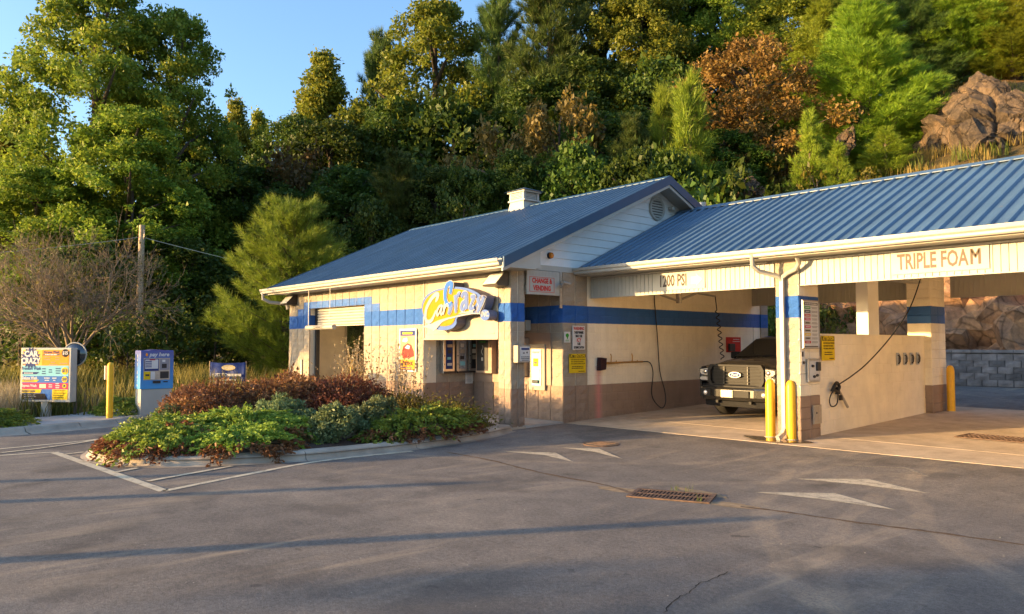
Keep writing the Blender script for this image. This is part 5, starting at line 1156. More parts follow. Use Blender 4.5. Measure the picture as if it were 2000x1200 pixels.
b = MB(); b.box(-.30, -.0, -.078, -.05, .49, .655); pl = b.build('plate_holder', m_chr, tk); b = MB(); b.box(-.275, -.02, -.083, -.0785, .51, .635); b.build('plate', m_paper, pl)
for s in (-1, 1):
    b = MB(); b.prism([(s * .60, .50), (s * .60, .65), (s * .84, .65), (s * .86, .50)], 'y', -.038, .02); fo = b.build('fog_recess', m_dk, tk); b = MB(); b.ball((s * .74, -.03, .575), (.06, .03, .055)); b.build('lens', m_hl, fo, True)
    b = MB(); b.box(s * .42 - .03, s * .42 + .03, -.05, .02, .36, .42); b.build('tow_hook', m_dk, tk)
# cab
cabs = [(1.42, .90, 1.36, .90, 1.37), (2.25, .80, 1.83, .94, 1.30), (2.5, .79, 1.88, .95, 1.29), (3.4, .79, 1.89, .95, 1.29), (3.85, .80, 1.82, .95, 1.29), (4.0, .84, 1.5, .95, 1.29)]
secs = []
for y, xt, zt, xb, zb in cabs:
    secs.append([(-xb, y, min(zb, zt)), (-(xb * .35 + xt * .65), y, zb + (zt - zb) * .72), (-xt, y, zt - .03), (-xt + .12, y, zt), (0, y, zt + .02 if zt > 1.6 else zt), (xt - .12, y, zt), (xt, y, zt - .03), (xb * .35 + xt * .65, y, zb + (zt - zb) * .72), (xb, y, min(zb, zt))])
loft(secs).build('cab', m_tp, tk, True)
b = MB(); b.hexa([(-.86, 1.43, 1.375), (.86, 1.43, 1.375), (.86, 1.46, 1.36), (-.86, 1.46, 1.36), (-.74, 2.19, 1.80), (.74, 2.19, 1.80), (.74, 2.22, 1.79), (-.74, 2.22, 1.79)])
for v in range(len(b.v)): x, y, z = b.v[v]; b.v[v] = (x, y - .025, z + .012)
b.build('windshield', m_tg, tk)
for s in (-1, 1):
    b = MB(); x = s * .93
    b.hexa([(s * .945, 1.85, 1.33), (s * .955, 3.0, 1.33), (s * .94, 3.0, 1.33), (s * .93, 1.85, 1.33), (s * .845, 2.28, 1.76), (s * .845, 2.95, 1.78), (s * .83, 2.95, 1.78), (s * .83, 2.28, 1.76)]); b.build('side_window', m_tg, tk)
    b = MB(); b.hexa([(s * .955, 3.06, 1.33), (s * .955, 3.9, 1.33), (s * .94, 3.9, 1.33), (s * .94, 3.06, 1.33), (s * .845, 3.06, 1.78), (s * .845, 3.7, 1.76), (s * .83, 3.7, 1.76), (s * .83, 3.06, 1.78)]); b.build('side_window', m_tg, tk)
    b = MB(); b.box(min(s * .98, s * 1.24), max(s * .98, s * 1.24), 1.78, 1.90, 1.32, 1.50); mi = b.build('mirror', m_dk, tk, bevel=.04); b = MB(); b.box(min(s * .9, s * 1.1), max(s * .9, s * 1.1), 1.84, 1.9, 1.30, 1.345); b.build('mirror_arm', m_dk, mi)
    b = MB(); b.tube([(s * .12 - .25, 1.42, 1.395), (s * .12 + .35, 1.5, 1.43)], .013, 5); b.build('wiper', m_dk, tk)
    b = MB(); b.box(min(s * .992, s * .998), max(s * .992, s * .998), 2.98, 2.995, .55, 1.27); b.box(min(s * .992, s * .998), max(s * .992, s * .998), 1.75, 1.765, .55, 1.25); b.build('door_seam', m_dk, tk); b = MB(); b.box(min(s * .99, s * 1.03), max(s * .99, s * 1.03), 2.7, 2.9, 1.08, 1.12); b.build('door_handle', m_tp, tk)
b = MB(); b.box(-.92, .92, 4.02, 5.75, .9, .95); b.box(-.92, .92, 5.72, 5.8, .7, 1.33); b.build('cargo_bed', m_tp, tk)
b = MB(); b.tube([(-.45, 1.55, 1.4), (-.45, 1.56, 2.1)], .004, 4); b.build('antenna', m_dk, tk)
def wheel(x, y, s):
    b = MB(); n = 28; prof = [(.22, -.12), (.30, -.14), (.37, -.135), (.398, -.10), (.402, 0), (.398, .10), (.37, .135), (.30, .14), (.22, .12)]
    for r, w in prof:
        for i in range(n): a = 2 * PI * i / n; b.v.append((x + w * s, y + r * math.cos(a), .405 + r * math.sin(a)))
    b.f = [(j * n + i, j * n + (i + 1) % n, (j + 1) * n + (i + 1) % n, (j + 1) * n + i) for j in range(len(prof) - 1) for i in range(n)]; b.m = [0] * len(b.f)
    w = b.build('wheel', m_tyre, tk, True)
    b = MB(); b.cyl((x + .06 * s, y, .405), (x + .09 * s, y, .405), .23, n=28); b.build('rim_disc', m_dk, w)
    b = MB(); b.tube([(x + .105 * s, y + .225 * math.cos(a), .405 + .225 * math.sin(a)) for a in np.linspace(0, 2 * PI, 29)], .02, 6, caps=False); b.build('rim', m_chr, w, True)
    for k in range(6):
        a = PI / 3 * k; b = MB(); b.tube([(x + .11 * s, y, .405), (x + .10 * s, y + .21 * math.cos(a), .405 + .21 * math.sin(a))], [.045, .03], 6); b.build('spoke', m_chr, w, True)
for y in (1.0, 4.70):
    for s in (-1, 1): wheel(s * .84, y, s)
tk.scale = (.97, .97, .97)
# ------------------------------------------------------------------ left side: menu board, pay station, mirror, bollard, banner, pole
FA = math.atan2(F0[1], F0[0])     # the boards on the left face back along the camera axis
mn = thing('menu_board', 'white framed wash menu board in orange, blue and pink bands', 'sign', (-21.0, 3.55, .1), FA + PI / 2 + PI + PI / 2 * 0 - math.radians(0), local=True)
mn.rotation_euler = (0, 0, math.atan2(.657, .754) + 0)   # local -Y points to (+.66,-.75)
W_, H0, H1 = 1.32, .33, 1.62
b = MB(); b.box(-W_ / 2, W_ / 2, -.02, .19, H0, H1); b.build('cabinet', m_white, mn, bevel=.012)
b = MB(); b.box(-.09 - .05, .09 - .05, .03, .16, -.12, H0); b.build('post', m_white, mn, bevel=.006)
fw = W_ / 2 - .055; fz0, fz1 = H0 + .05, H1 - .05; FH = fz1 - fz0
def mz(v): return fz1 - v * FH            # v: 0 top .. 1 bottom
def mx(u): return -fw + u * 2 * fw
def mbx(u0, u1, v0, v1, d, mat, nm='print'): b = MB(); b.box(mx(u0), mx(u1), -.02 - d, -.0205 - d + .002, mz(v1), mz(v0)); return b.build(nm, mat, mn)
mbx(0, 1, 0, .315, .004, m_orange, 'band'); mbx(0, .42, .0, .315, .0052, M('menu_amber', (.80, .40, .02), .5, .06, 3), 'band'); mbx(0, 1, .315, .525, .004, m_cyan, 'band'); mbx(0, 1, .525, .66, .004, m_mid, 'band'); mbx(0, 1, .66, .785, .004, m_magenta, 'band'); mbx(0, 1, .785, 1, .004, m_mid, 'band')
def mtext(s, u, v, size, mat, sx=.9, al='CENTER', bold=.002, d=.0055, sh=0): return text(s, mn, mx(u), mz(v), size, mat, -.02 - d, al, sx, bold, sh)
def star(u, v, r1, r2, n, mat):
    b = MB(); P = []
    for i in range(2 * n):
        a = PI * i / n; r = r1 if i % 2 == 0 else r2; P.append((mx(u) + r * math.cos(a), mz(v) + r * .95 * math.sin(a)))
    b.prism(P, 'y', -.0285, -.0265); return b.build('star', mat, mn)
star(.17, .165, .27, .20, 18, m_navy)
mtext('CAR', .18, .085, .19, m_paper, .95, bold=.009, d=.0098); mtext('CRAZY', .175, .225, .19, m_paper, .80, bold=.009, d=.0098)
mtext('Xtreme Wash', .62, .045, .085, m_navy, .85)
b = MB(); b.prism([(mx(.42), mz(.115)), (mx(.46), mz(.075)), (mx(.83), mz(.075)), (mx(.77), mz(.115))], 'y', -.0275, -.0255); b.build('print', m_bronze, mn)
rows(mn, mx(.47), mx(.76), mz(.096), .05, 1, m_paper, -.0295, .025)
for u0, u1, v in ((.45, .61, .15), (.45, .61, .195), (.70, .81, .15), (.70, .81, .195), (.60, .72, .25), (.55, .78, .295), (.80, .98, .27)): rows(mn, mx(u0), mx(u1), mz(v), .03, 1, m_brownp, -.0275, .02)
mtext('Premium Wash', .19, .375, .105, m_navy, .78); mtext('Deluxe Wash', .16, .565, .09, m_paper, .8, bold=.003); mtext('Express Wash', .15, .72, .09, m_paper, .78, bold=.003)
b = MB(); b.prism([(mx(.0), mz(.49)), (mx(.0), mz(.445)), (mx(.37), mz(.445)), (mx(.31), mz(.49))], 'y', -.0275, -.0255); b.build('print', m_navy, mn); rows(mn, mx(.01), mx(.26), mz(.468), .03, 1, m_paper, -.0295, .022)
b = MB(); b.prism([(mx(.0), mz(.645)), (mx(.0), mz(.60)), (mx(.37), mz(.60)), (mx(.31), mz(.645))], 'y', -.0275, -.0255); b.build('print', m_sy, mn); rows(mn, mx(.02), mx(.26), mz(.622), .03, 1, m_navy, -.03, .018)
for u0, u1, v, m in ((.42, .51, .38, m_navy), (.42, .51, .43, m_navy), (.42, .51, .475, m_navy), (.57, .65, .40, m_navy), (.57, .65, .445, m_navy), (.72, .83, .375, m_navy), (.72, .83, .42, m_navy), (.72, .83, .465, m_navy), (.47, .61, .565, m_paper), (.49, .59, .61, m_paper), (.65, .75, .565, m_paper), (.67, .73, .61, m_paper), (.58, .66, .70, m_paper), (.58, .66, .74, m_paper), (.72, .82, .675, m_paper), (.72, .82, .715, m_paper), (.73, .81, .755, m_paper)): rows(mn, mx(u0), mx(u1), mz(v), .03, 1, m, -.0275, .022)
mbx(.38, .52, .685, .765, .006, m_galv)
for u, v, r, t_, m, mt in ((.92, .065, .095, '$15', m_blackink, m_paper), (.92, .42, .088, '$13', m_sy, m_navy), (.92, .59, .072, '$10', m_sy, m_navy), (.92, .72, .055, '$9', m_sy, m_navy)):
    b = MB(); b.prism([(mx(u) + r * math.cos(a), mz(v) + r * math.sin(a)) for a in np.linspace(0, 2 * PI, 25)[:-1]], 'y', -.0275, -.0255); b.build('price_disc', m, mn); mtext(t_, u, v, r * 1.15, mt, .85, bold=.004, d=.0088)
b = MB(); b.prism([(mx(0), mz(.865)), (mx(0), mz(.79)), (mx(.43), mz(.79)), (mx(.40), mz(.865))], 'y', -.0275, -.0255); b.build('print', m_sy, mn); mtext('INSTRUCTIONS', .15, .83, .055, m_navy, .9, d=.0088)
b = MB(); b.prism([(mx(0), mz(.995)), (mx(0), mz(.875)), (mx(.5), mz(.875)), (mx(.57), mz(.995))], 'y', -.0275, -.0255); b.build('print', m_blackink, mn); rows(mn, mx(.05), mx(.32), mz(.905), .04, 3, m_paper, -.0295, .008, centred=False)
mbx(.66, .995, .79, .995, .006, m_sy); rows(mn, mx(.69), mx(.97), mz(.815), .055, 4, m_blackink, -.0295, .014, centred=False)
# convex mirror on a pole behind the board
mr = thing('convex_mirror', 'round dark convex mirror with pale rim behind the menu board', 'mirror', (-20.85, 4.12, .1), math.atan2(.657, .754) + .12, local=True)
b = MB(); b.cyl((0, .06, 0), (0, .06, 1.44), .035, n=8); b.build('post', m_bronze, mr)
b = MB(); n = 28; b.v.append((0, -.07, 1.46)); 
for r, d in ((.12, -.062), (.22, -.035), (.27, -.0)):
    b.v += [(r * math.cos(2 * PI * i / n), d, 1.46 + r * math.sin(2 * PI * i / n)) for i in range(n)]
b.f = [(0, 1 + (i + 1) % n, 1 + i) for i in range(n)] + [(1 + j * n + i, 1 + j * n + (i + 1) % n, 1 + (j + 1) * n + (i + 1) % n, 1 + (j + 1) * n + i) for j in range(2) for i in range(n)]; b.m = [0] * len(b.f)
b.build('mirror_dome', M('dark_mirror', (.10, .11, .12), .12, .1, 5, metal=.9), mr, True)
b = MB(); b.tube([(.28 * math.cos(a), -.005, 1.46 + .28 * math.sin(a)) for a in np.linspace(0, 2 * PI, 29)], .016, 6, caps=False); b.build('rim', m_white, mr, True)
# pay station
ps = thing('pay_station', 'blue self-service pay station on a white plinth beside the drive lane', 'kiosk', (-19.62, 5.62, .105), 0, local=True); ps.scale = (.62, .86, .88)
b = MB(); b.box(-.62, .10, -.40, .42, -.02, .70); b.build('plinth', m_white, ps, bevel=.012)
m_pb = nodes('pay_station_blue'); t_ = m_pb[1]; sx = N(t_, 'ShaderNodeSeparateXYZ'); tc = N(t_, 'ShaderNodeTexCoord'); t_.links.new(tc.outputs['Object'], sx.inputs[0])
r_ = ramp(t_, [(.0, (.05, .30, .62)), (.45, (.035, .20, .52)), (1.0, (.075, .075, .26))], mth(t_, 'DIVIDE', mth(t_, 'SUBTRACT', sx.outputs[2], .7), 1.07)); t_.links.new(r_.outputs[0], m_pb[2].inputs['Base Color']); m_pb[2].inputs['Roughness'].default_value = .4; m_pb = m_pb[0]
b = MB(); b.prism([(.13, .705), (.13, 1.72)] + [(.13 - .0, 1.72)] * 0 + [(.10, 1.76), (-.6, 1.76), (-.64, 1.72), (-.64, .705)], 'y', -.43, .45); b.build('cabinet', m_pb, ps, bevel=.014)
b = MB(); b.prism([(-.44 + .9 * i / 12, 1.70 + .085 * math.sin(PI * i / 12)) for i in range(13)] , 'x', -.62, .12); b.build('crown_top', m_pb, ps)
# front face points to +X: an Empty-free child frame is made by placing pieces with x as depth
def pf(y0, y1, z0, z1, d, mat, nm): b = MB(); b.box(.13, .13 + d, y0, y1, z0, z1); return b.build(nm, mat, ps)
pf(-.35, .35, .95, 1.55, .012, m_galv, 'bezel'); pf(-.33, .05, 1.20, 1.53, .018, m_navy, 'screen_surround'); sc_ = pf(-.31, .03, 1.26, 1.51, .021, m_paper, 'screen')
for i in range(4): pf(-.30, -.14, 1.30 + .05 * i, 1.325 + .05 * i, .023, m_navy, 'print')
pf(-.2, -.05, 1.49, 1.515, .0235, m_red, 'print'); pf(.08, .33, 1.22, 1.53, .016, M('kiosk_grey', (.25, .25, .28), .4, .1, 6), 'card_panel'); pf(.13, .26, 1.27, 1.39, .02, m_dark, 'card_reader'); pf(.14, .22, 1.44, 1.5, .02, m_paper, 'print')
pf(-.34, -.17, .97, 1.18, .02, m_sy, 'bill_acceptor'); pf(-.30, -.20, 1.06, 1.11, .03, m_dark, 'bill_slot'); pf(-.16, -.05, .97, 1.18, .018, m_paper, 'coin_panel'); pf(-.02, .08, 1.0, 1.17, .022, m_galv, 'keypad'); pf(.09, .32, .99, 1.18, .018, m_dark, 'speaker_panel'); pf(-.1, .1, .86, .93, .05, m_dark, 'change_cup'); pf(.18, .3, .88, .91, .015, m_dark, 'print')
o = text('pay here', ps, 0, 0, .15, m_paper, bold=.004, shear=.2); o.location = (.1335, .06, 1.645); o.rotation_euler = (PI / 2, 0, PI / 2)
b = MB(); b.ball((.135, -.27, 1.645), (.004, .03, .045)); b.build('flame_mark', m_orange, ps)
for i, ch in enumerate('pay here'):
    o = text(ch, ps, -.25, 1.62 - .115 * i, .13, m_paper, -.4345, bold=.004)
# yellow bollard with a small white sign
yb = thing('bollard', 'tall slim yellow bollard with a small white plate beside the kerb', 'bollard', (-19.35, 4.56, .105), local=True, group=None)
b = MB(); b.cyl((0, 0, -.05), (0, 0, 1.22), .072, n=16); b.tube([(0, 0, 1.22), (0, 0, 1.26), (0, 0, 1.28)], [.072, .055, .02], 16); b.build('post', m_yellow, yb, True)
b = MB(); b.box(-.13, -.075, -.10, .02, .88, 1.2); b.build('plate', m_paper, yb)
# banner on two stakes
bn = thing('banner', 'navy banner with yellow logo and JUST TO lettering behind the hedge', 'banner', (-24.9, 9.35, .2), math.atan2(.657, .754), local=True)
b = MB(); n = 14
for i in range(n + 1):
    x = -.62 + 1.24 * i / n; b.v += [(x, .03 * math.sin(i * 1.1), .15 - .02 * math.sin(i * .6)), (x, .03 * math.sin(i * 1.1 + .5), 1.02 - .035 * math.sin(PI * i / n))]
b.f = [(2 * i, 2 * i + 2, 2 * i + 3, 2 * i + 1) for i in range(n)]; b.m = [0] * n; o = b.build('cloth', m_navy, bn, True); md = o.modifiers.new('s', 'SOLIDIFY'); md.thickness = .006
for x in (-.63, .63): b = MB(); b.cyl((x, .02, -.3), (x, .02, 1.05), .02, n=8); b.build('stake', m_wood, bn)
b = MB(); b.prism([(.05 + .24 * math.cos(a), .84 + .09 * math.sin(a)) for a in np.linspace(0, 2 * PI, 21)[:-1]], 'y', -.045, -.040); b.build('print', M('faded_logo_yellow', (.50, .40, .20), .5, .1, 5), bn)
text('Car Crazy', bn, .05, .84, .11, m_paper, -.048, sx=.8, shear=.2); text('JUST TO', bn, -.24, .60, .14, m_paper, -.045, bold=.004); rows(bn, .02, .5, .60, .1, 1, m_paper, -.045, .08); rows(bn, -.3, .4, .44, .1, 2, m_paper, -.045, .05)
# utility pole and wires
up = thing('utility_pole', 'weathered wooden utility pole with a small brown notice board', 'pole', (-34.4, 9.15, .3), local=True)
b = MB(); b.tube([(0, 0, -.5), (0, 0, 3), (.02, .02, 6.55)], [.15, .135, .115], 10); b.build('post', m_wood, up, True)
b = MB(); b.box(-.40, .40, -.03, .0, 0, .45); o = b.build('notice_board', M('brown_notice', (.20, .12, .05), .7, .2, 8), up); o.location = (.16, -.14, 2.32); o.rotation_euler = (0, 0, math.atan2(.657, .754))
b = MB(); b.tube([(.24 * math.cos(a), .05, 6.15 + .28 * math.sin(a)) for a in np.linspace(0, 2 * PI, 15)], .012, 4, caps=False); b.build('wire_loop', m_galv, up)
def wire(a, c, sag, lab):
    P = [tuple(np.array(a) + (np.array(c) - np.array(a)) * t - np.array((0, 0, sag * 4 * t * (1 - t)))) for t in np.linspace(0, 1, 16)]
    b = MB(); b.tube(P, .014, 4); tag(b.build('overhead_wire', m_galv), lab, 'wire')
wire((-34.4, 9.15, 6.35), (-31.0, -4.0, 3.9), .25, 'pale overhead wire sloping left from the utility pole over bare tree'); wire((-34.4, 9.15, 6.35), (-28, 27, 3.0), .3, 'thin overhead wire running right from the utility pole into the dark trees')

# lettering boards on the bay fascia
s1 = board('bay_sign', 'white fascia plate reading 1200 PSI, half in the gable shadow', 'sign', (-10.05, 12.765, 2.92), 0, 1.25, .36, m_white, .004)
text('1200 PSI', s1, .47, .185, .34, M('brown_black_letters', (.035, .02, .014), .6, .1, 8), -.006, sx=.60, bold=.009)
b = MB(); b.prism([(.92, .10), (1.05, .10), (1.05, .05), (1.2, .18), (1.05, .31), (1.05, .25), (.92, .25)], 'y', -.008, -.005); b.build('arrow', m_paper, s1)
s2 = board('bay_sign', 'white fascia plate reading TRIPLE FOAM in tan letters', 'sign', (-5.22, 12.765, 2.93), 0, 1.42, .37, m_white, .004)
text('TRIPLE FOA', s2, .10, .185, .35, M('tan_letters', (.12, .082, .058), .6, .1, 8), -.006, 'LEFT', sx=.57, bold=.009); [text('M', s2, 1.16 + q, .185, .35, MATS['tan_letters'], -.006 - abs(q) * .02, 'LEFT', sx=.57, bold=.0) for q in (-.009, 0, .009)]
# ------------------------------------------------------------------ vegetation
G = np.random.default_rng(11)
def np_mesh(name, V, F, mat, k):
    """V (n,3), F (m,k) -> mesh"""
    me = bpy.data.meshes.new(name); V = np.ascontiguousarray(V, np.float32); F = np.ascontiguousarray(F, np.int32)
    me.vertices.add(len(V)); me.vertices.foreach_set('co', V.ravel()); me.loops.add(F.size); me.loops.foreach_set('vertex_index', F.ravel())
    me.polygons.add(len(F)); me.polygons.foreach_set('loop_start', np.arange(0, F.size, k, dtype=np.int32)); me.polygons.foreach_set('loop_total', np.full(len(F), k, np.int32))
    me.materials.append(mat); me.update(calc_edges=True); return me
def unit(a): return a / (np.linalg.norm(a, axis=-1, keepdims=True) + 1e-9)
def leaf_quads(P, size, aspect=.55, up=.5, outward=None, og=.0, droop=0.0):
    """folded four-point leaves at P; size (n,) or scalar"""
    n = len(P); s = np.broadcast_to(size, (n,)) * np.clip(G.lognormal(0, .38, n), .4, 1.9)
    nr = unit(G.normal(size=(n, 3)) + np.array([0, 0, up]) * 1.6)
    t = G.normal(size=(n, 3))
    if outward is not None: t = t * (1 - og) + outward * og * 2
    t[:, 2] -= droop
    t = unit(t - nr * np.sum(t * nr, 1, keepdims=True)); b = np.cross(nr, t)
    s = s[:, None]; w = s * aspect
    base = P - t * s * .4; tip = P + t * s * .6 - nr * s * .10
    V = np.stack([base, P + b * w * .5 + nr * s * .10, tip, P - b * w * .5 + nr * s * .10], 1).reshape(-1, 3)
    F = np.arange(4 * n).reshape(-1, 4); return V, F
def join_np(parts):
    o = 0; VV = []; FF = []
    for V, F in parts: VV.append(V); FF.append(F + o); o += len(V)
    return np.concatenate(VV), np.concatenate(FF)
def tree_thing(name, trunk_mb, bark, crown, L, label=None, cat='tree'):
    r = thing(name, label, cat, (0, 0, 0), local=True)
    put(trunk_mb.mesh('trunk', bark, smooth=True), 'trunk', r); put(crown, 'crown', r); return r
def broadleaf(H, W, base, nclump, leaf, mat, seed, per=240, shape='oval', name='broadleaf_tree', cr=(.55, 1.15), limbs=16):
    """trunk and limbs that end in leaf clumps; gaps stay open between the clumps"""
    g = random.Random(seed); mb = MB()
    lean = (g.uniform(-.3, .3), g.uniform(-.3, .3)); top = H * .88
    tr = [(lean[0] * (z / H) + .12 * math.sin(z * .7 + seed), lean[1] * (z / H), z) for z in np.linspace(-.6, top, 9)]
    mb.tube(tr, list(np.linspace(.024 * H, .006 * H, 9)), 8)
    def rad(f):   # crown half-width along its height
        if shape == 'oval': return W / 2 * (math.sin(PI * min(1, max(0, f)) ** .85) ** .55 + .06)
        if shape == 'cone': return W / 2 * ((1 - f) ** .75 * min(1, f * 4 + .35))
        return W / 2 * (math.sin(PI * (f * .8 + .18)) ** .6)
    cs = []
    for i in range(nclump):
        f = g.random() ** .75; z = base + (H - base) * f; R = max(.25, rad(f))
        a = g.uniform(0, 2 * PI); q = R * (g.random() ** .38) * g.uniform(.82, 1.08); rr = g.uniform(*cr) * (1.0 - .35 * f)
        wob = 1 + .30 * noise.noise(Vector((math.cos(a) * 1.7, math.sin(a) * 1.7, z * .35 + seed)))
        cs.append((q * wob * math.cos(a) + lean[0] * f, q * wob * math.sin(a) + lean[1] * f, min(z, H - rr * .4), rr))
    for i in range(limbs):
        c = cs[g.randrange(len(cs))]; z0 = max(base * .6, c[2] - g.uniform(.12, .3) * H * .6); f = z0 / top; p0 = (lean[0] * f, lean[1] * f, z0)
        m = tuple(p0[k] * .5 + c[k] * .5 + (0, 0, .12 * (c[2] - z0))[k] for k in range(3)); mb.tube([p0, m, c[:3]], [.008 * H, .005 * H, .0015 * H], 5)
    parts = []
    for x, y, z, r in cs:
        n = int(per * (r / .85) ** 2); d = unit(G.normal(size=(n, 3))); q = G.random((n, 1)) ** .45
        P = np.array([x, y, z]) + d * q * r * np.array([1.12, 1.12, .78])
        parts.append(leaf_quads(P, leaf, .62, .45, d, .35))
        k = max(4, n // 7); d2 = unit(G.normal(size=(k, 3))); parts.append(leaf_quads(np.array([x, y, z]) + d2 * r * G.uniform(.9, 1.45, (k, 1)), leaf, .62, .3, d2, .4))   # stray sprays past the clump
    V, F = join_np(parts); return tree_thing(name, mb, m_bark, np_mesh('crown', V, F, mat, 4), H)
def needle_tris(P, D, L, n, w, spread):
    """tufts: n blades fan out from each P about direction D"""
    k = len(P); d = unit(D[:, None, :] + G.normal(size=(k, n, 3)) * spread); s = unit(np.cross(d, G.normal(size=(k, n, 3)))) * w
    l = L * G.uniform(.7, 1.2, (k, n, 1)); p = P[:, None, :] + d * l * .05
    V = np.stack([p - s, p + s, p + d * l], 2).reshape(-1, 3); return V, np.arange(len(V)).reshape(-1, 3)
def pine(H, W, base, seed, mat, nb=6, gap=.45, tuft=.34, nper=11, w=.011, name='pine_tree', dens=1.0, pw=.85):
    g = random.Random(seed); mb = MB(); mb.tube([(.05 * math.sin(z + seed), .04 * math.cos(z), z) for z in np.linspace(-.5, H * .98, 8)], list(np.linspace(.02 * H, .004 * H, 8)), 7)
    P, D = [], []; z = base
    while z < H * .97:
        f = (z - base) / (H - base); R = W / 2 * ((1 - f) ** pw) * min(1, .55 + f * 3) + .12
        for i in range(nb):
            a = g.uniform(0, 2 * PI); L = R * g.uniform(.62, 1.14); zz = z + g.uniform(-.5, .5) * gap; up = .10 + .55 * f + g.uniform(-.06, .14)
            p0 = Vector((0, 0, zz)); dr = Vector((math.cos(a), math.sin(a), up)); pts = [p0 + dr * L * t + Vector((0, 0, .28 * L * t * t - .16 * L * t)) for t in (0, .35, .7, 1)]
            mb.tube(pts, [.012 + .010 * L, .008 + .006 * L, .008, .005], 4, caps=False)
            nt = max(4, int(L * 9.5 * dens))
            for j in range(nt):
                t = .22 + .78 * (j / nt) ** .8; c = p0 + dr * L * t + Vector((0, 0, .28 * L * t * t - .16 * L * t)); side = (1 - t * .55) * L * .30
                sgn = g.choice((-1, 1)); tang = Vector((-math.sin(a), math.cos(a), 0)) * sgn; off = g.random() ** .7
                q = c + tang * side * off + Vector((0, 0, g.uniform(-.05, .10))) ; dd = (dr.normalized() * .9 + tang * .7 * off + Vector((0, 0, .55))).normalized(); P.append(q); D.append(dd)
            P.append(pts[-1]); D.append((dr.normalized() + Vector((0, 0, .5))).normalized())
        z += gap * (1 - .35 * f)
    for i in range(6): P.append(Vector((0, 0, H * (.9 + .02 * i)))); D.append(Vector((0, 0, 1)))
    V, F = needle_tris(np.array(P), np.array(D), tuft, nper, w, .42); return tree_thing(name, mb, m_bark, np_mesh('crown', V, F, mat, 3), H)
PROTO = {
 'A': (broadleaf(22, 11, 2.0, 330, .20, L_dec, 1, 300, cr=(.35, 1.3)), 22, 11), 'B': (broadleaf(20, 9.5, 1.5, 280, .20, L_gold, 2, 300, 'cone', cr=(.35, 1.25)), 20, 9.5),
 'C': (broadleaf(18, 10, 1.2, 280, .20, L_shaded, 3, 300, cr=(.35, 1.3)), 18, 10), 'D': (broadleaf(9, 6.5, .8, 80, .20, L_shaded, 4, 230, 'dome'), 9, 6.5),
 'E': (broadleaf(9, 8, 1.0, 160, .15, L_rust, 5, 330, 'dome', 'rusty_broadleaf_tree', (.4, .85), 26), 9, 8), 'F': (broadleaf(7, 6.5, .6, 70, .17, L_brown, 6, 250, 'dome', 'brown_broadleaf_tree', (.4, .8)), 7, 6.5),
 'P': (pine(14, 8, .8, 7, L_pineb, 9, .5, .40, 16, .013, dens=2.0), 14, 8), 'Q': (pine(14, 7, .8, 8, L_pine, 8, .5, .40, 15, .013, dens=1.8, pw=.62), 14, 6.2),
 'R': (pine(7, 3.8, .3, 9, L_pineb, 8, .38, .36, 11, .013, dens=1.4), 7, 3.8), 'S': (broadleaf(3.2, 3.2, .2, 34, .15, L_yel, 10, 170, 'dome', 'yellow_green_bush', (.35, .6), 8), 3.2, 3.2),
 'T': (broadleaf(3.5, 3.6, .2, 40, .17, L_shaded, 12, 190, 'dome', 'dark_bush', (.4, .7), 8), 3.5, 3.6)}
USED = {}
def plant(kind, px, depth, topy, wpx, label, sink=.3, basez=None):
    root, H, W = PROTO[kind]; c = at(px, 673, depth); x, y = float(c[0]), float(c[1]); z = terr(x, y) - sink if basez is None else basez
    top = 1.8 + (HZ - topy) / FPX * depth; h = max(1.2, top - z); w = wpx / FPX * depth * (1.0 if kind in 'ST' else 1.1 if px < 400 and kind in 'ABC' else 1.45 if kind in 'ABC' else 1.28); k = max(w / W, .62 * h / H); s = (k, k, h / H); rz = rnd.uniform(0, 2 * PI)
    if kind not in USED: USED[kind] = 1; root.location = (x, y, z); root.rotation_euler = (0, 0, rz); root.scale = s; root['label'] = label; o = root
    else: o = dup(root, (x, y, z), rz, s, label)
    o['group'] = {'P': 'pines on the slopes', 'Q': 'pines on the slopes', 'R': 'pines on the slopes', 'S': 'bushes on the slopes', 'T': 'bushes on the slopes'}.get(kind, 'broadleaf trees on the slopes'); o['category'] = 'bush' if kind in 'ST' else 'tree'
    return o
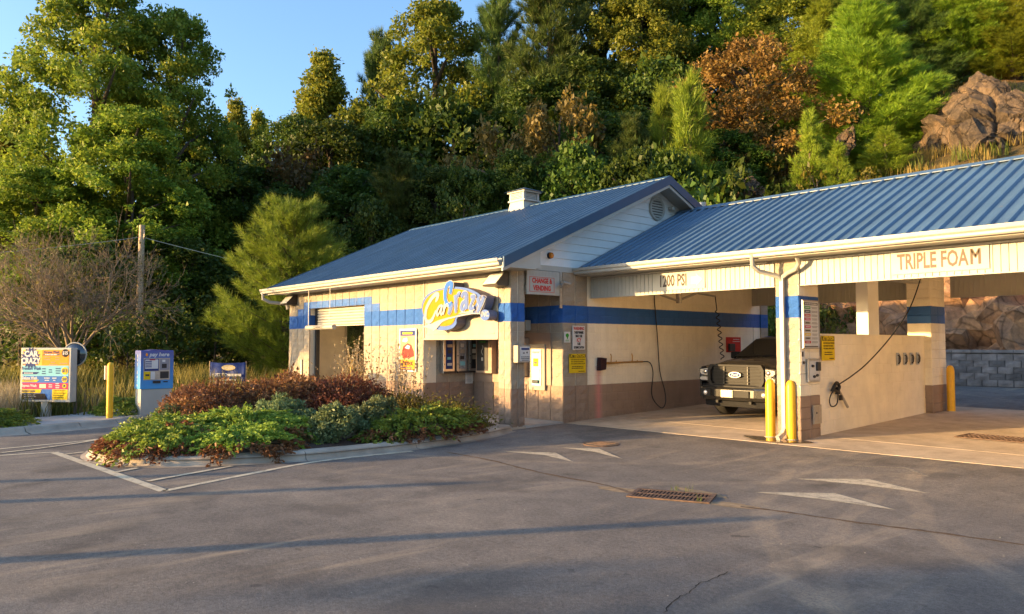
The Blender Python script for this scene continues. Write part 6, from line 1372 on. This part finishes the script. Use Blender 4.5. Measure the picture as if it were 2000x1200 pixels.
LIST = [
 # the tall trees at the left
 ('A', 165, 40, -55, 330, 'tallest green broadleaf tree of the left group, its top out of frame'), ('A', 318, 42, 15, 270, 'tall sunlit broadleaf tree with a rounded top beside the open sky'), ('B', 20, 44, 185, 230, 'gold green broadleaf tree at the far left edge with sky above it'),
 ('A', 70, 36, 330, 260, 'shorter leafy tree in front of the tall left group, behind the bare tree'), ('A', 240, 37, 210, 300, 'broad sunlit tree in the middle of the tall left group'), ('C', 395, 47, 250, 200, 'dark broadleaf tree on the shaded right flank of the tall left group'),
 ('B', 455, 62, 190, 120, 'distant gold topped tree just right of the tall left group'), ('B', 505, 64, 215, 110, 'small distant gold topped tree under the open sky'), ('B', 628, 58, 92, 190, 'pointed gold green tree standing alone against the open sky'), ('C', 570, 56, 225, 170, 'dark tree left of the pointed gold green tree'),
 ('Q', 742, 60, 62, 130, 'slim feathery pine against the sky right of the pointed gold tree'), ('A', 850, 58, 0, 230, 'large round topped green tree touching the top of frame right of the sky'), ('C', 770, 54, 190, 170, 'dark tree below the slim feathery pine'), ('B', 690, 60, 200, 120, 'gold green tree filling the gap right of the pointed tree'),
 ('Q', 975, 56, -30, 160, 'dark pine with light tips right of the round topped green tree'), ('Q', 1075, 55, -60, 220, 'broad layered pine at the top of the frame above the cupola'), ('C', 1180, 60, -90, 210, 'tall dark broadleaf tree right of the broad layered pine'), ('A', 1255, 56, -60, 200, 'tall green broadleaf tree with sky specks at its side, top of slope'),
 ('C', 1345, 60, -80, 180, 'very dark tree in the notch at the top of the slope'), ('A', 1420, 58, -60, 180, 'green broadleaf tree at the top of the slope above the rusty tree'), ('Q', 1500, 55, -40, 150, 'mid green pine behind the rusty tree'), ('A', 1590, 54, -60, 200, 'bright broadleaf tree between pines at the top of slope'),
 ('P', 1700, 43, -40, 270, 'biggest bright green pine standing over the bay roof'), ('P', 1622, 50, -70, 170, 'pale bright pine just left of the biggest pine'), ('Q', 1795, 52, -50, 150, 'darker pine behind the right flank of the biggest pine'), ('P', 1905, 52, -110, 220, 'bright yellow green pine at the upper right above the boulder'), ('P', 1998, 50, -60, 190, 'bright pine cut by the right edge of the frame'),
 ('A', 1860, 56, -120, 200, 'broadleaf tree behind the upper right pines'), ('R', 1352, 40, 145, 150, 'middle sized pine left of the rusty tree'), ('E', 1475, 44, 75, 250, 'rusty orange broadleaf tree on the slope behind the roof'), ('D', 1560, 47, 130, 150, 'shaded green tree tucked between the rusty tree and bright pine'), ('R', 1300, 43, 165, 90, 'small dark pine top left of the middle sized pine'),
 # shaded middle layer
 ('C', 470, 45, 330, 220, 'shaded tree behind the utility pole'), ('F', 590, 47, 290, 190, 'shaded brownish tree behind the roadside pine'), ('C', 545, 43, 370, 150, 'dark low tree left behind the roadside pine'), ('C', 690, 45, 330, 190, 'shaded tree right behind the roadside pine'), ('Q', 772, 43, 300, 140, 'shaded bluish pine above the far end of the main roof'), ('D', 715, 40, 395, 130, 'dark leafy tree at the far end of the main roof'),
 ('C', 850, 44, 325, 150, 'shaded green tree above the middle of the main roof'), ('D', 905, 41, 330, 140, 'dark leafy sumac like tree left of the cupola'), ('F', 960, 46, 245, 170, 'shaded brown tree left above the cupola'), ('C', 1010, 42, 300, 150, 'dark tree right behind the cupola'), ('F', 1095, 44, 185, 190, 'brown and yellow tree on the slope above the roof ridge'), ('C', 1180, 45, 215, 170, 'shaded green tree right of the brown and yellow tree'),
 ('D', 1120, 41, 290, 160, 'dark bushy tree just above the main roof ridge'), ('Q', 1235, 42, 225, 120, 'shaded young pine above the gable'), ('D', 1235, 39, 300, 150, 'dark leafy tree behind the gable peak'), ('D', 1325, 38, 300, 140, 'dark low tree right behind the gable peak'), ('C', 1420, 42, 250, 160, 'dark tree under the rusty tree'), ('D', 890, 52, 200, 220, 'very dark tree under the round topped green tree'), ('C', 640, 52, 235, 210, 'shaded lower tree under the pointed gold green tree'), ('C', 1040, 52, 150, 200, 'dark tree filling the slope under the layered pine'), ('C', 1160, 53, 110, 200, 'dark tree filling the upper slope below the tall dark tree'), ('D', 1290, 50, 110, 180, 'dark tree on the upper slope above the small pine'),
 # young growth on the cut
 ('R', 1590, 38, 215, 90, 'young pine on the grassy cut beside the rusty tree'), ('R', 1740, 38, 245, 100, 'young pine at the right foot of the biggest pine'), ('R', 1645, 37, 275, 70, 'young pine rising from the yellow grass above the bay ridge'), ('R', 1995, 37, 245, 70, 'young pine at the right edge in front of the boulders'), ('S', 1515, 41, 245, 80, 'bright yellow green bush below the rusty tree'), ('S', 1600, 37, 320, 90, 'yellow green bush low on the cut above the bay ridge'), ('S', 1700, 36, 325, 100, 'yellow green bush at the foot of the biggest pine'), ('T', 1445, 37, 330, 90, 'dark bush at the shaded foot of the cut'), ('S', 1870, 46, 150, 90, 'leafy bush on the crest above the huge boulder'), ('T', 1390, 36, 350, 80, 'dark bush in the notch where the two roofs meet'),
 # seen through the bays and round the left side
 ('T', 1640, 33.5, 590, 70, 'green bush growing on the rock seen over the partition'), ('S', 1612, 32.5, 605, 50, 'pale green bush on rock seen beside the menu column'), ('C', 1530, 34, 470, 120, 'leafy tree seen through the first bay behind the truck'), ('T', 1515, 31, 600, 70, 'bush seen through the first bay just above the truck roof'),
 ('T', 40, 27, 600, 200, 'dark green bush behind the menu board at far left'), ('T', 330, 30, 590, 150, 'shaded bush behind the pay station'), ('T', 420, 33, 575, 150, 'shaded bush between the pay station and the roadside pine'), ('T', 250, 29, 610, 120, 'leafy bush behind the yellow bollard'), ('D', 160, 32, 480, 180, 'dark leafy tree behind the bare tree'), ('T', 545, 36, 640, 140, 'dark bush behind the building corner'), ('D', 350, 36, 470, 190, 'dark leafy tree behind the utility pole foot'),
 ('S', 90, 25.5, 660, 110, 'yellow green weed clump behind the menu board'), ('C', 640, 36, 480, 180, 'dark tree close behind the end wall of the building'),
]
for a in LIST: plant(*a)
near = pine(7.5, 6.6, .15, 31, L_near, 9, .36, .36, 16, .008, 'pine_tree', 1.7, .62); q = at(572, 673, 30.5)
near.location = (q[0], q[1], terr(q[0], q[1]) - .3); near['label'] = 'full young white pine standing left of the building corner'; near['group'] = 'pines on the slopes'
# far wood that closes the horizon: one mass
def mass(name, spots, mat, leaf, n, kind='stuff'):
    parts = []
    for x, y, z, rx, rz in spots:
        d = unit(G.normal(size=(n, 3))); d[:, 2] = np.abs(d[:, 2]) * 1.0 - .25; P = np.array([x, y, z]) + d * G.random((n, 1)) ** .25 * np.array([rx, rx, rz]); parts.append(leaf_quads(P, leaf, .7, .4, d, .3))
    V, F = join_np(parts); o = bpy.data.objects.new(name, np_mesh(name, V, F, mat, 4)); COL.objects.link(o); o['kind'] = kind; return o
spots = []
for i in range(46):
    px = -500 + i * 46 + rnd.uniform(-15, 15); dp = rnd.uniform(68, 88); q = at(px, 673, dp); top = 420 if px < 420 else 330 if px < 700 else 200
    zt = 1.8 + (HZ - top) / FPX * dp; spots.append((q[0], q[1], zt * .45, 3.4, zt * .55))
mass('forest', spots, L_shaded, .5, 1500)
# the unseen tree added behind the camera to shade the foreground comes last
# bare tree by the menu board
def bare_tree(H, seed):
    g = random.Random(seed); mb = MB(); tips = []; cnt = [0]
    def grow(p, d, L, r, lev):
        pts = [p]; q = Vector(p); dd = Vector(d)
        for i in range(3):
            dd = (dd + Vector((g.uniform(-.22, .22), g.uniform(-.22, .22), g.uniform(-.12, .15)))).normalized(); q = q + dd * L / 3; pts.append(q.copy())
        mb.tube(pts, [r, r * .85, r * .7, r * .5], 5 if lev < 2 else 3, caps=False); cnt[0] += 1
        if lev >= 5: tips.append((q, dd)); return
        for k in range((5, 4, 4, 3, 3)[lev]):
            t = g.uniform(.3, 1.0); a = g.uniform(0, 2 * PI); o = dd.orthogonal().normalized(); o2 = dd.cross(o); sp = g.uniform(.45, 1.05)
            nd = (dd + (o * math.cos(a) + o2 * math.sin(a)) * sp + Vector((0, 0, .12))).normalized(); i0 = min(2, int(t * 3)); st = pts[i0].lerp(pts[i0 + 1], t * 3 - i0 if t < 1 else 1)
            grow(st, nd, L * g.uniform(.58, .8), max(.0045, r * .52), lev + 1)
    for a, l in ((.3, 1.5), (1.6, 1.7), (2.9, 1.6), (4.2, 1.7), (5.4, 1.5)): grow(Vector((0, 0, .75)), Vector((math.cos(a) * .75, math.sin(a) * .75, 1)).normalized(), l * H / 5, .055, 0)
    mb.tube([(0, 0, -.3), (.03, .02, .4), (0, 0, .95)], [.13, .10, .09], 9)
    P = np.array([tuple(t[0]) for t in tips]); keep = G.random(len(P)) < .22; P = P[keep]; P = np.concatenate([P + G.normal(size=P.shape) * .06 for _ in range(2)])
    r = thing('bare_tree', 'sparse grey twiggy tree with few leaves behind the menu board', 'tree', (0, 0, 0), local=True)
    put(mb.mesh('trunk', m_twig, smooth=True), 'trunk', r); V, F = leaf_quads(P, .07, .6, .4); put(np_mesh('crown', V, F, L_yel, 4), 'crown', r); return r
bt = bare_tree(4.6, 4); q = at(140, 673, 22.6); bt.location = (q[0], q[1], .15); bt.scale = (1.08, 1.08, 1.3)
# ---- planting bed
def shrub(name, label, c, R, leaf, mat, n, seed, aspect=.5, up=.4, stems=30, lump=.25, og=.5, flat=False, cat='shrub', group=None, fill=.35, sub=0, spike=0.0):
    """leafy mound: leaves spread through an uneven dome, on stems"""
    g = random.Random(seed); d = unit(G.normal(size=(n, 3))); d[:, 2] = np.abs(d[:, 2]); q = G.random((n, 1)) ** fill
    k = np.array([1 + lump * noise.noise(Vector((v[0] * 2.2 + seed, v[1] * 2.2, v[2] * 2.2))) + lump * .6 * noise.noise(Vector((v[0] * 6, v[1] * 6 + seed, v[2] * 6))) for v in d])[:, None]
    if spike: k = k * (1 + spike * np.maximum(0, G.normal(size=(n, 1))) * (q > .8))
    P = d * q * k * np.array(R); out = unit(d * np.array([1, 1, .8]))
    V, F = leaf_quads(P, leaf, aspect, up, out, og)
    mb = MB()
    for i in range(stems):
        a = g.uniform(0, 2 * PI); e = g.uniform(.2, 1.1); t = Vector((math.cos(a) * math.cos(e) * R[0], math.sin(a) * math.cos(e) * R[1], math.sin(e) * R[2])) * g.uniform(.8, 1.08); mb.tube([(t.x * .12, t.y * .12, -.05), (t.x * .5, t.y * .5, t.z * .55), tuple(t)], [.011, .008, .003], 4, caps=False)
    r = thing(name, label, cat, c, local=True, group=group); put(mb.mesh('stems', m_twig), 'stems', r); put(np_mesh('crown', V, F, mat, 4), 'crown', r); return r
def gi(px, py, up=.25): return gz(px, py, up)
def bed(x, y, s=.05): return (x, y, isl_z(x, y) - s)
# red barberry hedge: three bushes
shrub('barberry_bush', 'dark red barberry bush at the left end of the hedge, nearest the pay station', bed(-15.6, 5.5), (1.1, 1.0, .88), .055, L_barb, 15000, 1, .5, .3, 90, .22, .6, group='red barberry hedge', spike=.05)
shrub('barberry_bush', 'dark red barberry bush in the middle of the hedge', bed(-15.4, 7.0), (1.15, 1.1, .92), .055, L_barb, 15000, 2, .5, .3, 90, .22, .6, group='red barberry hedge', spike=.05)
shrub('barberry_bush', 'dark red barberry bush at the right end of the hedge, before the tunnel', bed(-14.6, 8.0), (1.15, 1.1, .86), .055, L_barb, 15000, 3, .5, .3, 90, .22, .6, group='red barberry hedge', spike=.05)
shrub('barberry_bush', 'dark red barberry bush behind the hedge against the tunnel entry', bed(-16.3, 8.3), (1.1, 1.0, .80), .055, L_barb, 12000, 33, .5, .3, 80, .22, .6, group='red barberry hedge', spike=.05)
def cypress(name, label, c, R, seed, n=46, per=330):
    """blue-green mound built of many small ball-like sprays"""
    g = random.Random(seed); parts = []; mb = MB()
    for i in range(n):
        a = g.uniform(0, 2 * PI); e = math.asin(g.uniform(.02, 1)); f = g.uniform(.72, 1.0) * (1 + .2 * noise.noise(Vector((math.cos(a) * 2, math.sin(a) * 2, seed))))
        p = np.array([R[0] * f * math.cos(e) * math.cos(a), R[1] * f * math.cos(e) * math.sin(a), R[2] * f * math.sin(e)]); r = g.uniform(.10, .19)
        d = unit(G.normal(size=(per, 3)) + np.array([0, 0, .25])); parts.append(leaf_quads(p + d * G.random((per, 1)) ** .4 * r, .042, .5, .3, d, .75))
        mb.tube([(p[0] * .1, p[1] * .1, 0), tuple(p * .6), tuple(p)], [.012, .009, .004], 4, caps=False)
    V, F = join_np(parts); r = thing(name, label, 'shrub', c, local=True, group='blue green cypress mounds'); put(mb.mesh('stems', m_twig), 'stems', r); put(np_mesh('crown', V, F, L_blue, 4), 'crown', r)
cypress('dwarf_cypress', 'blue green dwarf cypress at the left tip of the bed by the pay station', bed(-15.55, 4.95), (.62, .55, .48), 1, 40)
cypress('dwarf_cypress', 'small blue green dwarf cypress low beside the left kerb', bed(-15.6, 4.3), (.32, .30, .26), 5, 18)
cypress('dwarf_cypress', 'blue green dwarf cypress in front of the barberry hedge', bed(-13.55, 6.15), (.72, .64, .50), 2, 46)
cypress('dwarf_cypress', 'blue green dwarf cypress mound with the sunlit rounded top by the kerb', bed(-12.0, 6.45), (.48, .5, .55), 3, 44)
cypress('dwarf_cypress', 'darker blue green dwarf cypress just behind the sunlit mound', bed(-12.35, 7.45), (.62, .62, .60), 4, 46)
def juniper(name, label, c, R, seed, n=420, per=34, brown=.25, rot=0.0):
    """creeping juniper: sprays that lie over each other like shingles; brown dead tips along the rim"""
    g = random.Random(seed); gr, bn = [], []; mb = MB(); cr, sr = math.cos(rot), math.sin(rot)
    for i in range(n):
        a = g.uniform(0, 2 * PI); q = g.random() ** .55; x, y = R[0] * q * math.cos(a), R[1] * q * math.sin(a); z = R[2] * (1 - q ** 2.2) * (1 + .35 * noise.noise(Vector((x * 1.6, y * 1.6, seed)))) + .03
        L = g.uniform(.22, .42); d = np.array([math.cos(a + g.uniform(-.5, .5)), math.sin(a + g.uniform(-.5, .5)), g.uniform(-.05, .45) - .35 * q]); d = d / np.linalg.norm(d)
        t = G.random((per, 1)); side = np.cross(d, [0, 0, 1]); side /= np.linalg.norm(side); p = np.array([x, y, z]) + d * t * L + side * G.normal(size=(per, 1)) * .055 * (1 - t * .6) + np.array([0, 0, 1]) * (G.normal(size=(per, 1)) * .014 - .10 * t ** 2 * q)
        p = np.stack([p[:, 0] * cr - p[:, 1] * sr, p[:, 0] * sr + p[:, 1] * cr, p[:, 2]], 1); dw = np.array([d[0] * cr - d[1] * sr, d[0] * sr + d[1] * cr, d[2]])
        p[:, 2] = np.maximum(p[:, 2], np.array([max(0, .14 - .0) if isl_inside(c[0] + u, c[1] + v) else .01 for u, v in ((p[0, 0], p[0, 1]),)])[0] - c[2])
        (bn if (q > .78 and g.random() < brown * 2.6) or noise.noise(Vector((x * 1.1 + seed * 3, y * 1.1, 2))) > .42 and g.random() < .5 else gr).append(leaf_quads(p, .06, .42, .5, np.broadcast_to(dw, (per, 3)), .8))
        if i % 9 == 0: mb.tube([(0, 0, .02), (p[0][0], p[0][1], p[0][2] - .04)], .008, 4, caps=False)
    r = thing(name, label, 'ground cover', c, local=True, group='creeping junipers'); put(mb.mesh('stems', m_twig), 'stems', r); V, F = join_np(gr); put(np_mesh('crown', V, F, L_jun, 4), 'crown', r)
    if bn: V, F = join_np(bn); put(np_mesh('dead_sprays', V, F, L_junb, 4), 'dead_sprays', r)
juniper('creeping_juniper', 'big bright green creeping juniper with rusty edges on the nose of the bed', (-13.35, 4.15, .14), (1.45, 1.0, .34), 1, 560, 34, .3, -.35)
juniper('creeping_juniper', 'creeping juniper with an orange dead patch between the nose and the cypresses', (-13.2, 5.35, .26), (1.3, .75, .30), 2, 330, 34, .25, .6)
juniper('creeping_juniper', 'creeping juniper spilling over the kerb below the round mulch gap', (-12.1, 4.75, .16), (.85, .75, .24), 3, 230, 34, .4, .9)
juniper('creeping_juniper', 'dark green creeping juniper along the kerb before the alcove', (-11.75, 8.0, .18), (.55, 1.25, .34), 4, 330, 34, .3, .05)
juniper('creeping_juniper', 'dark bluish creeping juniper over the kerb at the left frame edge', (-19.25, 1.85, .12), (.8, 1.15, .30), 6, 330, 34, .0, .1)
juniper('creeping_juniper', 'small green creeping juniper between the yellow bollard and the pay station', (-20.4, 5.15, .1), (.65, .55, .30), 7, 150, 30, .0)
shrub('spirea_bush', 'yellow green spirea bush in front of the vending alcove', bed(-12.45, 9.0), (.8, .9, .48), .05, L_yel, 13000, 7, .45, .3, 120, .25, .5, fill=.5, spike=.22)
shrub('spirea_bush', 'yellow green spirea bush left of the alcove bush, behind dark cypress', bed(-13.35, 8.6), (.85, .75, .50), .05, L_yel, 11000, 8, .45, .3, 120, .25, .5, fill=.5, spike=.22)
def grasses(name, label, c, n, R, H, mat, seed, w=.006, lean=.35, seedhead=0, cat='grass', kind=None, leafy=0):
    g = random.Random(seed); V = []; F = []
    for i in range(n):
        a = g.uniform(0, 2 * PI); q = R * g.random() ** .5; x, y = q * math.cos(a), q * math.sin(a); h = H * g.uniform(.55, 1.1); b = g.uniform(0, 2 * PI); l = lean * h * g.uniform(.2, 1); px, py = math.cos(b + 1.57) * w, math.sin(b + 1.57) * w
        P = [(x + math.cos(b) * l * t * t, y + math.sin(b) * l * t * t, h * (t - .12 * t * t * l)) for t in (0, .5, 1)]
        o = len(V); V += [(P[0][0] - px, P[0][1] - py, P[0][2]), (P[0][0] + px, P[0][1] + py, P[0][2]), (P[1][0] + px * .8, P[1][1] + py * .8, P[1][2]), (P[1][0] - px * .8, P[1][1] - py * .8, P[1][2]), (P[2][0] + px * .2, P[2][1] + py * .2, P[2][2]), (P[2][0] - px * .2, P[2][1] - py * .2, P[2][2])]
        F += [(o, o + 1, o + 2, o + 3), (o + 3, o + 2, o + 4, o + 5)]
        for k in range(seedhead):
            t = g.uniform(.45, 1.0); s = g.uniform(.012, .026); cx, cy, cz = P[1][0] + (P[2][0] - P[1][0]) * (t - .5) * 2, P[1][1] + (P[2][1] - P[1][1]) * (t - .5) * 2, P[1][2] + (P[2][2] - P[1][2]) * (t - .5) * 2
            u = unit(G.normal(size=3)); v = unit(np.cross(u, G.normal(size=3))); o = len(V); V += [tuple(np.array((cx, cy, cz)) + u * s * 1.6), tuple(np.array((cx, cy, cz)) + v * s), tuple(np.array((cx, cy, cz)) - u * s * 1.6), tuple(np.array((cx, cy, cz)) - v * s)]; F.append((o, o + 1, o + 2, o + 3))
    me = np_mesh(name, np.array(V), np.array(F), mat, 4); o = bpy.data.objects.new(name, me); COL.objects.link(o); o.location = c; tag(o, label, cat if not kind else None, kind=kind); return o
grasses('sage_plant', 'tall dry wispy plant before the tunnel entry', (-16.6, 9.5, .25), 60, .45, 1.75, L_pink, 1, .005, .3, 14, 'plant')
grasses('sage_plant', 'tall pale seed stems in front of the orange poster', (-14.6, 9.6, .25), 34, .40, 1.5, L_pink, 2, .005, .3, 14, 'plant')
grasses('sage_plant', 'wispy seed stems leaning left above the red hedge', (-16.9, 9.3, .25), 26, .35, 1.7, L_pink, 3, .005, .6, 12, 'plant')
# bank at the left and grass on the cut: stuff
def grass_field(name, pts, H, mat, w, n_each, R, seed, seedhead=0):
    g = random.Random(seed); parts = []
    for x, y, z in pts:
        n = n_each; a = G.uniform(0, 2 * PI, n); q = R * G.random(n) ** .5; bx, by = x + q * np.cos(a), y + q * np.sin(a); h = H * G.uniform(.5, 1.15, n); b = G.uniform(0, 2 * PI, n); l = h * G.uniform(.1, .5, n)
        pw = np.stack([np.cos(b + 1.57) * w, np.sin(b + 1.57) * w, np.zeros(n)], 1); B = np.stack([bx, by, np.full(n, z)], 1); Mi = B + np.stack([np.cos(b) * l * .3, np.sin(b) * l * .3, h * .55], 1); T = B + np.stack([np.cos(b) * l, np.sin(b) * l, h], 1)
        V = np.stack([B - pw, B + pw, Mi + pw, Mi - pw, T + pw * .2, T - pw * .2], 1).reshape(-1, 3); o = np.arange(n)[:, None] * 6; F = np.concatenate([o + np.array([0, 1, 2, 3]), o + np.array([3, 2, 4, 5])]); parts.append((V, F))
    V, F = join_np(parts); ob = bpy.data.objects.new(name, np_mesh(name, V, F, mat, 4)); COL.objects.link(ob); ob['kind'] = 'stuff'; return ob
def spread(n, f): return [p for p in (f() for _ in range(n)) if p]
def slope_pt(x0, x1, y0, y1):
    x, y = rnd.uniform(x0, x1), rnd.uniform(y0, y1); return (x, y, terr(x, y) - .1)
grass_field('hillside_grass', spread(620, lambda: slope_pt(-26, 6, 33.5, 56)), .6, L_grass, .014, 52, .55, 1)
grass_field('hillside_weeds', spread(260, lambda: slope_pt(-30, 6, 32, 56)), .8, L_gg, .024, 34, .6, 2)
grass_field('bank_grass', spread(300, lambda: slope_pt(-40, -21.3, -2, 14)), .85, L_grass, .008, 40, .5, 3)
grass_field('bank_weeds', spread(260, lambda: slope_pt(-38, -21.0, 0, 18)), .7, L_gg, .014, 40, .5, 4)
grass_field('bank_seed_grass', spread(60, lambda: slope_pt(-23.5, -21.2, 1.0, 3.4)), .9, L_pink, .006, 45, .45, 5)
grass_field('drain_weeds', [(-5.75, 7.66, .0), (-5.62, 7.75, 0), (-5.18, 7.35, .0)], .10, L_gg, .0025, 9, .05, 6)
# small gravel and litter on the asphalt
mb = MB()
for i in range(170):
    x, y = rnd.uniform(-11, 3), rnd.uniform(1.5, 11.5); s = rnd.uniform(.003, .010)
    mb.add([(x + s * rnd.uniform(.7, 1.3) * math.cos(a), y + s * rnd.uniform(.7, 1.3) * math.sin(a), hz(y) + .002) for a in (0, 1.6, 3.1, 4.7)] + [(x, y, hz(y) + s * .8)], [(0, 1, 4), (1, 2, 4), (2, 3, 4), (3, 0, 4)])
o = mb.build('gravel', M('pale_grit', (.35, .32, .27), .9, .4, 40)); o['kind'] = 'stuff'
# ------------------------------------------------------------------ behind the camera: unseen posts and a tree added to shade the lot
sd2 = np.array([.475, .88]) / math.hypot(.475, .88)
def behind(px, py, dist, off=0.0):
    q = gz(px, py, 0); return q[0] - sd2[0] * dist, q[1] - sd2[1] * dist
tanel = math.tan(SUN_EL)
for i, (px, py, dist, lab) in enumerate(((1430, 1015, 14, 'unseen short post added to cast the first shadow band'), (870, 945, 14, 'unseen short post added to cast the second shadow band'), (450, 925, 14, 'unseen short post added to cast the third shadow band'))):
    x, y = behind(px, py, dist); o = thing('shadow_post', lab, 'post', (x, y, 0), local=True, group='unseen posts added for shadow bands'); b = MB(); b.tube([(0, 0, -.3), (0, 0, dist * tanel)], [.115, .105], 10); b.build('post', m_wood, o, True); b = MB(); b.cyl((0, 0, dist * tanel), (0, 0, dist * tanel + .06), .125, .08, n=10); b.build('cap', m_galv, o)
x, y = 0.0 - sd2[0] * 42, 4.6 - sd2[1] * 42; dup(PROTO['C'][0], (x, y, -.3), 1.0, (.78, .78, .50), 'unseen low broadleaf tree added behind the camera to shade the near asphalt')
